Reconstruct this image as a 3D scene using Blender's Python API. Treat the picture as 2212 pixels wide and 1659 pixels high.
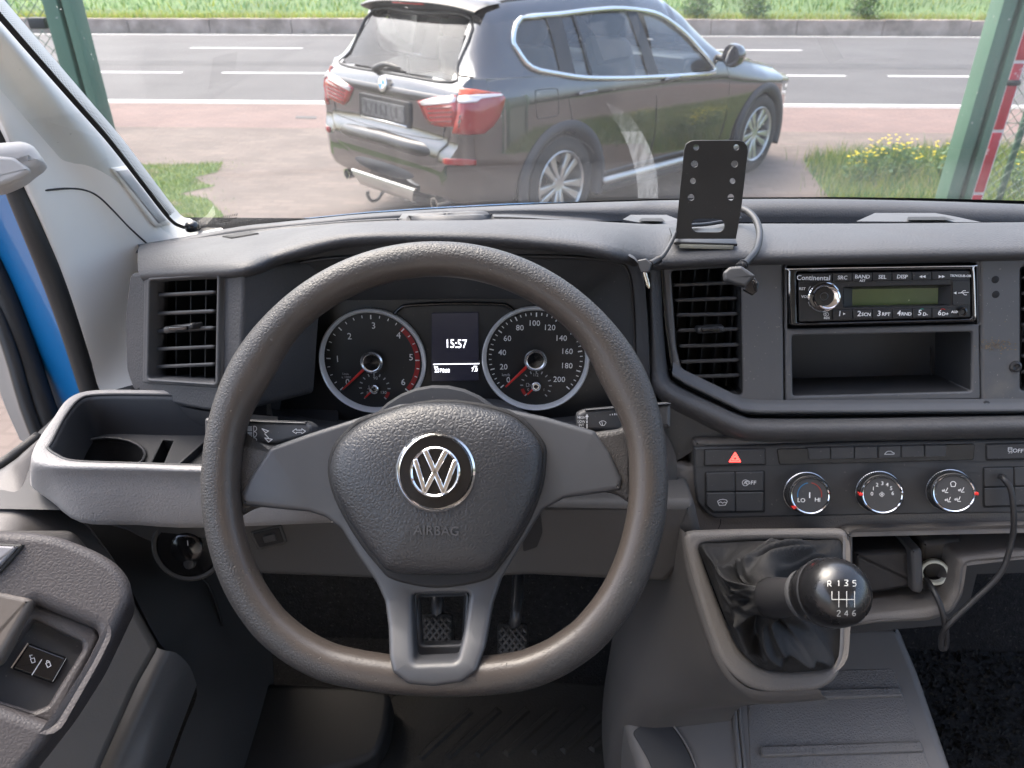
import bpy, bmesh, math, random
import numpy as np
from mathutils import Vector, Matrix
from mathutils.bvhtree import BVHTree
from mathutils.geometry import delaunay_2d_cdt as cdt
for o in list(bpy.data.objects): bpy.data.objects.remove(o)
R = math.radians
SC = bpy.context.scene
COL = SC.collection
random.seed(7)

# ------------------------------------------------------------------ camera
F, CX, CY = 1609.0, 1106.0, 829.5          # lens, measured on a 2212 x 1659 view
PITCH, YAW, CAMZ = R(29.7), R(1.6), 1.95
CAM = Vector((0, 0, CAMZ))
FW = Vector((-math.sin(YAW)*math.cos(PITCH), math.cos(YAW)*math.cos(PITCH), -math.sin(PITCH)))
RT = Vector((math.cos(YAW), math.sin(YAW), 0))
UP = RT.cross(FW)
cd = bpy.data.cameras.new('camera'); cam = bpy.data.objects.new('camera', cd); COL.objects.link(cam)
cam.matrix_world = Matrix.Translation(CAM) @ Matrix((RT, UP, -FW)).transposed().to_4x4()
cd.sensor_width = 36.0; cd.lens = 36.0*F/2212.0; cd.clip_start = 0.02; cd.clip_end = 2000
cd.dof.use_dof = True; cd.dof.focus_distance = 0.74; cd.dof.aperture_fstop = 11.0
SC.camera = cam

# ------------------------------------------------------------------ world, sun, exposure
wd = bpy.data.worlds.new('World'); SC.world = wd; wd.use_nodes = True
nt = wd.node_tree; bg = nt.nodes['Background']
sky = nt.nodes.new('ShaderNodeTexSky'); sky.sky_type = 'NISHITA'; sky.sun_disc = False
SUN_EL, SUN_AZ = R(58), R(-48)             # azimuth measured from +Y towards +X
sky.sun_elevation = SUN_EL; sky.sun_rotation = SUN_AZ
sky.dust_density = 6.0; sky.air_density = 1.0; sky.ozone_density = 1.0; sky.altitude = 50
nt.links.new(sky.outputs[0], bg.inputs[0]); bg.inputs[1].default_value = 0.15
sl = bpy.data.lights.new('sun', 'SUN'); sun = bpy.data.objects.new('sun', sl); COL.objects.link(sun)
sl.energy = 0.6; sl.angle = R(60); sl.color = (1.0, 0.98, 0.96)
sdir = Vector((math.sin(SUN_AZ)*math.cos(SUN_EL), math.cos(SUN_AZ)*math.cos(SUN_EL), math.sin(SUN_EL)))
sun.rotation_euler = sdir.to_track_quat('Z', 'Y').to_euler(); sun.location = (0, 0, 12)
SC.view_settings.view_transform = 'Standard'; SC.view_settings.look = 'None'
SC.view_settings.exposure = 2.25; SC.view_settings.gamma = 1.0
SC.cycles.max_bounces = 6; SC.cycles.diffuse_bounces = 3; SC.cycles.glossy_bounces = 3; SC.cycles.transparent_max_bounces = 10
SC.cycles.use_adaptive_sampling = True; SC.cycles.adaptive_threshold = .015
SC.cycles.use_denoising = True
SC.cycles.caustics_reflective = False; SC.cycles.caustics_refractive = False

# ------------------------------------------------------------------ measuring helpers
def ray(px, py):
    return FW + RT*((px-CX)/F) - UP*((py-CY)/F)
def W(px, py, d):
    return CAM + ray(px, py)*d
def WY(px, py, y):                          # point on the vertical plane at a given distance ahead
    r = ray(px, py); return CAM + r*(y/r.y)
def WX(px, py, x):
    r = ray(px, py); return CAM + r*(x/r.x)
def WZ(px, py, z=0.0):
    r = ray(px, py); return CAM + r*((z-CAMZ)/r.z)
class Plane:
    def __init__(s, o, elev=0, az=0, roll=0):
        s.o = Vector(o); e, a = R(elev), R(az)
        s.n = Vector((math.sin(a)*math.cos(e), -math.cos(a)*math.cos(e), math.sin(e)))
        s.u = Vector((math.cos(a), math.sin(a), 0)); s.v = s.n.cross(s.u)
        if roll:
            m = Matrix.Rotation(R(roll), 3, s.n); s.u = m @ s.u; s.v = m @ s.v
    def at(s, px, py, h=0.0):
        r = ray(px, py); o = s.o + s.n*h
        return CAM + r*((o-CAM).dot(s.n)/r.dot(s.n))
    def uv(s, px, py, h=0.0):
        q = s.at(px, py, h)-s.o; return (q.dot(s.u), q.dot(s.v))
    def pt(s, u, v, h=0.0):
        return s.o + s.u*u + s.v*v + s.n*h
    def sc(s, px, py):                      # metres per pixel there
        return (s.at(px, py)-CAM).dot(FW)/F

# ------------------------------------------------------------------ object helpers
LOC = {}
def thing(name, label, cat, loc=(0, 0, 0), group=None, rotz=0.0):
    o = bpy.data.objects.new(name, None); COL.objects.link(o); o.empty_display_size = .05
    o.location = loc; o.rotation_euler = (0, 0, rotz); o['label'] = label; o['category'] = cat
    if group: o['group'] = group
    LOC[o.name] = Vector(loc); return o
def tag(o, label, cat, group=None):
    o['label'] = label; o['category'] = cat
    if group: o['group'] = group
    return o
def struct(o, kind='structure'):
    o['kind'] = kind; return o
def mk(name, V, Fc, mat, par=None, smooth=True, org=None, flat_from=None):
    off = LOC[par.name] if par is not None else (Vector(org) if org is not None else Vector((0, 0, 0)))
    me = bpy.data.meshes.new(name)
    me.from_pydata([tuple(Vector(v)-off) for v in V], [], Fc)
    if smooth:
        me.polygons.foreach_set('use_smooth', [True if flat_from is None else i < flat_from for i in range(len(me.polygons))])
    me.materials.append(mat); me.update()
    o = bpy.data.objects.new(name, me); COL.objects.link(o)
    if par is not None:
        o.parent = par; LOC[o.name] = LOC[par.name]
    else:
        o.location = off; LOC[o.name] = off
    return o
def sharp(o, ang=35):
    me = o.data; bm = bmesh.new(); bm.from_mesh(me)
    for e in bm.edges:
        e.smooth = not (len(e.link_faces) == 2 and e.calc_face_angle(0) > R(ang))
    bm.to_mesh(me); bm.free(); return o
def normals(o):
    bm = bmesh.new(); bm.from_mesh(o.data); bmesh.ops.recalc_face_normals(bm, faces=bm.faces); bm.to_mesh(o.data); bm.free(); return o

def cr(p, n, closed=False):                 # Catmull-Rom through points (tuples or Vectors), n steps per span
    p = [Vector(q) for q in p]; N = len(p); out = []
    spans = N if closed else N-1
    for i in range(spans):
        if closed: a, b, c, d = p[(i-1) % N], p[i], p[(i+1) % N], p[(i+2) % N]
        else: a, b, c, d = p[max(i-1, 0)], p[i], p[i+1], p[min(i+2, N-1)]
        for k in range(n):
            t = k/n
            out.append(0.5*((2*b)+(c-a)*t+(2*a-5*b+4*c-d)*t*t+(3*b-a-3*c+d)*t**3))
    if not closed: out.append(p[-1].copy())
    return out
def grid_faces(nr, nc, closed_c=False, closed_r=False):
    f = []
    for i in range(nr if closed_r else nr-1):
        for j in range(nc if closed_c else nc-1):
            i2, j2 = (i+1) % nr, (j+1) % nc
            f.append((i*nc+j, i*nc+j2, i2*nc+j2, i2*nc+j))
    return f
def loft(name, rows, mat, par=None, nu=4, nv=4, closed=False, cap=False, smooth=True):
    if nu > 1: rows = [cr(r, nu, closed) for r in rows]
    nc = len(rows[0])
    if nv > 1:
        cols = [cr([r[j] for r in rows], nv) for j in range(nc)]
        rows = [[c[i] for c in cols] for i in range(len(cols[0]))]
    V = [v for r in rows for v in r]; Fc = grid_faces(len(rows), nc, closed)
    if cap:
        Fc.append(tuple(range(nc))[::-1]); Fc.append(tuple((len(rows)-1)*nc+j for j in range(nc)))
    return normals(mk(name, V, Fc, mat, par, smooth))
def tube(name, pts, r, mat, par=None, n=10, sub=4, closed=False, caps=True):
    P = cr(pts, sub, closed) if sub > 1 else [Vector(q) for q in pts]
    rr = r if callable(r) else (lambda t: r)
    V, N = [], len(P); up = Vector((0.13, 0.21, 1)).normalized()
    prev = None
    for i, q in enumerate(P):
        t = (P[(i+1) % N]-P[i-1]) if (closed or 0 < i < N-1) else (P[1]-P[0] if i == 0 else P[-1]-P[-2])
        t.normalize()
        a = (up - t*up.dot(t)) if prev is None else (prev - t*prev.dot(t))
        if a.length < 1e-6: a = t.orthogonal()
        a.normalize(); prev = a; b = t.cross(a); rad = rr(i/max(N-1, 1))
        for k in range(n):
            w = 2*math.pi*k/n; V.append(q+(a*math.cos(w)+b*math.sin(w))*rad)
    Fc = grid_faces(N, n, True, closed)
    if caps and not closed:
        Fc.append(tuple(range(n))[::-1]); Fc.append(tuple((N-1)*n+k for k in range(n)))
    return mk(name, V, Fc, mat, par)
def lathe(name, prof, o, ax, mat, par=None, n=32, up=None, cap=True):   # prof: list of (radius, height along ax)
    ax = Vector(ax).normalized(); a = (Vector(up) if up else ax.orthogonal()); a = (a-ax*a.dot(ax)).normalized(); b = ax.cross(a)
    V = []
    for r, h in prof:
        for k in range(n):
            w = 2*math.pi*k/n; V.append(Vector(o)+ax*h+(a*math.cos(w)+b*math.sin(w))*r)
    Fc = grid_faces(len(prof), n, True)
    if cap and prof[0][0] > 1e-6: Fc.append(tuple(range(n))[::-1])
    if cap and prof[-1][0] > 1e-6: Fc.append(tuple((len(prof)-1)*n+k for k in range(n)))
    return sharp(mk(name, V, Fc, mat, par), 40)
def inside(c, P):
    r = False; j = len(P)-1
    for i in range(len(P)):
        a, b = P[i], P[j]
        if (a[1] > c[1]) != (b[1] > c[1]) and c[0] < (b[0]-a[0])*(c[1]-a[1])/(b[1]-a[1])+a[0]: r = not r
        j = i
    return r
def area2(p):
    return .5*sum(p[i][0]*p[(i+1) % len(p)][1]-p[(i+1) % len(p)][0]*p[i][1] for i in range(len(p)))
def rpoly(p, r, seg=4):                     # round the corners of a 2-D polygon
    out = []; N = len(p)
    for i in range(N):
        a, b, c = Vector(p[i-1]), Vector(p[i]), Vector(p[(i+1) % N])
        l1, l2 = (a-b).length, (c-b).length
        q = min(r, l1*.45, l2*.45)
        p0, p2 = b+(a-b).normalized()*q, b+(c-b).normalized()*q
        if q < 1e-5: out.append(tuple(b)); continue
        for k in range(seg+1):
            t = k/seg; out.append(tuple(p0*(1-t)**2+b*2*t*(1-t)+p2*t*t))
    return out
def offs(p, b):                             # inward offset of a counter-clockwise polygon
    out = []; N = len(p)
    for i in range(N):
        a, c, e = Vector(p[i-1]), Vector(p[i]), Vector(p[(i+1) % N])
        d1, d2 = (c-a), (e-c)
        if d1.length < 1e-9: d1 = d2
        if d2.length < 1e-9: d2 = d1
        d1, d2 = d1.normalized(), d2.normalized()
        n1, n2 = Vector((-d1.y, d1.x)), Vector((-d2.y, d2.x)); m = n1+n2
        if m.length < 1e-6: m = n1
        m.normalize(); out.append(tuple(c+m*(b/max(.5, m.dot(n1)))))
    return out
def slab2(name, fr, outer, h0, h1, mat, par=None, holes=(), bev=0.0, seg=2, warp=None, back=False, hole_through=True):
    """prism on a frame (anything with pt(u,v,h)) with rounded front edges and holes"""
    if area2(outer) < 0: outer = outer[::-1]
    loops = [(outer, 1)]
    for hh in holes: loops.append((hh if area2(hh) > 0 else hh[::-1], -1))
    V, Fc = [], []; front = []; backs = []
    P = (lambda u, v, h: fr.pt(u, v, h)) if warp is None else (lambda u, v, h: fr.pt(u, v, h+warp(u, v)))
    for lp, s in loops:
        rings = [(lp, h0), (lp, h1-bev)]
        if bev > 0:
            for k in range(1, seg+1):
                w = math.pi/2*k/seg; rings.append((offs(lp, s*bev*(1-math.cos(w))), h1-bev+bev*math.sin(w)))
        n = len(lp); b = len(V)
        for L, h in rings: V += [P(x, y, h) for x, y in L]
        for i in range(len(rings)-1):
            for j in range(n):
                q = (b+i*n+j, b+i*n+(j+1) % n, b+(i+1)*n+(j+1) % n, b+(i+1)*n+j)
                Fc.append(q if s > 0 else q[::-1])
        front.append((rings[-1][0], b+(len(rings)-1)*n)); backs.append((lp, b))
    ns = len(Fc)
    def fill(loopset, flip):
        pts, ed, ids = [], [], []
        for L, st in loopset:
            k = len(pts); pts += [Vector(q) for q in L]; ids += [st+i for i in range(len(L))]
            ed += [(k+i, k+(i+1) % len(L)) for i in range(len(L))]
        ov, oe, of, mv, me_, mf = cdt(pts, ed, [], 0, 1e-7)
        for f in of:
            c = sum((ov[i] for i in f), Vector((0, 0)))/3
            if not inside(c, loopset[0][0]) or any(inside(c, L) for L, _ in loopset[1:]): continue
            for i in f:
                if not mv[i]:
                    mv[i] = [len(ids)]; ids.append(len(V)); V.append(P(ov[i].x, ov[i].y, h0 if flip else h1))
            t = [ids[mv[i][0]] for i in f]; p, q, r = (ov[i] for i in f)
            ccw = (q-p).cross(r-p) > 0
            if ccw == flip: t = t[::-1]
            Fc.append(tuple(t))
    if len(front) == 1:
        L, st = front[0]; Fc.append(tuple(st+i for i in range(len(L))))
        if back:
            L, st = backs[0]; Fc.append(tuple(st+i for i in range(len(L)))[::-1])
    else:
        fill(front, False)
        if back: fill(backs, True)
    o = mk(name, V, Fc, mat, par, True, flat_from=ns)
    return sharp(o, 50) if bev <= 0 else o
def slab(name, pl, pts, h0, h1, mat, par=None, r=0, holes=(), bev=0.0, seg=2, hr=None, **k):
    """the same from outlines measured in the photograph, laid on a real plane"""
    m = pl.sc(*pts[0]); q = [pl.uv(x, y, h1) for x, y in pts]
    if r: q = rpoly(q, r*m)
    hs = []
    for hh in holes:
        z = [pl.uv(x, y, h1) for x, y in hh]; hs.append(rpoly(z, (hr if hr is not None else r)*m) if (hr or r) else z)
    return slab2(name, pl, q, h0, h1, mat, par, hs, bev, seg, **k)
def box(name, c, s, mat, par=None, bev=0.004, rotz=0.0, rot=None):
    fr = Plane((0, 0, 0)); c = Vector(c); m = rot if rot is not None else Matrix.Rotation(rotz, 3, 'Z')
    x, y, z = s[0]/2, s[1]/2, s[2]/2; b = min(bev, x*.9, y*.9, z*.9)
    bm = bmesh.new(); bmesh.ops.create_cube(bm, size=1)
    for v in bm.verts: v.co = Vector((v.co.x*s[0], v.co.y*s[1], v.co.z*s[2]))
    if b > 0: bmesh.ops.bevel(bm, geom=bm.edges[:], offset=b, segments=2, affect='EDGES', profile=.5)
    bm.verts.index_update()
    V = [c+m @ v.co for v in bm.verts]; Fc = [tuple(v.index for v in f.verts) for f in bm.faces]; bm.free()
    return sharp(mk(name, V, Fc, mat, par), 25)
def txt(s, pl, px, py, size, mat, par, h=0.0006, name='lettering', ext=0.0002, align='CENTER', rot=0.0, sx=1.0, bold=0.0):
    m = pl.sc(px, py); c = bpy.data.curves.new('t', 'FONT'); c.body = s; c.size = size*m*1.35; c.align_x = align; c.align_y = 'CENTER'
    c.extrude = ext; c.resolution_u = 2; c.offset = bold*m
    t = bpy.data.objects.new('t', c); COL.objects.link(t)
    me = bpy.data.meshes.new_from_object(t.evaluated_get(bpy.context.evaluated_depsgraph_get()))
    u0, v0 = pl.uv(px, py, h); cs, sn = math.cos(rot), math.sin(rot)
    V = []
    for v in me.vertices:
        x, y = v.co.x*sx, v.co.y; V.append(pl.pt(u0+x*cs-y*sn, v0+x*sn+y*cs, h+v.co.z))
    Fc = [tuple(p.vertices) for p in me.polygons]
    bpy.data.objects.remove(t); bpy.data.curves.remove(c); bpy.data.meshes.remove(me)
    return mk(name, V, Fc, mat, par, False)
def strokes(name, pl, segs, w, mat, par, h=0.0006):     # flat print: list of pixel polylines drawn w pixels wide
    V, Fc = [], []
    for sg in segs:
        for (a, b) in zip(sg[:-1], sg[1:]):
            A, B = Vector(pl.uv(*a, h)), Vector(pl.uv(*b, h)); m = pl.sc(*a)*w/2
            d = (B-A)
            if d.length < 1e-7: continue
            d.normalize(); n = Vector((-d.y, d.x))*m; e = d*m*.6; k = len(V)
            V += [pl.pt(*(A-n-e), h), pl.pt(*(B-n+e), h), pl.pt(*(B+n+e), h), pl.pt(*(A+n-e), h)]; Fc.append((k, k+1, k+2, k+3))
    return mk(name, V, Fc, mat, par, False)
def arc(cx, cy, r, a0, a1, n=14, ry=None):              # pixel arc, degrees, 0 = right, 90 = up
    return [(cx+r*math.cos(R(a0+(a1-a0)*i/n)), cy-(ry or r)*math.sin(R(a0+(a1-a0)*i/n))) for i in range(n+1)]
def dome(name, fr, loop, c, prof, mat, par):            # loop in (u,v); prof: (scale, height)
    V = []; n = len(loop)
    for s, h in prof:
        for x, y in loop: V.append(fr.pt(c[0]+(x-c[0])*s, c[1]+(y-c[1])*s, h))
    Fc = grid_faces(len(prof), n, True)
    Fc.append(tuple((len(prof)-1)*n+k for k in range(n)))
    return normals(mk(name, V, Fc, mat, par))

# ------------------------------------------------------------------ materials
def M(name, col, rough=.5, metal=0., spec=.5, coat=0., var=0., vs=6., grain=None, noise=None, speck=None, tint=None, sheen=0., emit=None, rv=0.):
    m = bpy.data.materials.new(name); m.use_nodes = True; t = m.node_tree; N, L = t.nodes, t.links
    b = N['Principled BSDF']; c4 = (*col, 1)
    b.inputs['Base Color'].default_value = c4; b.inputs['Roughness'].default_value = rough; b.inputs['Metallic'].default_value = metal
    b.inputs['Specular IOR Level'].default_value = spec; b.inputs['Coat Weight'].default_value = coat; b.inputs['Coat Roughness'].default_value = .03
    if sheen: b.inputs['Sheen Weight'].default_value = sheen
    if emit:
        b.inputs['Emission Color'].default_value = (*emit[:3], 1); b.inputs['Emission Strength'].default_value = emit[3]
    tc = N.new('ShaderNodeTexCoord')
    def nz(scale, det=4., rough_=.55):
        n = N.new('ShaderNodeTexNoise'); n.inputs['Scale'].default_value = scale; n.inputs['Detail'].default_value = det; n.inputs['Roughness'].default_value = rough_
        L.new(tc.outputs['Object'], n.inputs['Vector']); return n
    def ramp(src, a, bb, lo=0., hi=1.):
        r = N.new('ShaderNodeMapRange'); r.inputs[1].default_value = a; r.inputs[2].default_value = bb; r.inputs[3].default_value = lo; r.inputs[4].default_value = hi
        L.new(src, r.inputs[0]); return r.outputs[0]
    def mix(fac, A, B):
        x = N.new('ShaderNodeMix'); x.data_type = 'RGBA'
        if hasattr(fac, 'name'): L.new(fac, x.inputs[0])
        else: x.inputs[0].default_value = fac
        for s, q in ((6, A), (7, B)):
            if isinstance(q, tuple): x.inputs[s].default_value = q
            else: L.new(q, x.inputs[s])
        return x.outputs[2]
    cur = c4
    if var:
        n = nz(vs); f = ramp(n.outputs['Fac'], .3, .7)
        cur = mix(f, tuple(q*(1-var) for q in col)+(1,), tuple(min(1, q*(1+var)) for q in col)+(1,))
    if tint:                                            # (colour, scale, lo, hi): patches of another colour, wear and stains
        n = nz(tint[1], 5., .6); f = ramp(n.outputs['Fac'], tint[2], tint[3]); cur = mix(f, cur, (*tint[0], 1))
    if speck:                                           # (colour, scale, threshold): dust
        n = nz(speck[1], 2., .5); f = ramp(n.outputs['Fac'], speck[2], speck[2]+.03); cur = mix(f, cur, (*speck[0], 1))
    if not isinstance(cur, tuple): L.new(cur, b.inputs['Base Color'])
    if rv:
        n = nz(vs*1.7, 5.); L.new(ramp(n.outputs['Fac'], .3, .7, max(0.02, rough-rv), min(1, rough+rv)), b.inputs['Roughness'])
    nrm = None
    if grain:                                           # (cells per metre, strength, distance)
        v = N.new('ShaderNodeTexVoronoi'); v.feature = 'DISTANCE_TO_EDGE'; v.inputs['Scale'].default_value = grain[0]
        n = nz(grain[0]*.35, 2.)
        ad = N.new('ShaderNodeMixRGB'); ad.blend_type = 'ADD'; ad.inputs[0].default_value = .35/grain[0]
        L.new(tc.outputs['Object'], ad.inputs[1]); L.new(n.outputs['Color'], ad.inputs[2]); L.new(ad.outputs[0], v.inputs['Vector'])
        gm = N.new('ShaderNodeMapRange'); gm.interpolation_type = 'SMOOTHSTEP'; gm.inputs[1].default_value = 0; gm.inputs[2].default_value = .32; L.new(v.outputs['Distance'], gm.inputs[0])
        bp = N.new('ShaderNodeBump'); bp.inputs['Strength'].default_value = grain[1]; bp.inputs['Distance'].default_value = grain[2]
        L.new(gm.outputs[0], bp.inputs['Height']); nrm = bp.outputs[0]
    if noise:                                           # (scale, strength, distance)
        n = nz(noise[0], 4.); bp = N.new('ShaderNodeBump'); bp.inputs['Strength'].default_value = noise[1]; bp.inputs['Distance'].default_value = noise[2]
        L.new(n.outputs['Fac'], bp.inputs['Height'])
        if nrm is not None: L.new(nrm, bp.inputs['Normal'])
        nrm = bp.outputs[0]
    if nrm is not None: L.new(nrm, b.inputs['Normal'])
    return m
def glass(name, tint=(.9, .95, .94), refl=1.0, dirt=0.0, dirt_col=(.55, .56, .57), fn=None):
    m = bpy.data.materials.new(name); m.use_nodes = True; t = m.node_tree; N, L = t.nodes, t.links
    N.remove(N['Principled BSDF']); out = N['Material Output']
    tr = N.new('ShaderNodeBsdfTransparent'); tr.inputs[0].default_value = (*tint, 1)
    gl = N.new('ShaderNodeBsdfGlossy'); gl.inputs['Roughness'].default_value = .015
    fr = N.new('ShaderNodeFresnel'); fr.inputs[0].default_value = 1.5
    mu = N.new('ShaderNodeMath'); mu.operation = 'MULTIPLY'; mu.inputs[1].default_value = refl; L.new(fr.outputs[0], mu.inputs[0])
    mx = N.new('ShaderNodeMixShader'); L.new(mu.outputs[0], mx.inputs[0]); L.new(tr.outputs[0], mx.inputs[1]); L.new(gl.outputs[0], mx.inputs[2])
    res = mx.outputs[0]
    if dirt or fn:
        df = N.new('ShaderNodeBsdfDiffuse'); df.inputs[0].default_value = (*dirt_col, 1)
        tl = N.new('ShaderNodeBsdfTranslucent'); tl.inputs[0].default_value = (*dirt_col, 1)
        dm = N.new('ShaderNodeMixShader'); dm.inputs[0].default_value = .5; L.new(df.outputs[0], dm.inputs[1]); L.new(tl.outputs[0], dm.inputs[2])
        m2 = N.new('ShaderNodeMixShader'); L.new(res, m2.inputs[1]); L.new(dm.outputs[0], m2.inputs[2])
        if fn: L.new(fn(N, L), m2.inputs[0])
        else: m2.inputs[0].default_value = dirt
        res = m2.outputs[0]
    L.new(res, out.inputs[0]); return m
# ================================================================== OUTSIDE: ground, road, verge
m_asph = M('asphalt', (.066, .0625, .0625), .85, var=.10, vs=.7, noise=(160, .4, .004), tint=((.080, .077, .076), .35, .45, .7))
m_pave = M('pavement', (.150, .120, .103), .9, var=.16, vs=1.3, noise=(90, .3, .004), tint=((.115, .093, .080), .8, .5, .75))
m_pink = M('cycle_path', (.178, .122, .107), .9, var=.10, vs=1.1, noise=(120, .3, .003))
m_line = M('road_paint', (.55, .54, .525), .7, var=.08, vs=5, tint=((.45, .44, .43), 3.5, .62, .75))
m_earth = M('earth', (.10, .075, .05), .95, var=.3, vs=2)
m_turf = M('turf', (.075, .12, .03), .95, var=.35, vs=2.5, noise=(40, .6, .03))
m_field = M('field', (.085, .14, .045), .95, var=.3, vs=.5, noise=(12, .6, .1))
def paved(m, w, h, mort, k, rot=.05):               # clay pavers: joints and brick-to-brick colour on the flat paving
    t = m.node_tree; N, L = t.nodes, t.links; b = N['Principled BSDF']; old = b.inputs['Base Color'].links[0].from_socket
    tc = N.new('ShaderNodeTexCoord'); mp = N.new('ShaderNodeMapping'); mp.inputs['Rotation'].default_value = (0, 0, rot); L.new(tc.outputs['Object'], mp.inputs[0])
    br = N.new('ShaderNodeTexBrick'); br.inputs['Scale'].default_value = 1; br.inputs['Brick Width'].default_value = w; br.inputs['Row Height'].default_value = h; br.inputs['Mortar Size'].default_value = mort
    br.inputs['Color1'].default_value = (1-k, 1-k, 1-k, 1); br.inputs['Color2'].default_value = (1, .97, .95, 1); br.inputs['Mortar'].default_value = (.80, .78, .77, 1); L.new(mp.outputs[0], br.inputs['Vector'])
    mx = N.new('ShaderNodeMixRGB'); mx.blend_type = 'MULTIPLY'; mx.inputs[0].default_value = 1; L.new(old, mx.inputs[1]); L.new(br.outputs['Color'], mx.inputs[2])
    n2 = N.new('ShaderNodeTexNoise'); n2.inputs['Scale'].default_value = .45; n2.inputs['Detail'].default_value = 7; n2.inputs['Roughness'].default_value = .65; L.new(tc.outputs['Object'], n2.inputs['Vector'])
    r = N.new('ShaderNodeMapRange'); r.inputs[1].default_value = .35; r.inputs[2].default_value = .7; r.inputs[3].default_value = .87; r.inputs[4].default_value = 1.06; L.new(n2.outputs['Fac'], r.inputs[0])
    m3 = N.new('ShaderNodeMixRGB'); m3.blend_type = 'MULTIPLY'; m3.inputs[0].default_value = 1; L.new(mx.outputs[0], m3.inputs[1]); L.new(r.outputs[0], m3.inputs[2]); L.new(m3.outputs[0], b.inputs['Base Color'])
paved(m_pave, .22, .11, .012, .22); paved(m_pink, .22, .11, .010, .12)
def ROADPT():
    A, B = WZ(220, 219), WZ(2080, 231); e1 = (B-A).normalized(); e2 = Vector((-e1.y, e1.x, 0)); return WZ(1106, 225), e1, e2
RO, E1, E2 = ROADPT()
def st(px, py):
    q = WZ(px, py)-RO; return q.dot(E1), q.dot(E2)
def rp(s, t, z=0.0):
    q = RO+E1*s+E2*t; return Vector((q.x, q.y, z))
def sheet(name, s0, s1, t0, t1, z, mat, par=None):
    return mk(name, [rp(s0, t0, z), rp(s1, t0, z), rp(s1, t1, z), rp(s0, t1, z)], [(0, 1, 2, 3)], mat, par, False)
T_D1, T_D2, T_FAR = st(1106, 160)[1], st(1106, 106)[1], st(1106, 77)[1]
T_PINK = st(1106, 281)[1]
g = struct(sheet('ground', -900, 900, -500, 900, -.03, m_field))
struct(sheet('pavement', -160, 160, -160, T_PINK, 0.0, m_pave))
struct(sheet('cycle_path', -60, 60, T_PINK+.01, -.14, 0.0, m_pink))
# gutter strip and road
struct(sheet('gutter', -90, 90, -.13, -.03, .002, M('gutter_stone', (.30, .29, .28), .85, var=.15, vs=4)))
road = struct(sheet('road', -90, 90, -.03, T_FAR+.35, -.004, m_asph))
sheet('edge_line', -90, 90, .06, .20, .0, m_line, road)
sheet('far_edge_line', -90, 90, T_FAR-.08, T_FAR+.10, .0, m_line, road)
a, b = st(400, 154.5)[0], st(485, 155)[0]; gap = b-a; per = (st(1830, 165)[0]-a)/4
for k in range(-4, 9): sheet('lane_dash', b+k*per, b+k*per+per-gap, T_D1-.075, T_D1+.075, .0, m_line, road)
a, b = st(428, 99)[0], st(662, 101)[0]; per = st(1745, 113)[0]-b
for k in range(-2, 4): sheet('lane_dash', a+k*per, b+k*per, T_D2-.08, T_D2+.08, .0, m_line, road)
# darker repaired strip down the middle of the road
mk('tar_strip', [rp(-80, T_D1+1.15, 0), rp(80, T_D1+1.15, 0), rp(80, T_D1+1.9, 0), rp(-80, T_D1+1.9, 0)], [(0, 1, 2, 3)],
   M('tar', (.053, .051, .051), .85, var=.2, vs=1.2), road, False)
dq = [WZ(*p) for p in ((640, 251), (684, 252), (683, 257), (638, 256))]
tag(mk('drain_cover', [p+Vector((0, 0, .006)) for p in dq]+[p-Vector((0, 0, .02)) for p in dq], [(0, 1, 2, 3)]+[(i, 4+i, 4+(i+1) % 4, (i+1) % 4) for i in range(4)], M('cast_iron', (.05, .047, .045), .7, var=.4, vs=30), None, False, org=dq[0]), 'dark narrow drain cover set in the pink cycle path', 'drain cover')
# low concrete edging at the far side
m_conc = M('concrete_edging', (.40, .325, .275), .9, var=.25, vs=2.2, noise=(30, .4, .01), tint=((.22, .18, .145), 1.2, .5, .7))
wall_h = .40; wt = T_FAR+.45
kb = thing('concrete_edging', 'long low brown concrete edging along the far side of the road', 'edging', rp(0, wt))
for k in range(-16, 17):
    s0 = k*2.5+.4; z1 = wall_h+random.uniform(-.012, .012)
    V = [rp(s0+.01, wt, -.05), rp(s0+2.49, wt, -.05), rp(s0+2.49, wt+.02, z1), rp(s0+.01, wt+.02, z1),
         rp(s0+.01, wt+.28, -.05), rp(s0+2.49, wt+.28, -.05), rp(s0+2.49, wt+.26, z1), rp(s0+.01, wt+.26, z1)]
    mk('block', V, [(0, 1, 2, 3), (3, 2, 6, 7), (0, 3, 7, 4), (1, 5, 6, 2)], m_conc, kb, False)
# bank behind it
rows = []
for t, z in ((.2, wall_h-.06), (1.2, wall_h+.02), (3, wall_h+.15), (8, wall_h+.35), (20, .9), (60, 1.2), (300, 1.3)):
    rows.append([rp(s, wt+t, z+random.uniform(-.03, .03)) for s in range(-120, 121, 20)])
struct(loft('grass_bank', rows, m_field, None, 2, 2))

def blades(name, spots, hmin, hmax, wid, cols, par=None, lean=.35, org=None):
    V, Fc, mi = [], [], []
    for p in spots:
        h = random.uniform(hmin, hmax); a = random.uniform(0, 6.283); w = wid*random.uniform(.6, 1.3)
        d = Vector((math.cos(a), math.sin(a), 0)); l = Vector((random.gauss(0, lean), random.gauss(0, lean), 0))*h
        k = len(V); m1 = p+Vector((0, 0, h*.55))+l*.35; tip = p+Vector((0, 0, h))+l
        V += [p-d*w/2, p+d*w/2, m1+d*w*.35, m1-d*w*.35, tip]; Fc += [(k, k+1, k+2, k+3), (k+3, k+2, k+4)]
        c = random.choices(range(len(cols)), [1.0/(i+1)**.6 for i in range(len(cols))])[0]; mi += [c, c]
    o = mk(name, V, Fc, cols[0], par, False, org)
    for c in cols[1:]: o.data.materials.append(c)
    o.data.polygons.foreach_set('material_index', mi); return o
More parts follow.
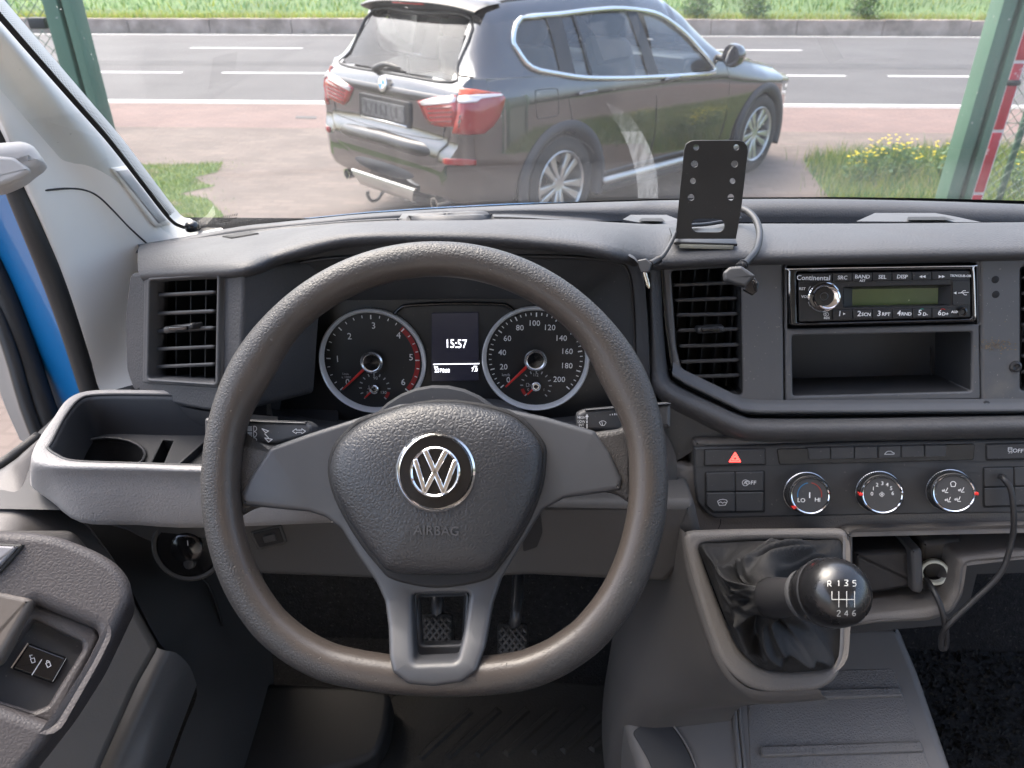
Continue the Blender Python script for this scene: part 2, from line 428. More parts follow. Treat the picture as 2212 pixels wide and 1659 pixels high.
def leafmat(n, c, tr=.4):
    m = M(n, c, .6, var=.25, vs=9); t = m.node_tree; b = t.nodes['Principled BSDF']
    b.inputs['Transmission Weight'].default_value = 0; b.inputs['Subsurface Weight'].default_value = 0
    tl = t.nodes.new('ShaderNodeBsdfTranslucent'); tl.inputs[0].default_value = (*[min(1, q*1.5) for q in c], 1)
    mx = t.nodes.new('ShaderNodeMixShader'); mx.inputs[0].default_value = tr
    t.links.new(b.outputs[0], mx.inputs[1]); t.links.new(tl.outputs[0], mx.inputs[2]); t.links.new(mx.outputs[0], t.nodes['Material Output'].inputs[0]); return m
lf1, lf2, lf3, lf4 = leafmat('blade_green', (.085, .15, .03)), leafmat('blade_yellow', (.22, .25, .04)), leafmat('blade_dark', (.045, .10, .03)), leafmat('blade_straw', (.30, .26, .12))
lf5 = leafmat('blade_blue', (.10, .19, .09))
def scatter(poly, n):
    xs = [q.x for q in poly]; ys = [q.y for q in poly]; out = []
    while len(out) < n:
        x, y = random.uniform(min(xs), max(xs)), random.uniform(min(ys), max(ys)); c = False; j = len(poly)-1
        for i in range(len(poly)):
            a, b = poly[i], poly[j]
            if (a.y > y) != (b.y > y) and x < (b.x-a.x)*(y-a.y)/(b.y-a.y)+a.x: c = not c
            j = i
        if c: out.append(Vector((x, y, .004)))
    return out
def patch(name, px, n, lab, hm, cols, bare, wid=.006):
    P = [WZ(*q) for q in px]; top = mk(name+'_base', [q+Vector((0, 0, .004)) for q in P], [tuple(range(len(P)))], bare, None, False)
    struct(top)
    pts = scatter(P, n); pts += [q+Vector((random.gauss(0, .13), random.gauss(0, .13), 0)) for q in random.sample(pts, n//5)]   # stray tufts past the edge
    o = blades(name, pts, hm[0], hm[1], wid, cols); struct(o, 'stuff'); o['label'] = lab; return o
m_turf2 = M('thin_turf', (.085, .135, .042), .95, var=.3, vs=6, tint=((.17, .135, .10), 2.6, .56, .66), noise=(40, .6, .02))
patch('grass', [(150, 362), (280, 357), (400, 356), (483, 352), (470, 372), (420, 384), (440, 398), (465, 402), (385, 420), (448, 430), (483, 465), (470, 520), (380, 640), (60, 640), (40, 450)], 24000,
      'short green grass patch on the pavement behind the pale pillar', (.015, .045), [lf1, lf2, lf1, lf3], m_turf2, .004)
patch('rough_grass', [(1735, 345), (1800, 336), (1907, 330), (2057, 326), (2600, 318), (2800, 600), (1900, 600), (1830, 480), (1770, 400), (1745, 368)], 24000,
      'rough green verge with weeds around the right gate post', (.05, .20), [lf1, lf2, lf5, lf3, lf4], m_turf2)
# far verge
sp = [rp(random.uniform(-32, 34), wt+.25+random.random()**1.5*2.2, wall_h-.03) for _ in range(30000)]
o = blades('verge_grass', sp, .07, .22, .022, [lf2, lf2, lf1, lf4]); struct(o, 'stuff'); o['label'] = 'yellowish long grass strip above the concrete edging'
sp = [rp(random.uniform(-55, 58), wt+2.0+random.random()**1.4*26, wall_h+.1) for _ in range(34000)]
for q in sp:
    t = (q-RO).dot(E2)-wt; q.z = np.interp(t, [1.2, 3, 8, 20, 60], [wall_h+.02, wall_h+.15, wall_h+.35, .9, 1.2])-.05
o = blades('meadow_grass', sp, .12, .34, .04, [lf1, lf5, lf3, lf2]); struct(o, 'stuff'); o['label'] = 'tall green meadow grass beyond the road'

def leafy(name, base, h, rad, n, mats, lab, cat, group=None, leaf=.05):
    t = thing(name, lab, cat, base, group)
    V, Fc = [], []
    for k in range(9):
        a = random.uniform(0, 6.28); tip = Vector((math.cos(a)*rad*random.uniform(.2, .9), math.sin(a)*rad*random.uniform(.2, .9), h*random.uniform(.6, .95)))
        kk = len(V); w = .012
        V += [base+Vector((-w, 0, 0)), base+Vector((w, 0, 0)), base+tip]; Fc.append((kk, kk+1, kk+2))
    mk('stem', V, Fc, lf3, t, False)
    V, Fc, mi = [], [], []
    for k in range(n):
        a, zz = random.uniform(0, 6.28), random.random(); r = rad*(random.random()**.5)*(.55+.6*math.sin(math.pi*min(.95, zz+.12)))
        c = base+Vector((math.cos(a)*r, math.sin(a)*r, h*(.12+.88*zz)))
        d1 = Vector((random.gauss(0, 1), random.gauss(0, 1), random.gauss(.3, .6))).normalized(); d2 = d1.orthogonal()*.4
        s = leaf*random.uniform(.6, 1.5); kk = len(V); V += [c-d1*s/2, c+d2*s/2, c+d1*s/2, c-d2*s/2]; Fc.append((kk, kk+1, kk+2, kk+3)); mi.append(random.randrange(len(mats)))
    o = mk('foliage', V, Fc, mats[0], t, False)
    for m in mats[1:]: o.data.materials.append(m)
    o.data.polygons.foreach_set('material_index', mi); return t
bl = [('round grey-green shrub nearest the parked car, beyond the road', 1536, .75), ('slim grey-green shrub in the middle of the far verge', 1671, .85), ('loose grey-green shrub near the right gate post, beyond the road', 1926, .8)]
lfg = leafmat('leaf_grey', (.10, .135, .075))
for lab, px, h in bl:
    s = st(px, 60)[0]; q = WZ(px, 52, wall_h); s = (q-RO).dot(E1)
    leafy('shrub', rp(s, wt+.7, wall_h-.03), h, .42, 700, [lfg, lf5, lf1], lab, 'shrub', 'shrubs on the far verge', .10)
m_yel = leafmat('petal_yellow', (.80, .62, .02), .3)
fl = [(1846, 402, 'bushy yellow-flowered weed at the left end of the verge', .30), (1885, 396, 'yellow-flowered weed second from the left on the verge', .36), (1925, 388, 'yellow-flowered weed in the middle of the verge', .36), (1962, 384, 'sparse yellow-flowered weed just right of the middle clump', .28),
      (2030, 392, 'yellow-flowered weed beside the right gate post', .32), (2190, 430, 'yellow-flowered weed behind the chain-link fence', .36)]
for px, py, lab, h in fl:
    t = leafy('flowering_weed', WZ(px, py), h, .15, 170, [lf1, lf3, lf5], lab, 'plant', 'yellow-flowered weeds on the verge', .045)
    base = LOC[t.name]; V, Fc = [], []
    for k in range(26 if 'sparse' not in lab else 10):
        a = random.uniform(0, 6.28); r = .15*random.random()**.5
        c = base+Vector((math.cos(a)*r, math.sin(a)*r, h*random.uniform(.75, 1.18)))
        for j in range(4):
            w = j*1.5708+a; e = Vector((math.cos(w), math.sin(w), .35))*.017; f2 = Vector((-math.sin(w), math.cos(w), 0))*.009; kk = len(V)
            V += [c, c+e*.6+f2, c+e, c+e*.6-f2]; Fc.append((kk, kk+1, kk+2, kk+3))
    mk('flowers', V, Fc, m_yel, t, False)
for k in range(14):                                     # single bare stalks standing over the verge
    pass

# ------------------------------------------------------------------ gate posts and fences
m_green = M('green_steel', (.085, .17, .115), .55, var=.12, vs=3, speck=((.3, .35, .3), 40, .72))
m_red = M('red_reflective', (.50, .035, .05), .45, var=.2, vs=8, tint=((.75, .70, .68), 9, .60, .66))
m_white = M('white_enamel', (.75, .74, .72), .5, var=.08, vs=6)
m_wire = M('fence_wire', (.16, .22, .17), .5, metal=.5)
m_dark = M('dark_iron', (.03, .035, .035), .6)
def post(px, py, d, lab, w0, mirror=1):
    c = W(px, py, d); base = Vector((c.x, c.y, 0)); t = thing('gate_post', lab, 'gate post', base, 'green gate posts')
    H = 3.1
    box('flange', base+Vector((-.045*mirror, 0, H/2)), (.075*w0, .14, H), m_green, t, .006)
    box('web', base+Vector((.005*mirror, .02, H/2)), (.05*w0, .08, H-.02), m_green, t, .002)
    box('edge_flange', base+Vector((.05*mirror, 0, H/2)), (.045*w0, .14, H), m_green, t, .006)
    box('base_plate', base+Vector((0, 0, .012)), (.26, .26, .024), m_green, t, .003)
    for sx in (-1, 1):
        for sy in (-1, 1): lathe('bolt', [(.014, 0), (.014, .014), (.009, .018), (0, .018)], base+Vector((sx*.10, sy*.10, .024)), (0, 0, 1), m_dark, t, 6)
    return t, base
pr, pb = post(2098, 300, 4.5, 'green steel gate post at the right beside the yellow flowers', 1.0)
plt, pbl = post(190, 200, 4.5, 'green steel gate post at the left behind the pale pillar', 1.15, 1)
box('hinge', pbl+Vector((-.17, -.02, 1.63)), (.10, .05, .06), m_dark, plt, .01)
q = W(2145, 300, 4.7); rb = Vector((q.x, q.y, 0))
rp_ = thing('striped_post', 'worn red and white reflective post beside the right gate post', 'marker post', rb)
box('core', rb+Vector((0, 0, 1.45)), (.078, .05, 2.9), m_white, rp_, .004)
z = .25
while z < 2.85:
    h = random.uniform(.30, .42); box('reflector', rb+Vector((0, -.028, z+h/2)), (.058, .008, h), m_red, rp_, .003); z += h+.018
for zc in (1.30, 1.78):
    lathe('clamp', [(.052, -.015), (.056, -.01), (.056, .01), (.052, .015)], rb+Vector((0, 0, zc)), (0, 0, 1), m_dark, rp_, 14)
box('latch_arm', rb+Vector((.10, -.02, 1.70)), (.22, .03, .035), m_dark, rp_, .008, rot=Matrix.Rotation(R(32), 3, 'Y'))
def fence(x0, y, x1, lab, posts, h=2.0):
    t = thing('chain_link_fence', lab, 'fence', (x0, y, 0), 'chain-link fences beside the gate')
    V, Fc = [], []; L = abs(x1-x0); sg = 1 if x1 > x0 else -1; step = .07
    def seg(a, b, r=.0016):
        d = (b-a).normalized(); n1 = Vector((0, 1, 0)); n2 = d.cross(n1); k = len(V)
        for e in (a, b):
            for (p, q) in ((1, 1), (-1, 1), (-1, -1), (1, -1)): V.append(e+n1*r*p+n2*r*q)
        Fc.extend([(k+i, k+(i+1) % 4, k+4+(i+1) % 4, k+4+i) for i in range(4)])
    k = -h
    while k < L+h:
        for s in (1, -1):
            # a diagonal starting at (k,0) rising with slope s
            p = []
            for i in range(2):
                zz = 0 if i == 0 else h; xx = k+(zz if s > 0 else h-zz); p.append([xx, zz])
            (xa, za), (xb, zb) = p
            ta, tb = 0.0, 1.0; dx = xb-xa
            if dx:
                t0, t1 = sorted(((0-xa)/dx, (L-xa)/dx)); ta, tb = max(0, t0), min(1, t1)
            if tb > ta:
                A = Vector((x0+sg*(xa+dx*ta), y+.002*s, .05+za+(zb-za)*ta)); B = Vector((x0+sg*(xa+dx*tb), y+.002*s, .05+za+(zb-za)*tb)); seg(A, B)
        k += step
    o = mk('wire_mesh', V, Fc, m_wire, t, False); o['kind'] = 'stuff'
    for xp in posts: tube('post', [(xp, y+.03, 0), (xp, y+.03, h+.12)], .021, m_green, t, 10, 1)
    for zz in (.08, 1.05, h): tube('tension_wire', [(x0, y+.004, zz), (x1, y+.004, zz)], .0028, m_wire, t, 6, 1)
    return t
q1, q2 = W(2160, 300, 4.62), W(2190, 420, 4.62)
fence(rb.x-.03, rb.y+.06, rb.x+1.9, 'green chain-link fence running off to the right of the striped post', [q1.x+.02, q1.x+.22, rb.x+1.85])
ql = W(62, 60, 4.6)
fence(pbl.x-.08, pbl.y+.1, pbl.x-2.0, 'green chain-link fence at the far left behind the pale pillar', [ql.x, pbl.x-1.9])
# ================================================================== parked SUV
m_paint = M('car_paint', (.014, .0105, .010), .10, metal=.0, coat=1.0, spec=.5); m_paint.node_tree.nodes['Principled BSDF'].inputs['Coat IOR'].default_value = 1.9
m_clad = M('car_cladding', (.040, .040, .043), .6, noise=(200, .15, .001))
m_chr = M('car_chrome', (.75, .77, .77), .18, metal=1.0)
m_silver = M('car_silver', (.55, .54, .51), .35, metal=.8)
m_alloy = M('alloy', (.62, .60, .56), .3, metal=.75)
m_tyre = M('tyre', (.035, .034, .033), .8, noise=(90, .3, .003))
m_cblk = M('car_black', (.012, .012, .013), .35)
m_cseat = M('car_seat', (.10, .098, .10), .7)
m_clin = M('car_lining', (.5, .49, .47), .9)
m_rear_l = M('lamp_red', (.33, .006, .007), .12, coat=1.0)
m_rear_d = M('lamp_dark_red', (.14, .004, .005), .2, coat=1.0)
m_rear_o = M('lamp_orange', (.75, .10, .02), .15, coat=1.0)
m_rear_w = M('lamp_white', (.80, .74, .72), .15, coat=1.0)
m_cglass = glass('car_glass', (.86, .92, .91), 1.0); m_sglass = glass('side_glass', (.90, .95, .94), 2.2)
CY0 = R(44.7)
CB = Vector((-.46, 6.62, 0)); CSC = Vector((1.03, 1.075, 1.075))
car = thing('parked_suv', 'dark brown parked SUV seen from its rear right corner', 'car', CB, None, CY0)
LOC[car.name] = Vector((0, 0, 0))                       # its parts are built in the car's own axes: x ahead, y left, z up
car.scale = CSC
MC = Matrix.Translation(CB) @ Matrix.Rotation(CY0, 4, 'Z') @ Matrix.Diagonal((*CSC, 1)); MCI = MC.inverted()
def tab(x, *kv): return float(np.interp(x, kv[0::2], kv[1::2]))
def sec(x):
    zb = tab(x, -.97, .40, -.85, .34, -.5, .27, 0, .25, 2.8, .25, 3.3, .24, 3.6, .26, 3.68, .32)
    zr = tab(x, -.985, .64, -.965, .74, -.935, .79, -.925, .86, -.915, 1.02, -.885, 1.09, -.80, 1.195, -.68, 1.36, -.565, 1.505, -.53, 1.56, -.49, 1.60, -.30, 1.635, .3, 1.66, 1.0, 1.645, 1.4, 1.60, 1.7, 1.47, 2.0, 1.29, 2.25, 1.14, 2.5, 1.10, 3.0, 1.04, 3.35, .965, 3.55, .86, 3.64, .72, 3.68, .60)
    ys = tab(x, -.985, .70, -.965, .78, -.93, .815, -.90, .84, -.80, .89, -.6, .915, -.3, .93, 0, .94, 1.4, .932, 2.8, .94, 3.15, .91, 3.4, .84, 3.55, .74, 3.64, .62, 3.68, .50)
    zs = min(tab(x, -1, 1.00, 0, .985, 2, .95, 3.6, .80), zr-.05)
    zbl = min(tab(x, -1, 1.16, -.3, 1.15, .2, 1.115, 1, 1.09, 2.1, 1.075, 2.4, 1.05, 3.6, .86), zr-.03)
    yb = tab(x, -.985, .62, -.93, .72, -.88, .77, -.7, .83, -.3, .87, 0, .885, 1.4, .885, 2.1, .88, 2.6, .85, 3.2, .76, 3.55, .55, 3.68, .3)
    yr = tab(x, -.985, .55, -.93, .66, -.88, .70, -.7, .665, -.53, .64, 0, .655, 1.0, .655, 1.4, .64, 1.8, .67, 2.2, .72, 2.6, .66, 3.2, .58, 3.55, .42, 3.68, .2)
    zre = max(zbl+.008, min(zr-.055, zr-.07 if -.5 < x < 1.5 else zr-.03))
    y7, z7 = yb*.42+yr*.58+.022, zbl*.42+zre*.58
    P = [(0, zb), (ys-.16, zb), (ys-.035, zb+.05), (ys-.012, min(.50, zr-.08)), (ys, min(.72, zr-.065)), (ys-.012, zs), (yb+.01, max(zbl-.02, zs+.005)), (yb, max(zbl, zs+.01)), (y7, z7), (yr, zre), (yr-.14, zr-.016), (yr*.4, zr-.003), (0, zr)]
    return P
xs = [-.985]; 
prof = [-.985, -.975, -.965, -.955, -.945, -.935, -.93, -.925, -.9225, -.92, -.9175, -.915, -.905, -.895, -.885]
prof += [-.885+.0165*i for i in range(1, 26)]; x = prof[-1]
while x < 3.55: x += .032; prof.append(x)
prof += [3.60, 3.63, 3.65, 3.665, 3.675, 3.68]
half = []
for x in prof:
    s = cr([(p[0], p[1], 0) for p in sec(x)], 6); half.append([Vector((x, max(0.0, p.x), p.y)) for p in s])
nh = len(half[0])
rows = [[Vector((v.x, -v.y, v.z)) for v in h]+[v.copy() for v in h[::-1]][1:-1] for h in half]
nc = len(rows[0])
V = [v for r in rows for v in r]
body_all = grid_faces(len(rows), nc, True)+[tuple(range(nc))[::-1], tuple((len(rows)-1)*nc+j for j in range(nc))]
class OutBVH:
    def __init__(s, t): s.t = t
    def ray_cast(s, o, d):
        l, n, i, q = s.t.ray_cast(o, d)
        if l is not None and n.dot(d) > 0: n = -n
        return l, n, i, q
bvh = OutBVH(BVHTree.FromPolygons([tuple(v) for v in V], body_all))
def inpoly(x, y, P):
    c = False; j = len(P)-1
    for i in range(len(P)):
        a, b = P[i], P[j]
        if (a[1] > y) != (b[1] > y) and x < (b[0]-a[0])*(y-a[1])/(b[1]-a[1])+a[0]: c = not c
        j = i
    return c
# window outline in side view (x, z), measured on the near side of the body
def hit(px, py):
    o = MCI @ CAM; d = (MCI.to_3x3() @ ray(px, py)).normalized(); l, n, i, _ = bvh.ray_cast(o, d); return l, n
WPX = [(1124, 42), (1107, 85), (1118, 112), (1147, 147), (1200, 160), (1262, 169), (1330, 170), (1394, 168), (1480, 163), (1541, 156), (1529, 129), (1505, 102), (1480, 75), (1445, 47), (1409, 29), (1345, 20), (1280, 23), (1200, 33)]
WIN = []
for q in WPX:
    l = hit(*q)[0]
    if l is not None: WIN.append((l.x, min(l.z, 1.585)))
RWIN = [(-.66, 1.13), (-.63, 1.22), (-.56, 1.48), (.56, 1.48), (.63, 1.22), (.66, 1.13)]   # rear window (y, z)
WS = [(-.62, 1.17), (-.56, 1.54), (.56, 1.54), (.62, 1.17)]
keep, cut = [], []
for f in body_all:
    c = sum((V[i] for i in f), Vector())/len(f); drop = False
    if abs(c.y) > .55 and inpoly(c.x, c.z, WIN): drop = True
    if c.x < -.5 and inpoly(c.y, c.z, RWIN): drop = True
    if 1.42 < c.x < 2.2 and inpoly(c.y, c.z, WS): drop = True
    for ax in (0, 2.81):
        if abs(c.y) > .5 and (c.x-ax)**2+(c.z-.37)**2 < .43**2: drop = True
    if not drop: keep.append(f)
body = mk('body', V, keep, m_paint, car)
def hit(px, py):
    o = MCI @ CAM; d = (MCI.to_3x3() @ ray(px, py)).normalized(); l, n, i, _ = bvh.ray_cast(o, d); return l, n
def wrap(name, poly, mat, par, off=.006, thick=.012, n=3, mirror=False, fallback=None):
    """panel that follows the body surface inside an outline"""
    c = Vector((sum(p[0] for p in poly)/len(poly), sum(p[1] for p in poly)/len(poly)))
    L = []
    for i in range(len(poly)):
        a, b = Vector(poly[i]), Vector(poly[(i+1) % len(poly)])
        for k in range(n): L.append(a+(b-a)*(k/n))
    rings = []
    for s in (1.0, .985, .7, .35, .05):
        rr = []
        for p in L:
            q = c+(p-c)*s; l, nn = hit(q.x, q.y)
            rr.append((l, nn))
        rings.append(rr)
    pts = [r for rr in rings for r in rr]; good = [r for r in pts if r[0] is not None]
    if not good: return None
    Vv = []
    for j, rr in enumerate(rings):
        for l, nn in rr:
            if l is None: l, nn = min(good, key=lambda g: 0)[0], good[0][1]
            Vv.append(l+nn*(off-thick if j == 0 else off))
    Fc = grid_faces(len(rings), len(L), True); Fc.append(tuple((len(rings)-1)*len(L)+k for k in range(len(L))))
    if mirror: Vv = [Vector((v.x, -v.y, v.z)) for v in Vv]
    return normals(mk(name, Vv, Fc, mat, par))
def zs2(z, ox=1200, oy=0, k=1.4747):                    # zoomed view -> measuring view
    return (z[0]/k+ox)*.553, (z[1]/k+oy)*.553
def side_pt(x, z, sgn=-1, off=0.0):
    o = Vector((x, sgn*2.0, z)); l, n, i, _ = bvh.ray_cast(o, Vector((0, -sgn, 0))); 
    return (l+n*off) if l is not None else Vector((x, sgn*.6, z))
def rear_pt(y, z, off=0.0):
    l, n, i, _ = bvh.ray_cast(Vector((-2, y, z)), Vector((1, 0, 0))); return (l+n*off) if l is not None else Vector((-.5, y, z))
def top_pt(x, y, off=0.0):
    l, n, i, _ = bvh.ray_cast(Vector((x, y, 3)), Vector((0, 0, -1))); return l+n*off
def pane(name, poly, fn, mat, par, off, rings=(1, .8, .55, .3, .05), n=4):
    c = Vector((sum(p[0] for p in poly)/len(poly), sum(p[1] for p in poly)/len(poly))); L = []
    for i in range(len(poly)):
        a, b = Vector(poly[i]), Vector(poly[(i+1) % len(poly)]); L += [a+(b-a)*(k/n) for k in range(n)]
    Vv = [fn(*(c+(p-c)*s), off) for s in rings for p in L]; Fc = grid_faces(len(rings), len(L), True)
    Fc.append(tuple((len(rings)-1)*len(L)+k for k in range(len(L)))); return normals(mk(name, Vv, Fc, mat, par))
def panel3(name, poly, fn, mat, par, off=.006, depth=.02, n=4):
    return pane(name, poly, lambda a, b, o, : fn(a, b, o), mat, par, off)
def clipx(P, x0, x1):
    for xx, sg in ((x0, 1), (x1, -1)):
        out = []
        for i in range(len(P)):
            a, b = P[i-1], P[i]; ia, ib = (a[0]-xx)*sg >= 0, (b[0]-xx)*sg >= 0
            if ia != ib:
                t = (xx-a[0])/(b[0]-a[0]); out.append((xx, a[1]+(b[1]-a[1])*t))
            if ib: out.append(b)
        P = out
    return P
def zcross(x):
    z = []
    for i in range(len(WIN)):
        a, b = WIN[i-1], WIN[i]
        if (a[0]-x)*(b[0]-x) <= 0 and a[0] != b[0]: z.append(a[1]+(b[1]-a[1])*(x-a[0])/(b[0]-a[0]))
    return z or [1.2]
def zlo(x): return min(zcross(x))
def zhi(x): return max(zcross(x))
# side glazing, pillars, chrome surround
for sg in (-1, 1):
    f = (lambda s: (lambda x, z, off=0.0: side_pt(x, z, s, off)))(sg)
    for x0, x1 in ((-9, .02), (.12, .98), (1.10, 9)):
        poly = clipx(WIN, x0, x1)
        if len(poly) > 2: pane('side_window', poly, f, m_sglass, car, -.006)
    for poly in (clipx(WIN, -.02, .13), [(.98, zlo(.98)), (.88, zhi(.88)), (1.0, zhi(1.0)), (1.12, zlo(1.12))]):
        pane('door_pillar', poly, f, m_cblk, car, .004)
    pane('window_bar', [(.29, zlo(.29)), (.25, zhi(.25)), (.277, zhi(.27)), (.32, zlo(.32))], f, m_cblk, car, .003)
    loop = [f(a, b, .008) for a, b in [(p.x, p.y) for p in cr([(a, b, 0) for a, b in WIN], 3, True)]]
    tube('window_surround', loop, .019, m_chr, car, 8, 1, True)
    # handles, rocker, running board, cladding
    for hx in (.22, 1.27):
        q = [f(hx-.10, .985, .012), f(hx-.05, .99, .035), f(hx+.05, .99, .035), f(hx+.10, .985, .012)]
        tube('door_handle', q, .016, m_paint, car, 8, 5)
    tube('running_board', [(.42, sg*.965, .335), (1.4, sg*.975, .335), (2.38, sg*.965, .335)], .030, m_silver, car, 8, 3)
    tube('sill_cladding', [(.40, sg*.90, .28), (1.4, sg*.915, .28), (2.42, sg*.90, .28)], .06, m_clad, car, 8, 3)
    for ax in (0, 2.81):
        ring = []
        for r, dy in ((.375, -.06), (.385, .012), (.41, .022), (.455, .016), (.462, -.01)):
            rr = []
            for k in range(25):
                a = R(-18+216*k/24); x, z = ax+r*math.cos(a), .37+r*math.sin(a)
                y = sg*(tab(max(min(x, 3.3), -.6), -.6, .918, 0, .938, 2.8, .938, 3.3, .90)+dy); rr.append(Vector((x, y, z)))
            ring.append(rr)
        mk('wheel_arch', [v for r in ring for v in r], grid_faces(5, 25), m_clad, car)
        # dark wheel housing
        hv = []
        for yy in (.93, .50):
            for k in range(21):
                a = R(-20+220*k/20); hv.append(Vector((ax+.43*math.cos(a), sg*yy, .37+.43*math.sin(a))))
        hv.append(Vector((ax, sg*.5, .3))); Fh = grid_faces(2, 21)+[(21+k, 22+k, 42) for k in range(20)]
        mk('wheel_housing', hv, Fh, m_cblk, car)
    # seams
    for xx, pts in ((.0, [(-.03, 1.14), (.03, .95), (.10, .72), (.28, .60), (.45, .44)]), (1.0, [(1.05, 1.10), (1.08, .85), (1.10, .6), (1.08, .42)]), (2.0, [(2.08, 1.07), (2.15, .9), (2.16, .6), (2.12, .42)])):
        tube('door_seam', [f(a, b, .0005) for a, b in pts], .0035, m_cblk, car, 5, 5)
    tube('fuel_flap_seam' if sg < 0 else 'shoulder_seam', [f(a, b, .0005) for a, b in ([(-.30, 1.03), (-.30, .90), (-.27, .87), (-.10, .87), (-.08, .90), (-.08, 1.02), (-.11, 1.045), (-.27, 1.05)] if sg < 0 else [(-.3, .97), (.5, .97)])], .003, m_cblk, car, 5, 3, sg < 0)
    # mirror
    c = Vector((2.0, sg*1.03, 1.12))
    lathe('mirror', [(0, -.10), (.055, -.085), (.085, -.04), (.095, .02), (.088, .05), (.075, .055), (.0, .05)], c, (-1, -.1*sg, 0), m_paint, car, 14)
    tube('mirror_arm', [(2.0, sg*.86, 1.09), (2.0, sg*.97, 1.09)], .028, m_cblk, car, 8, 1)
    # roof rail
    rl = [(-.46, sg*.60, 1.60), (-.38, sg*.615, 1.655), (0, sg*.625, 1.675), (.7, sg*.63, 1.675), (1.25, sg*.61, 1.635), (1.36, sg*.60, 1.60)]
    tube('roof_rail', rl, .02, m_chr, car, 8, 5)
# rear glazing
pane('rear_window', [(-.65, 1.14), (-.62, 1.22), (-.55, 1.475), (.55, 1.475), (.62, 1.22), (.65, 1.14)], rear_pt, m_cglass, car, -.004)
tube('rear_window_edge', [rear_pt(y, z, .001) for y, z in ((-.665, 1.125), (-.635, 1.21), (-.565, 1.48), (0, 1.49), (.565, 1.48), (.635, 1.21), (.665, 1.125), (0, 1.12))], .011, m_cblk, car, 6, 4, True)
pane('windscreen', [(-.62, 1.18), (-.56, 1.53), (.56, 1.53), (.62, 1.18)], lambda y, z, o=0: (lambda l: l[0]+l[1]*o)(bvh.ray_cast(Vector((5, y, z)), Vector((-1, 0, 0)))[:2]), m_cglass, car, -.004)
# roof spoiler with brake lamp
spv = []
for x, z, hw in ((-.42, 1.612, .66), (-.55, 1.60, .665), (-.655, 1.572, .655), (-.66, 1.552, .65), (-.60, 1.53, .64), (-.52, 1.50, .63)):
    spv.append([Vector((x+.05*(t/1.0)**2*1.0, hw*t, z-.045*abs(t)**3)) for t in [(-1+2*k/16) for k in range(17)]])
loft('roof_spoiler', spv, M('spoiler_paint', (.016, .013, .0125), .42, coat=.15), car, 1, 3)
box('brake_lamp', (-.652, 0, 1.556), (.02, .36, .022), m_rear_l, car, .004)
# shark fin aerial
loft('roof_aerial', [[Vector((-.30, -.03, 1.63)), Vector((-.30, .03, 1.63))], [Vector((-.24, -.015, 1.70)), Vector((-.24, .015, 1.70))], [Vector((-.10, -.03, 1.64)), Vector((-.10, .03, 1.64))]], m_paint, car, 1, 4)
# rear wiper
tube('rear_wiper', [rear_pt(.16, 1.12, .02), rear_pt(.05, 1.155, .03), rear_pt(-.12, 1.15, .02)], lambda t: .022*(1-t)+.008, m_cblk, car, 8, 4)
# tail lamps: outlines measured on the near side, mirrored to the far side
zl = lambda a, b: ((a/2.9493+1250)*.553, b/2.9493*.553)
zm = lambda a, b: ((a/2.9493+1250)*.553, (b/2.9493+400)*.553)
LIN = [zl(*p) for p in ((1132, 1158), (1360, 1118), (1578, 1098), (1575, 1300), (1555, 1460))]+[zm(*p) for p in ((1420, 285), (1290, 260), (1220, 180))]
LOUT = [zl(*p) for p in ((1600, 1012), (1800, 1035), (2080, 1075), (2128, 1130), (2110, 1210), (2060, 1350))]+[zm(*p) for p in ((1990, 270), (1880, 360), (1700, 375), (1532, 360))]+[zl(1590, 1300)]
BIN = [zl(*p) for p in ((1160, 1168), (1360, 1138), (1575, 1118), (1575, 1190), (1360, 1205), (1185, 1215))]
BOUT = [zl(*p) for p in ((1598, 1118), (1800, 1098), (2085, 1085), (2095, 1108), (1850, 1140), (1790, 1180), (1598, 1195))]
ORG = [zl(*p) for p in ((1604, 1020), (1780, 1040), (1960, 1068), (1800, 1092), (1602, 1110))]
REF = [zm(*p) for p in ((1425, 645), (1610, 648), (1798, 658), (1795, 715), (1610, 722), (1425, 712))]
for mir in (False, True):
    wrap('tail_lamp', LIN, m_rear_l, car, .012, .02, 3, mir); wrap('tail_lamp', LOUT, m_rear_l, car, .012, .02, 3, mir)
    wrap('lamp_bar', BIN, m_rear_w, car, .016, .01, 3, mir); wrap('lamp_bar', BOUT, m_rear_w, car, .016, .01, 3, mir)
    for j_ in range(4):
        wrap('lamp_rib', [zl(1240+j_*14, 1240+j_*52), zl(1540, 1228+j_*52), zl(1538, 1246+j_*52), zl(1250+j_*14, 1258+j_*52)], m_rear_d, car, .0145, .004, 2, mir)
    wrap('indicator', ORG, m_rear_o, car, .0145, .01, 3, mir); wrap('reflector', REF, m_rear_l, car, .012, .01, 3, mir)
for sg in (-1, 1):
    lathe('exhaust', [(.038, .1), (.042, -.02), (.042, -.03), (.034, -.03), (.034, .08)], (-.93, sg*.56, .335), (1, 0, 0), m_chr, car, 16, cap=False)
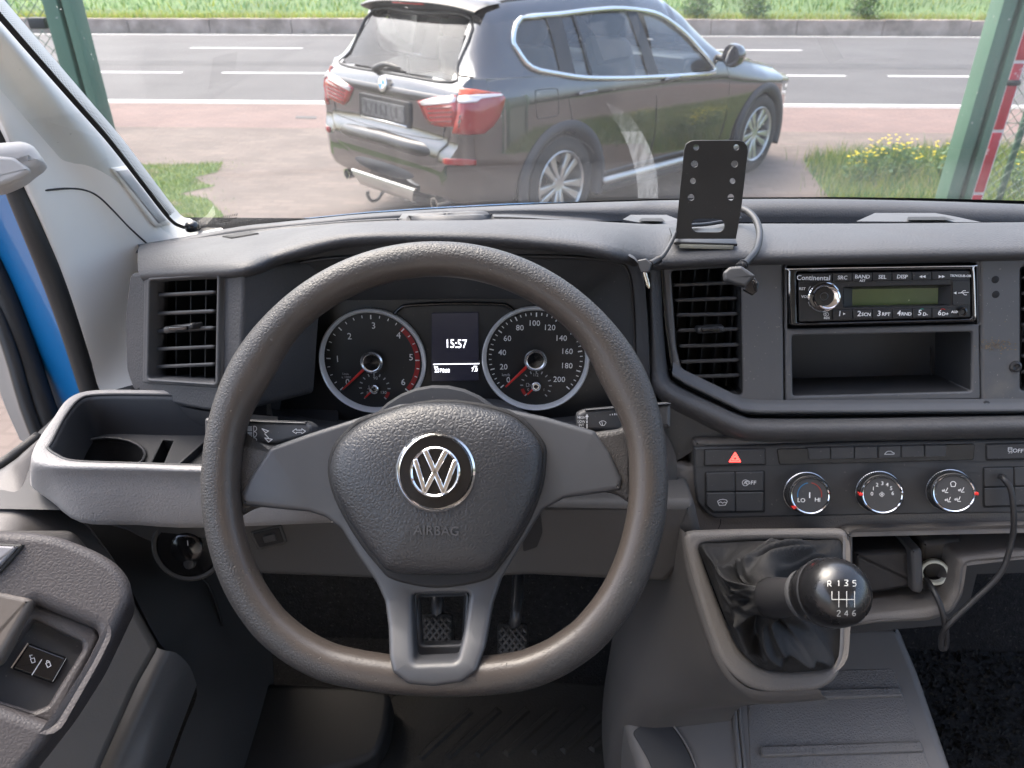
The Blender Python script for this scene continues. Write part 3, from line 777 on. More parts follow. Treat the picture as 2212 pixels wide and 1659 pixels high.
    # rear bumper ledge
bl = []
for z, x, hw in ((.735, -.945, .84), (.715, -1.0, .80), (.665, -1.02, .80), (.63, -1.0, .82)):
    bl.append([Vector((x+.13*abs(t)**3.0, hw*t, z+.02*(1-abs(t)))) for t in [(-1+2*k/20) for k in range(21)]])
m_pnt2 = M('bumper_paint', (.016, .013, .0125), .30, coat=.35)
loft('bumper_ledge', bl, m_pnt2, car, 1, 3)
lo = []
for z, x, hw in ((.545, -.975, .80), (.50, -1.0, .80), (.44, -.985, .78), (.36, -.93, .74), (.30, -.84, .70)):
    lo.append([Vector((x+.14*abs(t)**3.0, hw*t, z)) for t in [(-1+2*k/20) for k in range(21)]])
loft('lower_bumper', lo, m_clad, car, 1, 3)
sk = []
for z, x, hw in ((.415, -.995, .40), (.40, -1.012, .40), (.31, -.985, .34), (.285, -.93, .32)):
    sk.append([Vector((x, hw*t, z)) for t in [(-1+2*k/8) for k in range(9)]])
loft('skid_plate', sk, m_silver, car, 1, 3)
tube('tow_hook', [(-.92, .10, .30), (-.98, .10, .24), (-1.04, .10, .23), (-1.075, .10, .27), (-1.075, .10, .31)], .013, m_cblk, car, 8, 4)
tube('tailgate_seam', [rear_pt(y, z, .001) for y, z in ((.70, 1.10), (.685, .98), (.67, .82), (.60, .77), (0, .755), (-.60, .77), (-.67, .82), (-.685, .98), (-.70, 1.10))], .0035, m_cblk, car, 5, 4)
cr1 = [[rear_pt(y, z, o_) for y in [(-.66+1.32*k/14) for k in range(15)]] for z, o_ in ((1.045, .001), (1.035, .005), (1.015, .006), (.985, .001))]
loft('tailgate_crease', cr1, m_pnt2, car, 1, 3)
# tailgate details: plate, handle bar, badge
fp = Plane((-.945, 0, .885)); fp.n = Vector((-1, 0, .06)).normalized(); fp.u = Vector((0, -1, 0)); fp.v = fp.n.cross(fp.u)
fp.uvr = None
def lp(w, h, r): return rpoly([(-w, -h), (w, -h), (w, h), (-w, h)], r)
slab2('plate_recess', fp, lp(.31, .085, .02), -.03, -.004, m_cblk, car, bev=.004)
m_plate = M('plate', (.10, .10, .105), .35, var=.5, vs=28)
slab2('licence_plate', fp, lp(.26, .055, .008), -.004, .004, m_plate, car, bev=.002)
m_pl2 = M('plate_marks', (.035, .035, .04), .4)
for k, w in enumerate((.022, .012, .026, .016, .02, .01, .024)):
    u = -.20+k*.062
    mk('plate_mark', [fp.pt(u-w/2, -.035, .0055), fp.pt(u+w/2, -.035, .0055), fp.pt(u+w/2, .035, .0055), fp.pt(u-w/2, .035, .0055)], [(0, 1, 2, 3)], m_pl2, car, False)
slab2('plate_bar', fp, [(-.27, -.085), (.29, -.085), (.29, -.068), (-.27, -.068)], -.002, .012, m_chr, car, bev=.003)
eb = Vector((-.925, 0, 1.055)); en = Vector((-1, 0, .22)).normalized()
ebo = lathe('emblem', [(.052, -.006), (.052, .006), (.045, .009), (.0, .009)], eb, en, m_chr, car, 24)
fe = Plane(eb); fe.n = en; fe.u = Vector((0, -1, 0)); fe.v = fe.n.cross(fe.u)
for k, m in enumerate((M('badge_blue', (.05, .30, .62), .3), m_rear_w)*2):
    A = [(0, 0)]+[(.031*math.cos(R(90*k+9*j)), .031*math.sin(R(90*k+9*j))) for j in range(11)]
    mk('emblem_quarter', [fe.pt(u, v, .0105) for u, v in A], [tuple(range(12))], m, ebo, False)
# interior: floor tub, dashboard, seats
box('cabin_floor', (.75, 0, .78), (3.0, 1.62, .40), m_cblk, car, .05)
box('roof_lining', (.45, 0, 1.565), (1.75, 1.18, .03), m_clin, car, .01)
for x, ys_ in ((1.15, (-.38, .38)), (.20, (-.42, 0, .42))):
    for y in ys_:
        b = loft('seat_back', [[Vector((x-dx, y-w, z)), Vector((x-dx-.05, y, z)), Vector((x-dx, y+w, z)), Vector((x-dx+.10, y+w*.8, z)), Vector((x-dx+.13, y, z)), Vector((x-dx+.10, y-w*.8, z))] for z, dx, w in ((.9, 0, .24), (1.1, .05, .25), (1.24, .08, .21), (1.27, .09, .14))], m_cseat, car, 2, 2, True, True)
        loft('headrest', [[Vector((x-dx-.09, y-w, z)), Vector((x-dx-.11, y, z)), Vector((x-dx-.09, y+w, z)), Vector((x-dx-.0, y+w, z)), Vector((x-dx, y-w, z))] for z, dx, w in ((1.28, 0.02, .09), (1.33, .02, .14), (1.41, .02, .14), (1.45, .03, .09))], m_cseat, car, 2, 2, True, True)
box('dash_shelf', (1.95, 0, 1.03), (.5, 1.5, .14), m_cblk, car, .04)
# wheels
for ax in (0, 2.81):
    for sg in (-1, 1):
        c = Vector((ax, sg*.80, .365)); axd = Vector((0, sg, 0))
        wl = lathe('wheel', [(.235, -.11), (.30, -.125), (.345, -.115), (.362, -.08), (.365, 0), (.362, .08), (.345, .112), (.30, .122), (.262, .118), (.243, .105), (.235, .08)], c, axd, m_tyre, car, 40, cap=False)
        lathe('rim', [(.243, .100), (.250, .112), (.243, .118), (.232, .108), (.226, .06), (.222, -.05), (.10, -.06), (0, -.06)], c, axd, m_alloy, wl, 40, cap=False)
        lathe('disc', [(.16, -.02), (.16, 0), (0, 0)], c, axd, m_cblk, wl, 28)
        lathe('hub', [(.07, .02), (.066, .078), (.05, .088), (.035, .084), (.0, .084)], c, axd, m_alloy, wl, 20)
        fr = Plane(c); fr.n = axd.copy(); fr.u = Vector((1, 0, 0)); fr.v = fr.n.cross(fr.u)
        for k in range(10):
            a = 2*math.pi*k/10; da = .16
            for s in (1,):
                a1 = a; a2 = a+(.10 if k % 2 else -.10)
                P = [(.05*math.cos(a1-.26), .05*math.sin(a1-.26)), (.05*math.cos(a1+.26), .05*math.sin(a1+.26)), (.236*math.cos(a2+.13), .236*math.sin(a2+.13)), (.236*math.cos(a2-.13), .236*math.sin(a2-.13))]
                slab2('spoke', fr, P, .045, .088, m_alloy, wl, bev=.008, warp=lambda u, v: .012*(math.hypot(u, v)/.236))
LOC[car.name] = Vector((0, 0, 0))
# ================================================================== INSIDE THE VAN
m_pad = M('dash_pad', (.056, .057, .061), .56, spec=.45, var=.10, vs=7, rv=.06, grain=(230, .27, .0006), tint=((.082, .081, .084), 5, .5, .8), speck=((.16, .155, .15), 300, .76))
m_pad2 = M('dash_smooth', (.075, .076, .080), .55, var=.08, vs=9, noise=(700, .15, .0006))
m_blk = M('black_plastic', (.048, .049, .052), .48, var=.12, vs=10, speck=((.13, .12, .11), 330, .71), noise=(900, .1, .0004))
m_void = M('vent_inside', (.010, .010, .011), .7)
m_gloss = M('gloss_black', (.008, .008, .009), .16, coat=.25)
m_slat = M('vent_slat', (.030, .031, .034), .38, var=.15, vs=20)
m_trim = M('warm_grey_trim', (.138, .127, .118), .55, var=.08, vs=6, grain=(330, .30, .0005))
m_trimd = M('dark_grey_trim', (.060, .057, .055), .6, var=.12, vs=5, noise=(500, .2, .0006))
m_lip = M('tray_trim', (.275, .268, .262), .5, var=.05, vs=6, grain=(300, .35, .0006))
m_tray = M('tray_liner', (.030, .031, .034), .55, var=.12, vs=9, noise=(500, .15, .0005))
m_lite = M('pale_trim', (.79, .76, .695), .7, var=.03, vs=5, grain=(600, .12, .0003), tint=((.68, .655, .605), 4, .62, .78))
m_chrome = M('chrome', (.82, .83, .84), .08, metal=1.0)
m_satin = M('satin_chrome', (.66, .67, .68), .25, metal=1.0)
m_prt = M('white_print', (.78, .79, .80), .6)
m_prd = M('grey_print', (.42, .43, .44), .6)
m_emb = M('embossed_mark', (.055, .056, .06), .5)
m_redp = M('red_print', (.62, .03, .025), .45)
m_carpet = M('carpet', (.011, .011, .012), .95, var=.6, vs=120, noise=(260, 1.0, .006), speck=((.05, .048, .044), 180, .66))
m_matr = M('mat_rubber', (.013, .013, .0125), .75, var=.35, vs=9, noise=(300, .5, .002), tint=((.028, .026, .022), 6, .55, .75))
m_blue = M('blue_paint', (.004, .125, .33), .35, coat=.6, var=.05, vs=2)
m_seal = M('rubber_seal', (.018, .018, .018), .5, var=.2, vs=9)
m_wheel = M('wheel_rubber', (.042, .0395, .0385), .46, rv=.10, vs=16, var=.08, grain=(420, .40, .0005), tint=((.050, .045, .041), 11, .50, .78))
m_spoke = M('wheel_spoke', (.054, .056, .061), .38, var=.06, vs=9, noise=(800, .12, .0004))
m_bag = M('airbag_skin', (.028, .029, .032), .40, spec=.55, grain=(290, .40, .0006), tint=((.07, .06, .045), 9, .68, .8))
m_leather = M('boot_leather', (.019, .019, .020), .68, spec=.30, grain=(460, .30, .0004), noise=(60, .25, .004), speck=((.10, .09, .08), 420, .75))
m_cable = M('cable_black', (.020, .020, .022), .45)

def wrapw(name, tree, poly, mat, par, off=.003, side=.006, n=4, rings=(1.0, .97, .6, .25, .03), fallback_d=.95):
    """panel that follows another surface inside an outline"""
    c = Vector((sum(p[0] for p in poly)/len(poly), sum(p[1] for p in poly)/len(poly))); L = []
    for i in range(len(poly)):
        a, b = Vector(poly[i]), Vector(poly[(i+1) % len(poly)]); L += [a+(b-a)*(k/n) for k in range(n)]
    V = []
    for j, s in enumerate(rings):
        for p in L:
            q = c+(p-c)*s; d = ray(q.x, q.y).normalized(); l, nn, i, _ = tree.ray_cast(CAM, d)
            if l is None: l, nn = W(q.x, q.y, fallback_d), -d
            if nn.dot(d) > 0: nn = -nn
            V.append(l+nn*(off if j else off-side))
    Fc = grid_faces(len(rings), len(L), True); Fc.append(tuple((len(rings)-1)*len(L)+k for k in range(len(L))))
    return normals(mk(name, V, Fc, mat, par))
def tree_of(o):
    off = LOC[o.name]; return BVHTree.FromPolygons([tuple(v.co+off) for v in o.data.vertices], [tuple(p.vertices) for p in o.data.polygons])

# ------------------------------------------------------------------ planes of the dashboard
CPL = Plane(W(1900, 640, .80), 16, -3)                  # radio face
KPL = Plane(W(1900, 1040, .84), 16, -3)                 # heater controls
VPL = Plane(W(393, 715, .80), 14, -33)                  # outboard vent
GPL = Plane(W(980, 780, .87), 12, -1)                   # instruments

# ------------------------------------------------------------------ dashboard body
dash = thing('dashboard', 'dark grey grained dashboard spanning the van below the windscreen', 'dashboard', (.1, .85, 1.4))
cx_ = [300, 400, 520, 598, 698, 778, 938, 1098, 1258, 1320, 1358, 1400, 1450, 1600, 1800, 2000, 2212, 2420, 3100]
A_y = [530, 512, 490, 481, 471, 463, 452, 444, 438, 436, 435, 433.5, 432.5, 430, 430, 434, 441, 449, 462]
A_f = np.interp(cx_, [300, 520, 940, 1400, 3100], [.93, 1.0, 1.08, 1.12, 1.12])
D_y = [534, 523, 507, 497, 487, 481, 475, 474, 477, 480, 482, 484, 484, 483, 483, 482, 480, 478, 476]
D_f = np.interp(cx_, [300, 520, 780, 940, 1258, 1430, 3100], [.86, .845, .83, .82, .82, .86, .86])
F_y = [592, 585, 577, 550, 522, 510, 508, 514, 530, 542, 551, 562, 562, 554, 549.5, 546, 542.5, 539, 535]
F_f = np.interp(cx_, [300, 400, 520, 598, 1320, 1400, 1450, 3100], [.80, .77, .735, .70, .70, .735, .747, .747])
dip = np.interp(cx_, [300, 1180, 1300, 1400, 3100], [.002, .002, .02, .06, .06])
rowA = [WY(x, y, f) for x, y, f in zip(cx_, A_y, A_f)]
rowB = [WY(x, y+np.interp(x, [300, 1100, 1450], [2, 8, 24]), f-.04) for x, y, f in zip(cx_, A_y, A_f)]
rowD = [WY(x, y, f) for x, y, f in zip(cx_, D_y, D_f)]
rowF = [WY(x, y, f) if x > 560 else VPL.at(x, y, .007) for x, y, f in zip(cx_, F_y, F_f)]
rowE = [d.lerp(f, .6)+Vector((0, 0, .006)) for d, f in zip(rowD, rowF)]
dn = lambda r, y, z: [p+Vector((0, y, z)) for p in r]
rowA0 = dn(rowA, .06, -.03)
rowB2 = [p+Vector((0, -.012, -.5*k-.004)) for p, k in zip(rowB, dip)]
rowC = [b.lerp(d, .45)+Vector((0, 0, -k)) for b, d, k in zip(rowB, rowD, dip)]
rowD2 = [p+Vector((0, .014, -.45*k)) for p, k in zip(rowD, dip)]
rows = [rowA0, rowA, rowB, rowB2, rowC, rowD2, rowD, rowE, rowF, dn(rowF, .010, -.014), dn(rowF, .035, -.018)]
top = loft('top_pad', rows, m_pad, dash, 4, 3)
# recess round the instruments
L0 = [(505, 880), (500, 760), (503, 650), (516, 588), (598, 553), (698, 525), (778, 513), (938, 511), (1098, 517), (1258, 533), (1358, 553), (1386, 590), (1396, 660), (1402, 760), (1405, 880)]
L1 = [(548, 880), (548, 760), (550, 680), (556, 597), (640, 568), (722, 556), (800, 553), (940, 551), (1126, 552), (1238, 554), (1330, 565), (1357, 590), (1366, 660), (1370, 760), (1372, 880)]
L2 = [(600, 905), (622, 800), (652, 720), (690, 655), (760, 649), (830, 648), (900, 647), (980, 646), (1080, 646), (1160, 646), (1230, 646), (1274, 647), (1298, 720), (1316, 800), (1335, 905)]
fw0 = [.735]+[.715]*13+[.735]
r0 = [WY(*p, f) for p, f in zip(L0, fw0)]; r0b = [p+Vector((0, .012, 0)) for p in r0]
r1 = [WY(*p, .742) for p in L1]; r1b = [WY(*p, .748) for p in L1]
r2 = [GPL.at(*p) for p in L2]
loft('instrument_recess', [r0, r0b, r1], m_pad2, dash, 4, 2)
loft('visor_lining', [[p+Vector((0, .001, 0)) for p in r1], [a.lerp(b, .06) for a, b in zip(r1, r2)], [a.lerp(b, .5) for a, b in zip(r1, r2)], r2], m_blk, dash, 4, 2)
tube('visor_edge', [p+Vector((0, -.002, 0)) for p in r1], .0022, m_slat, dash, 6, 4)
# facing between outboard vent and instruments, with the dash end
slab('end_facing', VPL, [(279, 590), (400, 582), (524, 573), (526, 640), (520, 760), (516, 892), (440, 886), (330, 864), (288, 845), (272, 800), (268, 690)], -.10, .0, m_pad, dash, 16, [[(317, 599), (473, 589), (471, 833), (313, 823)]], .004, 3, hr=10)
# underside below the outboard vent
lo1 = [VPL.at(x, y, -.004) for x, y in ((283, 835), (300, 850), (340, 866), (440, 888), (515, 893), (600, 900))]
lo2 = [WY(x, y, .73) for x, y in ((290, 850), (310, 875), (350, 905), (420, 934), (500, 950), (600, 958))]
lo3 = [p+Vector((0, .06, .01)) for p in lo2]
loft('end_underside', [lo1, lo2, lo3], m_blk, dash, 4, 4)
# padded roll round the radio panel
pth = [(1407, 548), (1409, 600), (1413, 700), (1424, 806), (1452, 846), (1520, 880), (1596, 914), (1640, 921), (1800, 921), (2000, 918), (2212, 914), (2450, 909), (2700, 903), (3000, 896)]
rowsP = []
for h, ins in ((-.012, 20), (.012, 15), (.024, 3), (.026, -14), (.014, -30), (-.03, -42)):
    rr = []
    for i, p in enumerate(pth):
        a, b = Vector(pth[max(i-1, 0)]), Vector(pth[min(i+1, len(pth)-1)]); t = (b-a).normalized(); nrm = Vector((t.y, -t.x))
        k = np.interp(p[1], [700, 900], [.38, 1.0]) if i < 8 else 1.0
        q = Vector(p)+nrm*(ins if ins > 0 else ins*k); rr.append(CPL.at(q.x, q.y, h*(.7 if i < 4 else 1)))
    rowsP.append(rr)
loft('panel_roll', rowsP, m_pad, dash, 5, 3)
# dark band under the roll, over the heater controls
slab('shadow_gap', KPL, [(1380, 870), (1440, 870), (1600, 930), (3020, 905), (3020, 935), (1800, 962), (1500, 972), (1437, 1012), (1380, 1000)], -.08, -.012, m_blk, dash, 4)
# sill below the instruments and column shroud
s1 = [WY(x, y, .745) for x, y in ((552, 872), (620, 892), (720, 906), (940, 912), (1180, 904), (1290, 890), (1372, 872))]
s2 = [WY(x, y, .705) for x, y in ((500, 890), (600, 914), (720, 930), (940, 936), (1180, 930), (1290, 914), (1405, 890))]
s3 = [WY(x, y, .70) for x, y in ((430, 975), (600, 1000), (720, 1010), (940, 1015), (1180, 1010), (1290, 1000), (1460, 985))]
s4 = [WY(x, y, .68) for x, y in ((430, 1120), (600, 1125), (720, 1125), (940, 1125), (1180, 1125), (1290, 1125), (1460, 1120))]
loft('instrument_sill', [s1, s2, s3, s4], m_blk, dash, 4, 4)
# defroster outlets in the channel behind the pad, sensor cover
def outlet(poly, y, hgt, slot):
    P = [WY(px, py, y+dy) for px, py, dy in poly]; q = [p-Vector((0, 0, .05)) for p in P]
    n = len(P); o = mk('defroster_outlet', P+q, [tuple(range(n))]+[(i, n+i, n+(i+1) % n, (i+1) % n) for i in range(n)], m_pad2, dash, False); normals(o)
    S = [WY(px, py, y+dy)+Vector((0, -.004, .0012)) for px, py, dy in slot]
    mk('slot', S, [tuple(range(len(S)))], m_void, o, False)
outlet([(1345, 474, 0), (1362, 464, .05), (1440, 464, .05), (1466, 474, .02), (1470, 488, 0), (1400, 484, 0)], .885, .03, [(1378, 477, .0), (1385, 471, .03), (1428, 471, .03), (1436, 478, .0)])
outlet([(1850, 478, 0), (1890, 460, .06), (2020, 460, .06), (2065, 468, .03), (2120, 480, 0)], .885, .03, [(1955, 475, .0), (1958, 468, .03), (2035, 468, .03), (2060, 475, .0)])
tree_top = tree_of(top)
wrapw('sensor_cover', tree_top, [(856, 473), (900, 464), (965, 460), (1035, 463), (1075, 471), (1040, 475), (960, 476), (890, 476)], m_pad2, dash, .005, .006)
wrapw('corner_slot', tree_top, [(480, 512), (540, 503), (560, 506), (500, 516)], m_void, dash, .0015, .003)

# ------------------------------------------------------------------ vents
def vent(name, lab, pl, hole, slats, nv, tabq, depth=.055, group='dashboard air vents'):
    c = pl.at(sum(p[0] for p in hole)/len(hole), sum(p[1] for p in hole)/len(hole), 0)
    t = thing(name, lab, 'air vent', c-pl.n*depth, group)
    m = pl.sc(*hole[0]); q = [pl.uv(x, y, 0) for x, y in hole]; ro = rpoly(q, 9*m)
    if area2(ro) < 0: ro = ro[::-1]
    # box behind
    V = [pl.pt(u, v, .0) for u, v in ro]+[pl.pt(u, v, -depth) for u, v in ro]; n = len(ro)
    mk('duct', V, [(i, (i+1) % n, n+(i+1) % n, n+i) for i in range(n)]+[tuple(range(n, 2*n))[::-1]], m_void, t, False)
    us = [p[0] for p in q]; u0, u1 = min(us)+.003, max(us)-.003; vs_ = [p[1] for p in q]
    for k in range(nv):                                 # upright vanes at the back
        u = u0+(u1-u0)*(k+.7)/(nv+.4); vv = [pl.pt(u-.001, v, h) for v in (min(vs_)+.004, max(vs_)-.004) for h in (-.05, -.022)]+[pl.pt(u+.001, v, h) for v in (min(vs_)+.004, max(vs_)-.004) for h in (-.05, -.022)]
        mk('vane', vv, [(0, 1, 3, 2), (4, 6, 7, 5), (1, 5, 7, 3), (0, 2, 6, 4)], m_void, t, False)
    for (xa, ya, xb, yb) in slats:                      # cross slats
        a, b = Vector(pl.uv(xa, ya, -.004)), Vector(pl.uv(xb, yb, -.004)); rows = []
        for s in (0, .04, .5, .96, 1.0):
            p = a.lerp(b, s); w = .35 if s in (0, 1.0) else 1.0
            rows.append([pl.pt(p.x, p.y+dv*w, -.004+dh) for dv, dh in ((.0022, -.001), (.0016, -.0002), (-.0016, -.0002), (-.0022, -.001), (-.0045, -.022), (-.0025, -.023))])
        loft('slat', rows, m_slat, t, 1, 1, True, True)
    if tabq:
        o = slab('thumb_tab', pl, tabq, -.008, .006, m_slat, t, 6, bev=.003); tx, ty = sum(p[0] for p in tabq)/4, sum(p[1] for p in tabq)/4
        slab('grip', pl, [(tx-20, ty-4), (tx+20, ty-5), (tx+19, ty+4), (tx-19, ty+5)], .004, .0085, m_gloss, o, 3, bev=.0015)
    return t, ro
hl = [(322, 606), (468, 596), (464, 828), (318, 818)]
vl, ro = vent('air_vent', 'square outboard air vent in the dash end beside the pale pillar', VPL, hl, [(328, 638, 464, 631), (326, 678, 462, 672), (325, 717, 461, 708), (325, 755, 461, 749), (326, 793, 461, 787)], 4, [(350, 706), (412, 698), (414, 712), (352, 722)])
slab('surround', VPL, [(310, 594), (480, 583), (478, 840), (306, 829)], -.02, .003, m_pad2, vl, 14, [hl], .003, 2, hr=9)
slab('inner_ring', VPL, [(317, 600), (473, 590), (470, 834), (313, 824)], -.012, .0065, m_pad2, vl, 11, [hl], .0016, 2, hr=9)
hc = [(1451, 586), (1599, 577), (1603, 852), (1563, 848), (1477, 811), (1462, 750)]
vcl, _ = vent('air_vent', 'tall angled air vent left of the radio', CPL, hc, [(1455, 616, 1592, 610), (1458, 649, 1594, 644), (1461, 681, 1595, 678), (1464, 714, 1596, 711), (1467, 748, 1597, 745), (1470, 782, 1598, 778), (1476, 815, 1599, 811)], 5, [(1505, 707), (1566, 704), (1566, 719), (1505, 722)])
hr_ = [(2206, 577), (2350, 568), (2345, 760), (2320, 836), (2206, 843)]
vcr, _ = vent('air_vent', 'air vent cut off at the right edge of the radio panel', CPL, hr_, [(2208, 600+34*k, 2344, 594+34*k) for k in range(7)], 5, None)

# ------------------------------------------------------------------ radio panel
P0 = CPL.at(1900, 870)
pan = thing('radio_panel', 'matt black dusty centre panel around radio and open cubby', 'panel', P0)
cub = [(1711, 725), (2101, 717), (2099, 846), (1713, 856)]
rad = [(1697, 575), (2111, 566), (2117, 700), (1699, 711)]
m_fas = M('fascia_plastic', (.088, .090, .096), .45, var=.10, vs=9, speck=((.20, .19, .18), 330, .70), noise=(900, .1, .0004), rv=.06, tint=((.125, .12, .115), 13, .60, .76))
slab('fascia', CPL, [(1428, 565), (1800, 555), (3000, 541), (3000, 893), (1640, 897), (1604, 889), (1484, 829), (1455, 805), (1440, 700)], -.05, 0, m_fas, pan, 10, [hc, hr_, [(1692, 568), (2117, 558), (2122, 866), (1694, 875)]], .003, 2, hr=7)
slab('bevel_trim', CPL, [(1424, 561), (1800, 551), (3004, 537), (3004, 897), (1640, 901), (1601, 893), (1480, 832), (1450, 806), (1435, 700)], -.05, -.0025, m_gloss, pan, 10, [[(1434, 569), (1800, 559), (2996, 545), (2996, 889), (1640, 893), (1608, 885), (1488, 826), (1460, 803), (1446, 700)]], .001, 1, hr=10)
slab('insert', CPL, [(1695, 570), (2114, 561), (2119, 863), (1697, 872)], -.05, -.0012, m_fas, pan, 7, [rad, cub], .0022, 2, hr=7)
bb = [(1452, 808), (1478, 826), (1602, 886), (1640, 890), (1900, 889), (2200, 887), (3000, 885)]
loft('lower_bevel', [[CPL.at(x+2, y-26, .0004) for x, y in bb], [CPL.at(x+1, y-12, .004) for x, y in bb], [CPL.at(x, y, .010) for x, y in bb], [CPL.at(x, y+5, .002) for x, y in bb]], M('fascia_bevel', (.085, .087, .092), .42, var=.1, vs=9, speck=((.13, .12, .11), 330, .735)), pan, 1, 2)
# cubby box
q = [CPL.uv(*p, 0) for p in cub]; inn = [(a*.97+.003, b*1.0) for a, b in q]
V = [CPL.pt(u, v, -.004) for u, v in q]+[CPL.pt(u, v, -.085) for u, v in q]
mk('cubby', V, [(0, 1, 5, 4), (1, 2, 6, 5), (2, 3, 7, 6), (3, 0, 4, 7), (4, 5, 6, 7)], m_tray, pan, False)
mk('cubby_rib', [CPL.at(2009, 750, -.083), CPL.at(2011, 750, -.080), CPL.at(2013, 838, -.080), CPL.at(2011, 838, -.083)], [(0, 1, 2, 3)], m_slat, pan, False)
# radio bay behind, scuffs and screw holes on the fascia
q = [CPL.uv(*p, 0) for p in rad]; V = [CPL.pt(u, v, -.002) for u, v in q]+[CPL.pt(u, v, -.03) for u, v in q]
mk('radio_bay', V, [(0, 1, 5, 4), (1, 2, 6, 5), (2, 3, 7, 6), (3, 0, 4, 7), (4, 5, 6, 7)], m_void, pan, False)
for (x, y) in ((2150, 604), (2151, 636)):
    lathe('filled_hole', [(.004, .0), (.003, .0006), (0, .0006)], CPL.at(x, y), CPL.n, m_void, pan, 12)
for (x, y) in ((2193, 792), (2128, 876)):
    lathe('screw_hole', [(.0065, .0), (.006, .002), (.004, .003), (.003, .001), (0, .0)], CPL.at(x, y), CPL.n, m_slat, pan, 12)
m_scuf = M('scuff', (.16, .12, .075), .9, var=.5, vs=200)
V, Fc = [], []
for k in range(150):
    x, y = random.gauss(2152, 20), random.gauss(747, 7)
    if x > 2198 or random.random() < .2: x, y = random.gauss(2150, 28), random.gauss(790, 36)
    s = random.uniform(.5, 2.0) if y < 765 else random.uniform(.3, .8); kk = len(V)
    V += [CPL.at(x+dx*s, y+dy*s*.6, .0005) for dx, dy in ((-1, -1), (1, -.6), (.8, 1), (-.7, .7))]; Fc.append((kk, kk+1, kk+2, kk+3))
o = mk('scuff_marks', V, Fc, m_scuf, pan, False); o['kind'] = 'stuff'

# ------------------------------------------------------------------ radio
rd = thing('car_radio', 'black single-slot car radio with green display and chrome volume knob', 'radio', CPL.at(1905, 705))
H = .006
slab('frame', CPL, [(1703, 579), (2104, 573), (2109, 696), (1707, 705)], -.025, H-.001, m_gloss, rd, 8, [[(1721, 588), (2098, 583), (2100, 688), (1723, 698)]], .0022, 3, hr=5)
e = [CPL.at(*p, H+.0002) for p in cr([(1705, 640, 0), (1705, 586, 0), (1710, 581, 0), (1900, 577.5, 0), (2096, 575, 0), (2102, 579, 0), (2105, 640, 0), (2106.5, 690, 0)], 4) for p in [(p.x, p.y)]]
tube('chrome_edge', e, .0011, m_satin, rd, 6, 1)
m_face = M('radio_face', (.016, .016, .018), .32, speck=((.12, .11, .10), 420, .74))
slab('face', CPL, [(1724, 590), (2096, 584), (2098, 686), (1726, 696)], -.02, H-.002, m_face, rd, 4, [[(1823, 621), (2053, 616), (2053, 659), (1822, 664)]], .0012, 2, hr=3)
bx = [1798, 1841, 1884.5, 1927, 1970.5, 2013, 2055]
def sl(x): return (x-1725)*-.0155
for i in range(6):
    a, b = bx[i], bx[i+1]
    slab('button', CPL, [(a+.8, 590.5+sl(a)), (b-.8, 590.5+sl(b)), (b-.8, 609.5+sl(b)), (a+.8, 609.5+sl(a))], 0, H, m_face, rd, 2, bev=.0008)
    slab('button', CPL, [(a+1.2, 671.5+sl(a)), (b-.2, 671.5+sl(b)), (b-.2, 691+sl(b)), (a+1.2, 691+sl(a))], 0, H, m_face, rd, 2, bev=.0008)
slab('brand_strip', CPL, [(1727, 591), (1797, 590), (1797, 608.5), (1727, 609.5)], 0, H-.0006, m_face, rd, 2, bev=.0006)
for s, x, y, z in (('Continental', 1757, 600.5, 11), ('SRC', 1820, 600, 8.5), ('BAND', 1863, 598, 8.5), ('AST', 1863, 606.5, 5), ('SEL', 1906, 598.6, 8.5), ('DISP', 1949, 598, 8.5), ('TR7412UB-OR', 2075, 596, 5.2),
                   ('RST', 1733, 624, 6), ('VOL', 1739, 641, 6), ('1', 1814, 678, 12), ('2', 1856, 678, 12), ('SCN', 1871, 679.5, 7.5), ('3', 1899, 677.5, 12), ('RPT', 1914, 679, 7.5), ('4', 1942, 677, 12), ('RND', 1958, 678.5, 7.5),
                   ('5', 1987, 676, 12), ('D-', 1999, 679, 7.5), ('6', 2030, 676, 12), ('D+', 2042, 678.5, 7.5), ('AUX', 2063, 674, 5.5), ('RDS', 1786, 687, 5)):
    txt(s, CPL, x, y, z, m_prt, rd, H+.0004, bold=.12, rot=.016)
strokes('symbol', CPL, [arc(1786, 679, 4, 0, 360, 10), arc(1782, 679, 3, 0, 360, 10)], .9, m_prt, rd, H+.0004)
def tri(x, y, s, d): return [(x-d*s, y-s), (x+d*s, y), (x-d*s, y+s)]
V, Fc = [], []
for (x, y, d, s) in ((1989, 597.6, -1, 3.4), (1996, 597.4, -1, 3.4), (2031, 597.5, 1, 3.4), (2038, 597.4, 1, 3.4), (2063, 632.8, -1, 3), (1824, 678, 1, 2.6)):
    k = len(V); V += [CPL.at(a, b, H+.0005) for a, b in tri(x, y, s, d)]; Fc.append((k, k+1, k+2))
mk('arrow_marks', V, Fc, m_prt, rd, False)
slab('usb_flap', CPL, [(2057.5, 606.5), (2096, 605.5), (2096.5, 659), (2058, 660)], 0, H-.0002, m_face, rd, 2, bev=.0007)
strokes('usb_mark', CPL, [[(2070, 633), (2092, 631.5)], [(2076, 632.5), (2081, 628), (2086, 628)], [(2079, 632.5), (2084, 637), (2088, 637)]], 1.3, m_prt, rd, H+.0005)
lathe('aux_socket', [(.0048, 0), (.0048, .0012), (.0032, .0016), (.0024, .0), (.0, -.004)], CPL.at(2078.6, 673.6, H), CPL.n, m_gloss, rd, 18)
strokes('phone_mark', CPL, [arc(1992, 672, 5, 60, 150, 6)], 1.2, M('green_print', (.05, .45, .35), .5), rd, H+.0005)
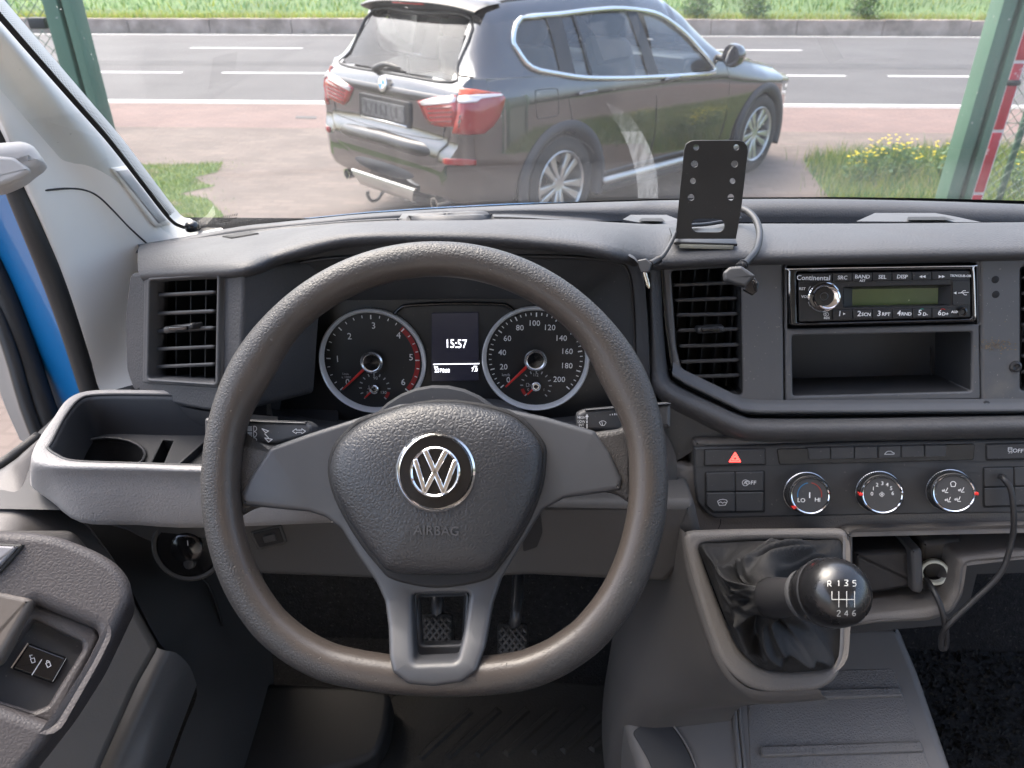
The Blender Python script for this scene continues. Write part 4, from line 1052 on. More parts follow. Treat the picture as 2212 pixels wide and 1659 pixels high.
strokes('phone_mark', CPL, [arc(2037, 672, 5, 30, 150, 6)], 1.2, m_redp, rd, H+.0005)
strokes('knob_scale', CPL, [arc(1781, 640, 37, 160, 145, 5), arc(1781, 640, 37, 200, 215, 5)], 1.2, m_prt, rd, H)
# display
m_lcd = M('lcd_green', (.085, .115, .035), .28, coat=.25, var=.12, vs=30, speck=((.35, .36, .22), 260, .72))
slab('display', CPL, [(1839, 624), (2028, 621), (2027, 658), (1840, 661)], -.014, -.008, m_lcd, rd)
q1 = [CPL.at(x, y, H-.002) for x, y in ((1823, 621), (2053, 616), (2053, 659), (1822, 664))]; q2 = [CPL.at(x, y, -.0078) for x, y in ((1841, 624.5), (2027, 622), (2026, 657.5), (1841, 660))]
mk('display_bezel', q1+q2, [(i, (i+1) % 4, 4+(i+1) % 4, 4+i) for i in range(4)], m_slat, rd, False)
kn = lathe('volume_knob', [(.0168, 0), (.0168, .002), (.0158, .0028)], CPL.at(1779, 641, H-.002), CPL.n, m_gloss, rd, 36)
lathe('knob_ring', [(.0163, .0), (.0166, .0016), (.0156, .0026), (.0150, .0022)], CPL.at(1779, 641, H-.001), CPL.n, m_chrome, kn, 40, cap=False)
lathe('knob_body', [(.0125, 0), (.0125, .013), (.0118, .0155), (.0105, .016), (.0095, .0152), (.0, .0146)], CPL.at(1780, 640.5, H), CPL.n, m_chrome, kn, 40)
lathe('knob_cap', [(.0105, .0), (.0098, .0012), (.0, .0015)], CPL.at(1780, 640.5, H+.0150), CPL.n, m_gloss, kn, 32)
lathe('knob_dot', [(.0042, .0), (.0044, .0004), (.0038, .0006), (.0036, .0)], CPL.at(1780, 640.5, H+.0164), CPL.n, m_slat, kn, 24, cap=False)

# ------------------------------------------------------------------ heater control panel
hp = thing('heater_panel', 'black heater control panel with three round knobs', 'control panel', KPL.at(1860, 1110))
slab('fascia', KPL, [(1499, 967), (1850, 956), (3000, 936), (3000, 1100), (2000, 1112), (1545, 1121), (1528, 1112), (1505, 1085), (1500, 1040)], -.04, .004, m_blk, hp, 5, bev=.003)
strokes('fascia_step', KPL, [[(1500, 1009), (1850, 1001), (3000, 985)]], 2.2, m_slat, hp, .0045)
def btn(nm, q, par, h=.0062, mat=None, r=3): return slab(nm, KPL, q, .002, h, mat or m_blk, par, r, bev=.0012)
def rim(q, par, g=2.5):
    cxx, cyy = sum(p[0] for p in q)/4, sum(p[1] for p in q)/4
    o = [(x+(g if x > cxx else -g), y+(g if y > cyy else -g)) for x, y in q]; slab('button_gap', KPL, o, .002, .0044, m_void, par, 4)
hz = [(1523, 973), (1652, 970), (1653, 1003), (1523, 1006)]; rim(hz, hp); hb = btn('hazard_button', hz, hp)
m_hz = M('hazard_red', (.75, .03, .03), .4, emit=(1.0, .05, .04, 1.6))
strokes('hazard_mark', KPL, [[(1576, 997), (1588, 978), (1599, 997), (1576, 997)], [(1582, 993.5), (1588, 984.5), (1593.5, 993.5), (1582, 993.5)]], 2.4, m_hz, hb, .0066)
lb = [(1525, 1022), (1650, 1019), (1650, 1104), (1540, 1106), (1525, 1092)]; slab('button_gap', KPL, [(1522, 1019.5), (1653, 1016.5), (1653, 1107), (1538, 1109), (1522, 1094)], .002, .0044, m_void, hp, 5)
btn('button', [(1526, 1022), (1588, 1020.5), (1588, 1061.5), (1526, 1062.5)], hp); b2 = btn('button', [(1589.5, 1020.5), (1650, 1019), (1650, 1061), (1589.5, 1061.5)], hp)
b3 = slab('button', KPL, [(1526, 1065), (1588, 1064), (1588, 1105), (1541, 1106), (1526, 1092)], .002, .0062, m_blk, hp, 3, bev=.0012); btn('button', [(1589.5, 1064), (1650, 1063), (1650, 1104), (1589.5, 1105)], hp)
txt('OFF', KPL, 1622, 1043, 9.5, m_prt, b2, .0066, rot=.016); txt('A', KPL, 1610, 1043, 8, m_prt, b2, .0066); strokes('symbol', KPL, [arc(1610, 1043, 6.5, 0, 330, 14)], 1.2, m_prt, b2, .0066)
strokes('screen_symbol', KPL, [[(1550, 1083), (1555, 1079.5), (1562, 1078.5), (1569, 1080), (1571, 1083), (1567, 1091), (1554, 1092), (1550, 1083)], [(1553, 1086), (1557, 1084), (1561, 1087), (1565, 1084.5), (1568, 1086)]], 1.3, m_prt, b3, .0066)
slab('gloss_strip', KPL, [(1678, 970), (1890, 964), (2107, 958.5), (2104, 994), (1890, 1000), (1683, 1004)], .002, .0052, m_gloss, hp, 5, bev=.001)
sx = [1744, 1794.5, 1846, 1897, 1947, 1998, 2046]
for i in range(6):
    a, b = sx[i], sx[i+1]; o = slab('button', KPL, [(a+.8, 968-(a-1744)*.022), (b-.8, 968-(b-1744)*.022), (b-(3 if i == 5 else .8), 993-(b-1744)*.022), (a+(4 if i == 0 else .8), 994-(a-1744)*.022)], .002, .0072, m_blk, hp, 2, bev=.001)
    if i == 3: strokes('car_symbol', KPL, [[(1911, 981), (1914, 977.5), (1917, 975), (1925, 974.5), (1928, 977.5), (1931.5, 978.5), (1931.5, 981), (1911, 981.5)]], 1.2, m_prt, o, .0076)
def knob(bx_, by_, fx, fy, red, marks, lab):
    k = lathe('knob', [(.0205, .001), (.0225, .006), (.0215, .022), (.020, .0235), (.0, .0235)], KPL.at(bx_, by_, .004), (KPL.at(fx, fy, .026)-KPL.at(bx_, by_, .004)), m_blk, hp, 44)
    ax = (KPL.at(fx, fy, .026)-KPL.at(bx_, by_, .004)).normalized()
    lathe('base_ring', [(.0242, 0), (.0246, .0016), (.0236, .0026), (.0228, .0015)], KPL.at(bx_, by_, .004), KPL.n, m_satin, k, 44, cap=False)
    for j in range(60):
        pass
    # grip ridges as one ribbed sleeve
    V = []; n = 120; a_ = ax.orthogonal().normalized(); b_ = ax.cross(a_); o_ = KPL.at(bx_, by_, .004)
    for h in (.007, .021):
        for j in range(n):
            rr = .0228+(.0006 if j % 2 else -.0002)-(.0009 if h > .01 else 0); w = 2*math.pi*j/n; V.append(o_+ax*h+(a_*math.cos(w)+b_*math.sin(w))*rr)
    mk('grip_sleeve', V, grid_faces(2, n, True), m_slat, k, False)
    fpl = Plane(o_+ax*.0245); fpl.n = ax; fpl.u = (KPL.u-ax*KPL.u.dot(ax)).normalized(); fpl.v = fpl.n.cross(fpl.u)
    lathe('face_ring', [(.0208, -.0015), (.0210, .0), (.0200, .0012), (.0190, .0006), (.0186, -.001)], fpl.o, ax, m_chrome, k, 48, cap=False)
    lathe('face', [(.0190, -.0012), (.0185, -.0002), (0, -.0002)], fpl.o, ax, m_blk, k, 40)
    d = Vector(fpl.uv(*red))-Vector((0, 0)); d.normalize(); p0 = fpl.o+fpl.u*d.x*.0215+fpl.v*d.y*.0215
    rt = Matrix((fpl.u*d.x+fpl.v*d.y, -fpl.u*d.y+fpl.v*d.x, ax)).transposed()
    box('pointer', p0-ax*.004, (.0042, .0034, .012), m_redp, k, .0008, rot=rt)
    marks(fpl, k); return k
def mk1(f, k):
    strokes('cold_arc', f, [arc(1749, 1069, 26, 100, 190, 12)], 2.0, M('blue_print', (.03, .16, .34), .5), k, .0004); strokes('hot_arc', f, [arc(1749, 1069, 26, -10, 80, 12)], 2.0, M('dim_red_print', (.30, .04, .03), .5), k, .0004)
    txt('LO', f, 1731, 1081, 9.5, m_prt, k, .0004); txt('HI', f, 1766, 1080, 9.5, m_prt, k, .0004); strokes('symbol', f, [[(1749, 1064), (1749, 1075)]], 2.4, m_prt, k, .0004)
def mk2(f, k):
    for i, a in enumerate((180, 150, 120, 90, 62, 32, 3)): txt(str(i), f, 1906+22.5*math.cos(R(a)), 1067-22.5*math.sin(R(a)), 8.5, m_prt, k, .0004)
    strokes('fan_symbol', f, [arc(1905-3, 1068, 2.2, 0, 360, 8), arc(1905+3, 1068, 2.2, 0, 360, 8), arc(1905, 1065, 2.2, 0, 360, 8), arc(1905, 1071, 2.2, 0, 360, 8)], .9, m_prt, k, .0004)
def mk3(f, k):
    strokes('airflow_symbol', f, [arc(2059, 1046, 6, 20, 160, 6)+[(2055, 1051), (2063, 1051), (2065, 1044)]], 1.3, m_prt, k, .0004)
    for x, y in ((2042, 1059), (2077, 1058), (2048, 1079), (2069, 1078)):
        strokes('seat_symbol', f, [[(x-2, y-2), (x, y+5), (x+6, y+5)], [(x+5, y-5), (x+2, y+2)], arc(x-5, y+1, 1.6, 0, 360, 6)], 1.3, m_prt, k, .0004)
knob(1739, 1062.7, 1749, 1069.4, (1717, 1095), mk1, ''); knob(1894.8, 1061, 1905, 1067.8, (1864, 1067.8), mk2, ''); knob(2047.7, 1057.6, 2059.5, 1064.4, (2095, 1066), mk3, '')
ts = [(2132, 961), (2260, 957), (2260, 990), (2132, 993)]; rim(ts, hp); o = btn('traction_button', ts, hp); txt('OFF', KPL, 2199, 974, 9.5, m_prt, o, .0066)
strokes('symbol', KPL, [[(2178, 967), (2186, 967), (2186, 975), (2178, 975), (2178, 967)], [(2178, 970), (2186, 970)], [(2179, 979), (2182, 977)], [(2184, 979), (2187, 977)]], 1.2, m_prt, o, .0066)
slab('button_gap', KPL, [(2123, 1009), (2330, 1004), (2330, 1092), (2123, 1097)], .002, .0044, m_void, hp, 5)
for q in ([(2127, 1012), (2190, 1010), (2190, 1050), (2127, 1052)], [(2192, 1010), (2256, 1008), (2256, 1048), (2192, 1050)], [(2127, 1055), (2190, 1053), (2190, 1092), (2127, 1094)], [(2192, 1053), (2256, 1051), (2256, 1090), (2192, 1092)]): btn('button', q, hp)
# ------------------------------------------------------------------ instrument cluster
ic = thing('instrument_cluster', 'instrument cluster with two round dials and lit clock display', 'instrument cluster', GPL.at(980, 900))
m_dial = M('dial_face', (.012, .0125, .014), .42, speck=((.10, .09, .08), 500, .75))
m_lens = M('cluster_mask', (.017, .0175, .019), .38, speck=((.14, .12, .10), 380, .735), tint=((.030, .031, .033), 14, .55, .75))
slab('mask', GPL, [(560, 925), (600, 800), (640, 700), (684, 640), (1282, 636), (1310, 700), (1340, 800), (1372, 925)], -.03, -.002, m_lens, ic)
tube('mask_ridge', [GPL.at(x, y, .001) for x, y in ((846, 688), (862, 668), (885, 660), (980, 656), (1080, 658), (1100, 664), (1118, 682))], .0022, m_gloss, ic, 6, 4)
m_disp = M('display_screen', (.010, .010, .016), .25, emit=(.02, .02, .035, .10))
slab('display', GPL, [(932, 677), (1033, 675), (1034, 822), (932, 824)], -.002, .0012, m_disp, ic, 2, bev=.0006)
m_em = M('lit_digits', (.8, .8, .85), .5, emit=(.92, .93, 1.0, .8))
for s, x, y, z in (('15:57', 985, 743.5, 20), ('237868', 955, 801, 9), ('km', 942, 792.5, 5.5), ('7.0', 1025, 799, 9), ('trip', 1027, 791.5, 4.5)):
    txt(s, GPL, x, y, z, m_em, ic, .0018, 'lit_reading', sx=.80 if z > 15 else .92)
strokes('lit_rule', GPL, [[(936, 787), (1035, 785.5)]], 1.8, m_em, ic, .0018)
m_ringp = M('silver_ring', (.80, .81, .82), .30, metal=.2)
m_nd = M('needle_red', (.55, .02, .015), .35)
def dial(nm, cx0, cy0, rx, ry, sweep, nmin, per, nums, numsz, needle, red, sub, subneedle, subred):
    c = GPL.at(cx0, cy0, 0); r = rx*GPL.sc(cx0, cy0)
    d = lathe(nm, [(r, -.004), (r, .0), (0, .0)], c, GPL.n, m_dial, ic, 56)
    lathe('bezel_ring', [(r*1.0, -.001), (r*1.005, .007), (r*.98, .009), (r*.94, .0065), (r*.925, .0)], c, GPL.n, m_ringp, d, 64, cap=False)
    a0, a1 = sweep; V, Fc = [], []
    def mark(a, r0, r1, w):
        k = len(V); e = Vector((math.cos(a), math.sin(a))); f = Vector((-e.y, e.x))*w/2
        u0, v0 = GPL.uv(cx0, cy0)
        for q in (e*r0-f, e*r1-f, e*r1+f, e*r0+f): V.append(GPL.pt(u0+q.x, v0+q.y, .0012))
        Fc.append((k, k+1, k+2, k+3))
    for i in range(nmin+1):
        a = R(a0+(a1-a0)*i/nmin); big = i % per == 0; mark(a, r*(.80 if big else .83), r*.88, r*(.022 if big else .016))
    mk('scale_marks', V, Fc, m_prt, d, False)
    for s, x, y in nums: txt(s, GPL, x, y, numsz, m_prt, d, .0014)
    if red:
        u0, v0 = GPL.uv(cx0, cy0); V, Fc = [], []
        for i in range(17):
            a = R(red[0]+(red[1]-red[0])*i/16); V += [GPL.pt(u0+r*q*math.cos(a), v0+r*q*math.sin(a), .001) for q in (.80, .89)]
        mk('red_zone', V, grid_faces(17, 2), M('red_zone', (.30, .015, .015), .5), d, False)
    A, B = Vector(GPL.uv(*needle, .006)), Vector(GPL.uv(cx0, cy0, .006)); t = (A-B).normalized(); n = Vector((-t.y, t.x))
    P = [B+t*r*.12-n*r*.030, A-n*r*.014, A+n*r*.014, B+t*r*.12+n*r*.030]; slab2('needle', GPL, [tuple(p) for p in P], .005, .0075, m_nd, d, bev=.0008)
    lathe('pivot', [(r*.205, .004), (r*.21, .009), (r*.185, .0105), (r*.165, .009), (r*.15, .0088), (0, .0088)], c, GPL.n, m_satin, d, 32)
    lathe('pivot_cap', [(r*.155, .0086), (r*.15, .0092), (0, .0094)], c, GPL.n, m_gloss, d, 28)
    sx_, sy_, sr = sub; cs = GPL.at(sx_, sy_); rs = sr*GPL.sc(sx_, sy_); u0, v0 = GPL.uv(sx_, sy_); V, Fc = [], []
    for i in range(13):
        a = R(225-270*i/12); e = Vector((math.cos(a), math.sin(a))); f = Vector((-e.y, e.x))*rs*.035; k = len(V)
        for q in (e*rs*.82-f, e*rs-f, e*rs+f, e*rs*.82+f): V.append(GPL.pt(u0+q.x, v0+q.y, .0013))
        Fc.append((k, k+1, k+2, k+3))
    mk('small_scale', V, Fc, m_prd, d, False)
    V = []
    for i in range(6):
        a = R(subred[0]+(subred[1]-subred[0])*i/5); V += [GPL.pt(u0+rs*q*math.cos(a), v0+rs*q*math.sin(a), .0016) for q in (.80, 1.0)]
    mk('small_red_zone', V, grid_faces(6, 2), M('red_zone2', (.30, .015, .015), .5), d, False)
    A, B = Vector(GPL.uv(*subneedle, .004)), Vector((u0, v0)); t = (A-B).normalized(); n = Vector((-t.y, t.x))
    slab2('small_needle', GPL, [tuple(p) for p in (B-n*rs*.06, A-n*rs*.04, A+n*rs*.04, B+n*rs*.06)], .003, .005, m_nd, d)
    lathe('small_pivot', [(rs*.29, .002), (rs*.30, .006), (rs*.24, .007), (rs*.20, .006), (0, .006)], cs, GPL.n, m_satin, d, 24)
    lathe('small_pivot_cap', [(rs*.21, .0058), (0, .0064)], cs, GPL.n, m_gloss, d, 20)
    return d
t1 = dial('rev_counter', 806, 779, 115, 110, (222, -42), 24, 4, [('0', 751, 826), ('1', 729, 776), ('2', 755, 727), ('3', 807, 704), ('4', 861, 725), ('5', 888, 772.5), ('6', 871, 826)], 15, (740, 841), (49, -40), (810, 838, 34), (788, 859), (-15, -42))
txt('90', GPL, 811, 817, 7.5, m_prd, t1, .0016); txt('130', GPL, 828, 848, 7, m_prd, t1, .0016); txt('50', GPL, 796, 849, 6.5, m_prd, t1, .0016); txt('1/min', GPL, 746, 808, 5, m_prd, t1, .0016); txt('x 1000', GPL, 748, 815, 5.5, m_prd, t1, .0016)
strokes('symbol', GPL, [[(794, 840), (800, 840)], [(797, 833), (797, 840)]], 1.2, m_prd, t1, .0016)
t2 = dial('speedometer', 1157, 774, 115, 110, (222, -42), 40, 4, [('20', 1088, 793), ('40', 1085, 762), ('60', 1096, 731.5), ('80', 1123, 708.5), ('100', 1154, 698.5), ('120', 1187, 708), ('140', 1212, 731), ('160', 1224.5, 759.5), ('180', 1224, 790.5), ('200', 1208, 820), ('0', 1098, 821)], 13, (1092, 836), None, (1158, 832, 34), (1139, 852), (195, 222))
txt('1/2', GPL, 1157, 810, 7.5, m_prd, t2, .0016); txt('0', GPL, 1141, 842, 6.5, m_prd, t2, .0016); txt('1', GPL, 1175, 842, 6.5, m_prd, t2, .0016); txt('km/h', GPL, 1093, 810, 6.5, m_prd, t2, .0016)
strokes('pump_symbol', GPL, [[(1137, 828), (1142, 828), (1142, 835), (1137, 835), (1137, 828)], [(1142, 830), (1145, 831), (1145, 835)]], 1.0, m_prd, t2, .0016)
# lower cowl of the cluster
cw1 = [GPL.at(x, y, .004) for x, y in ((800, 905), (845, 874), (880, 864), (980, 861), (1070, 862), (1110, 876), (1150, 900))]
cw2 = [WY(x, y, .715) for x, y in ((760, 930), (820, 905), (870, 893), (980, 889), (1090, 892), (1140, 905), (1200, 928))]
cw3 = [p+Vector((0, -.02, -.05)) for p in cw2]
loft('cowl', [cw1, cw2, cw3], m_pad2, ic, 4, 4)
slab('reset_bar', GPL, [(936, 862), (1024, 861), (1030, 872), (930, 873)], 0, .008, m_gloss, ic, 2, bev=.001)

# ------------------------------------------------------------------ steering wheel
SWC = W(934, 1016, .63)
SPL = Plane(SWC, 34, -1.2)
sw = thing('steering_wheel', 'worn dark brown-grey steering wheel with flattened bottom and three spokes', 'steering wheel', SWC)
def rimpath(a, rad):
    x, y = math.cos(a), math.sin(a); d = math.degrees(math.asin(y))
    r = rad*(1.0 if d > 0 else float(np.interp(-d, [0, 15, 33, 45, 55, 63, 70, 76, 83, 90], [1, 1.010, 1.028, 1.031, 1.017, .998, .971, .953, .941, .937])))
    return Vector((x*r, y*r))
RC = .1815; V = []; n1, n2 = 180, 22
def grip(a):                                            # thumb swellings near ten and two
    g = 0
    for c in (R(152), R(28)): 
        dlt = (a-c+math.pi) % (2*math.pi)-math.pi; g += math.exp(-(dlt/.20)**2)
    return g
for i in range(n1):
    a = 2*math.pi*i/n1; p = rimpath(a, RC); q = rimpath(a+.01, RC); t = (q-p).normalized(); nrm = Vector((t.y, -t.x))
    side = abs(math.cos(a)); ru = .0152+.0010*side+.0012*grip(a); rw = .0142+.0008*side
    for j in range(n2):
        b = 2*math.pi*j/n2; cu, su = math.cos(b), math.sin(b)
        ee = 1-.06*max(0, -cu)*(su > 0)
        extra = -.0045*grip(a)*max(0, -cu)**2
        uu = cu*ru*ee+extra; u2 = p+nrm*uu
        V.append(SPL.pt(u2.x, u2.y, su*rw))
def wheelmat():
    m = M('wheel_rim', (.036, .035, .035), .44, grain=(330, .42, .0006), var=.06, vs=14); t = m.node_tree; N, L = t.nodes, t.links; b = N['Principled BSDF']
    # hands have worn the inner face smooth and brown
    tc = N.new('ShaderNodeTexCoord'); sp = N.new('ShaderNodeVectorMath'); sp.operation = 'DOT_PRODUCT'; sp.inputs[1].default_value = SPL.u
    sp2 = N.new('ShaderNodeVectorMath'); sp2.operation = 'DOT_PRODUCT'; sp2.inputs[1].default_value = SPL.v
    L.new(tc.outputs['Object'], sp.inputs[0]); L.new(tc.outputs['Object'], sp2.inputs[0])
    cb = N.new('ShaderNodeCombineXYZ'); L.new(sp.outputs['Value'], cb.inputs[0]); L.new(sp2.outputs['Value'], cb.inputs[1])
    ln = N.new('ShaderNodeVectorMath'); ln.operation = 'LENGTH'; L.new(cb.outputs[0], ln.inputs[0])
    nz = N.new('ShaderNodeTexNoise'); nz.inputs['Scale'].default_value = 13; nz.inputs['Detail'].default_value = 6; L.new(tc.outputs['Object'], nz.inputs['Vector'])
    ad = N.new('ShaderNodeMath'); ad.operation = 'MULTIPLY_ADD'; ad.inputs[1].default_value = .022; L.new(nz.outputs['Fac'], ad.inputs[0]); L.new(ln.outputs['Value'], ad.inputs[2])
    mr = N.new('ShaderNodeMapRange'); mr.inputs[1].default_value = .196; mr.inputs[2].default_value = .188; mr.inputs[3].default_value = 0; mr.inputs[4].default_value = 1; L.new(ad.outputs[0], mr.inputs[0])
    old = b.inputs['Base Color'].links[0].from_socket if b.inputs['Base Color'].links else None
    mx = N.new('ShaderNodeMix'); mx.data_type = 'RGBA'; L.new(mr.outputs[0], mx.inputs[0])
    if old: L.new(old, mx.inputs[6])
    else: mx.inputs[6].default_value = (.036, .035, .035, 1)
    mx.inputs[7].default_value = (.054, .045, .039, 1); L.new(mx.outputs[2], b.inputs['Base Color'])
    bp = [x for x in N if x.type == 'BUMP'][0]; m2 = N.new('ShaderNodeMapRange'); m2.inputs[3].default_value = .42; m2.inputs[4].default_value = .08; L.new(mr.outputs[0], m2.inputs[0]); L.new(m2.outputs[0], bp.inputs['Strength'])
    m3 = N.new('ShaderNodeMapRange'); m3.inputs[3].default_value = .46; m3.inputs[4].default_value = .36; L.new(mr.outputs[0], m3.inputs[0]); L.new(m3.outputs[0], b.inputs['Roughness'])
    # pores
    pz = N.new('ShaderNodeTexNoise'); pz.inputs['Scale'].default_value = 420; pz.inputs['Detail'].default_value = 1; L.new(tc.outputs['Object'], pz.inputs['Vector'])
    pr = N.new('ShaderNodeMapRange'); pr.inputs[1].default_value = .70; pr.inputs[2].default_value = .74; L.new(pz.outputs['Fac'], pr.inputs[0])
    b2 = N.new('ShaderNodeBump'); b2.invert = True; b2.inputs['Strength'].default_value = .6; b2.inputs['Distance'].default_value = .001; L.new(pr.outputs[0], b2.inputs['Height']); L.new(bp.outputs[0], b2.inputs['Normal']); L.new(b2.outputs[0], b.inputs['Normal'])
    return m
m_rim = wheelmat()
mk('rim', V, grid_faces(n1, n2, True, True), m_rim, sw)
# spoke casting: outlines on the wheel plane, set 12 mm behind the rim centre
def su(pts, h): return [SPL.uv(x, y, h) for x, y in pts]
HS = -.012
out = [(1085, 880), (1178, 900), (1284, 931), (1318, 978), (1344, 1036), (1340, 1058), (1220, 1076), (1173, 1101), (1152, 1135), (1114, 1198), (1084, 1250), (1064, 1310), (1052, 1386), (1036, 1428), (1006, 1452), (948, 1461), (894, 1456), (862, 1431), (853, 1404), (844, 1350), (832, 1300), (812, 1259), (770, 1199), (736, 1144), (702, 1118), (668, 1106), (530, 1091), (525, 1068), (545, 1030), (587, 966), (668, 936), (787, 897), (860, 872), (940, 866), (1010, 868)]
win = [(890, 1284), (1014, 1281), (1004, 1360), (994, 1408), (905, 1411), (898, 1365)]
recL = [(716, 968), (665, 975), (610, 986), (590, 1024), (586, 1056), (612, 1070), (660, 1074), (722, 1078)]
recR = [(1172, 955), (1205, 952), (1258, 962), (1278, 1000), (1284, 1026), (1262, 1040), (1210, 1050), (1168, 1060)]
def spw(u, v):
    h = .012*min(1, (math.hypot(u, v)/.15)**2)-.004
    if v < -.11: h += .022*min(1, (-.11-v)/.05)**1.3
    return h
sp = slab('spokes', SPL, out, HS-.022, HS, m_spoke, sw, 5, [win], .005, 3, hr=10, warp=spw)
# lower window liner
w2 = [(902, 1288), (1004, 1285), (996, 1391), (911, 1393)]
q1, q2 = rpoly(su(win, HS), .005), rpoly(su(w2, HS), .006)
q2 = [(a*.88+b*.12, c*.88+d*.12) for (a, c), (b, d) in zip(rpoly(su(w2, HS)+[], .004, 4), rpoly(su(w2, HS), .004, 4))]
slab('window_liner', SPL, [(896, 1283), (1010, 1280), (1006, 1362), (1000, 1425), (900, 1428), (892, 1362)], HS-.024, HS-.012, m_spoke, sw, 5, [w2], .003, 2, hr=7)
sp.data.polygons.foreach_set('use_smooth', [True]*len(sp.data.polygons))
# rubber shoulders where the rim meets the spokes
for P in ([(500, 905), (530, 950), (604, 968), (592, 1030), (576, 1092), (540, 1102), (505, 1122), (485, 1010)], [(1370, 885), (1345, 925), (1270, 935), (1282, 990), (1296, 1062), (1335, 1070), (1366, 1092), (1384, 1000)]):
    slab('rim_shoulder', SPL, P, -.018, -.0085, m_wheel, sw, 12, bev=.006, seg=3)
# hub shell behind
lathe('hub_shell', [(.050, -.09), (.062, -.06), (.075, -.034), (.072, -.028), (0, -.028)], SWC, SPL.n, m_blk, sw, 32)
# dark bed around the cushion
cush = [(795, 904), (880, 874), (944, 868), (1008, 872), (1093, 893), (1135, 921), (1165, 957), (1173, 999), (1161, 1067), (1127, 1144), (1076, 1216), (1042, 1238), (944, 1244), (850, 1237), (821, 1218), (770, 1152), (727, 1076), (712, 1016), (723, 970), (748, 936)]
cl = [(p.x, p.y) for p in cr([(*q, 0) for q in su(cush, 0)], 5, True)]
if area2(cl) < 0: cl = cl[::-1]
bed = [(p.x, p.y) for p in cr([(*q, 0) for q in su([(788, 898), (944, 862), (1100, 886), (1172, 950), (1180, 1000), (1168, 1070), (1132, 1150), (1080, 1226), (1045, 1256), (944, 1272), (850, 1255), (815, 1226), (763, 1158), (720, 1078), (705, 1016), (716, 966), (745, 930)], -.006)], 4, True)]
slab2('cushion_bed', SPL, bed if area2(bed) > 0 else bed[::-1], -.03, -.0068, m_void, sw, bev=.003)
cc = SPL.uv(941, 1040, 0)
pr = [(1.0, -.012), (1.0, -.004), (.992, .0005), (.975, .004), (.94, .0075), (.88, .0105), (.76, .014), (.6, .017), (.42, .0185), (.2, .0192), (.05, .0194)]
dome('airbag_cover', SPL, cl, cc, pr, m_bag, sw)
HB = .0185
ec = SPL.at(941, 1019, HB)
eb = lathe('emblem', [(.0325, -.003), (.0328, .001), (.0312, .0028), (.0296, .0012)], ec, SPL.n, m_chrome, sw, 56, cap=False)
lathe('emblem_ground', [(.0300, -.001), (.0296, .0006), (0, .0018)], ec, SPL.n, m_gloss, eb, 48)
es = Plane(ec+SPL.n*.003); es.n, es.u, es.v = SPL.n, SPL.u, SPL.v
lathe('emblem_rim', [(.0205, -.002), (.0206, .0016), (.0196, .0026), (.0184, .0016), (.0182, -.001)], ec+SPL.n*.0022, SPL.n, m_chrome, eb, 48, cap=False)
lathe('emblem_inner', [(.0186, .0004), (0, .0008)], ec+SPL.n*.0022, SPL.n, m_gloss, eb, 40)
def stroke3(nm, pts, w, par):                           # raised chrome bars for the letters
    for a, b in zip(pts[:-1], pts[1:]):
        A, B = Vector(a), Vector(b); d = (B-A).normalized(); n = Vector((-d.y, d.x))*w/2
        slab2(nm, es, [tuple(A-n-d*w*.25), tuple(B-n+d*w*.25), tuple(B+n+d*w*.25), tuple(A+n-d*w*.25)], -.001, .0022, m_chrome, par, bev=.0008)
stroke3('letter_bar', [(-.0083, .0166), (0, -.0004), (.0083, .0166)], .0044, eb)
stroke3('letter_bar', [(-.0163, .0088), (-.0076, -.0160), (0, -.0002), (.0076, -.0160), (.0163, .0088)], .0040, eb)
AB = Plane(SPL.pt(*SPL.uv(941, 1147, .0182), .0178)); AB.n, AB.u, AB.v = (SPL.n-SPL.v*.06).normalized(), SPL.u, SPL.v
txt('AIRBAG', AB, 943, 1147, 21, m_emb, sw, .0010, 'embossed_word', ext=.0004, sx=1.0)
for x, s in ((748, 1), (1131, -1)):
    pz = Plane(SPL.pt(*SPL.uv(x, 1012, .008), .0078)); pz.n = (SPL.n-SPL.u*s*.30).normalized(); pz.u = (SPL.u+SPL.n*s*.3).normalized(); pz.v = pz.n.cross(pz.u)
    strokes('horn_mark', pz, [[(x-6, 1012), (x+6, 1010), (x+6, 1016)], [(x-3, 1012), (x-1, 1018), (x+3, 1016)]], 1.6, m_emb, sw, .0028)
# column stub
tube('column', [SWC-SPL.n*.07, SWC-SPL.n*.24], .046, m_blk, sw, 20, 1)

# ------------------------------------------------------------------ stalks
def stalk(nm, lab, poly, d, marks, ax):
    pl = Plane(W(poly[2][0], poly[2][1], d), 30, 0); t = thing(nm, lab, 'stalk', pl.o)
    slab('arm', pl, poly, -.018, 0, m_blk, t, 7, bev=.004, seg=3); slab('gloss_edge', pl, ax, -.01, .0012, m_gloss, t, 2, bev=.0008)
    marks(pl, t); return t
def mkl(pl, t):
    for y in (926, 938, 951): strokes('lamp_symbol', pl, [arc(549, y, 5.5, -90, 90, 8)+[(548, y-5.5), (548, y+5.5)]]+[[(535, y-4+k*2.7), (544, y-4+k*2.7)] for k in range(4)], 1.5, m_prt, t, .0008)
    strokes('arrow_symbol', pl, [[(566, 926), (574, 935), (580, 931), (566, 926)], [(572, 937), (580, 946)], [(572, 946), (580, 955), (588, 949), (572, 946)]], 2.0, m_prt, t, .0008)
    strokes('arrow_symbol', pl, [[(640, 926), (632, 931.5), (640, 937), (640, 934), (652, 934), (652, 937), (660, 931.5), (652, 926), (652, 929), (640, 929), (640, 926)]], 1.0, m_prt, t, .0008)
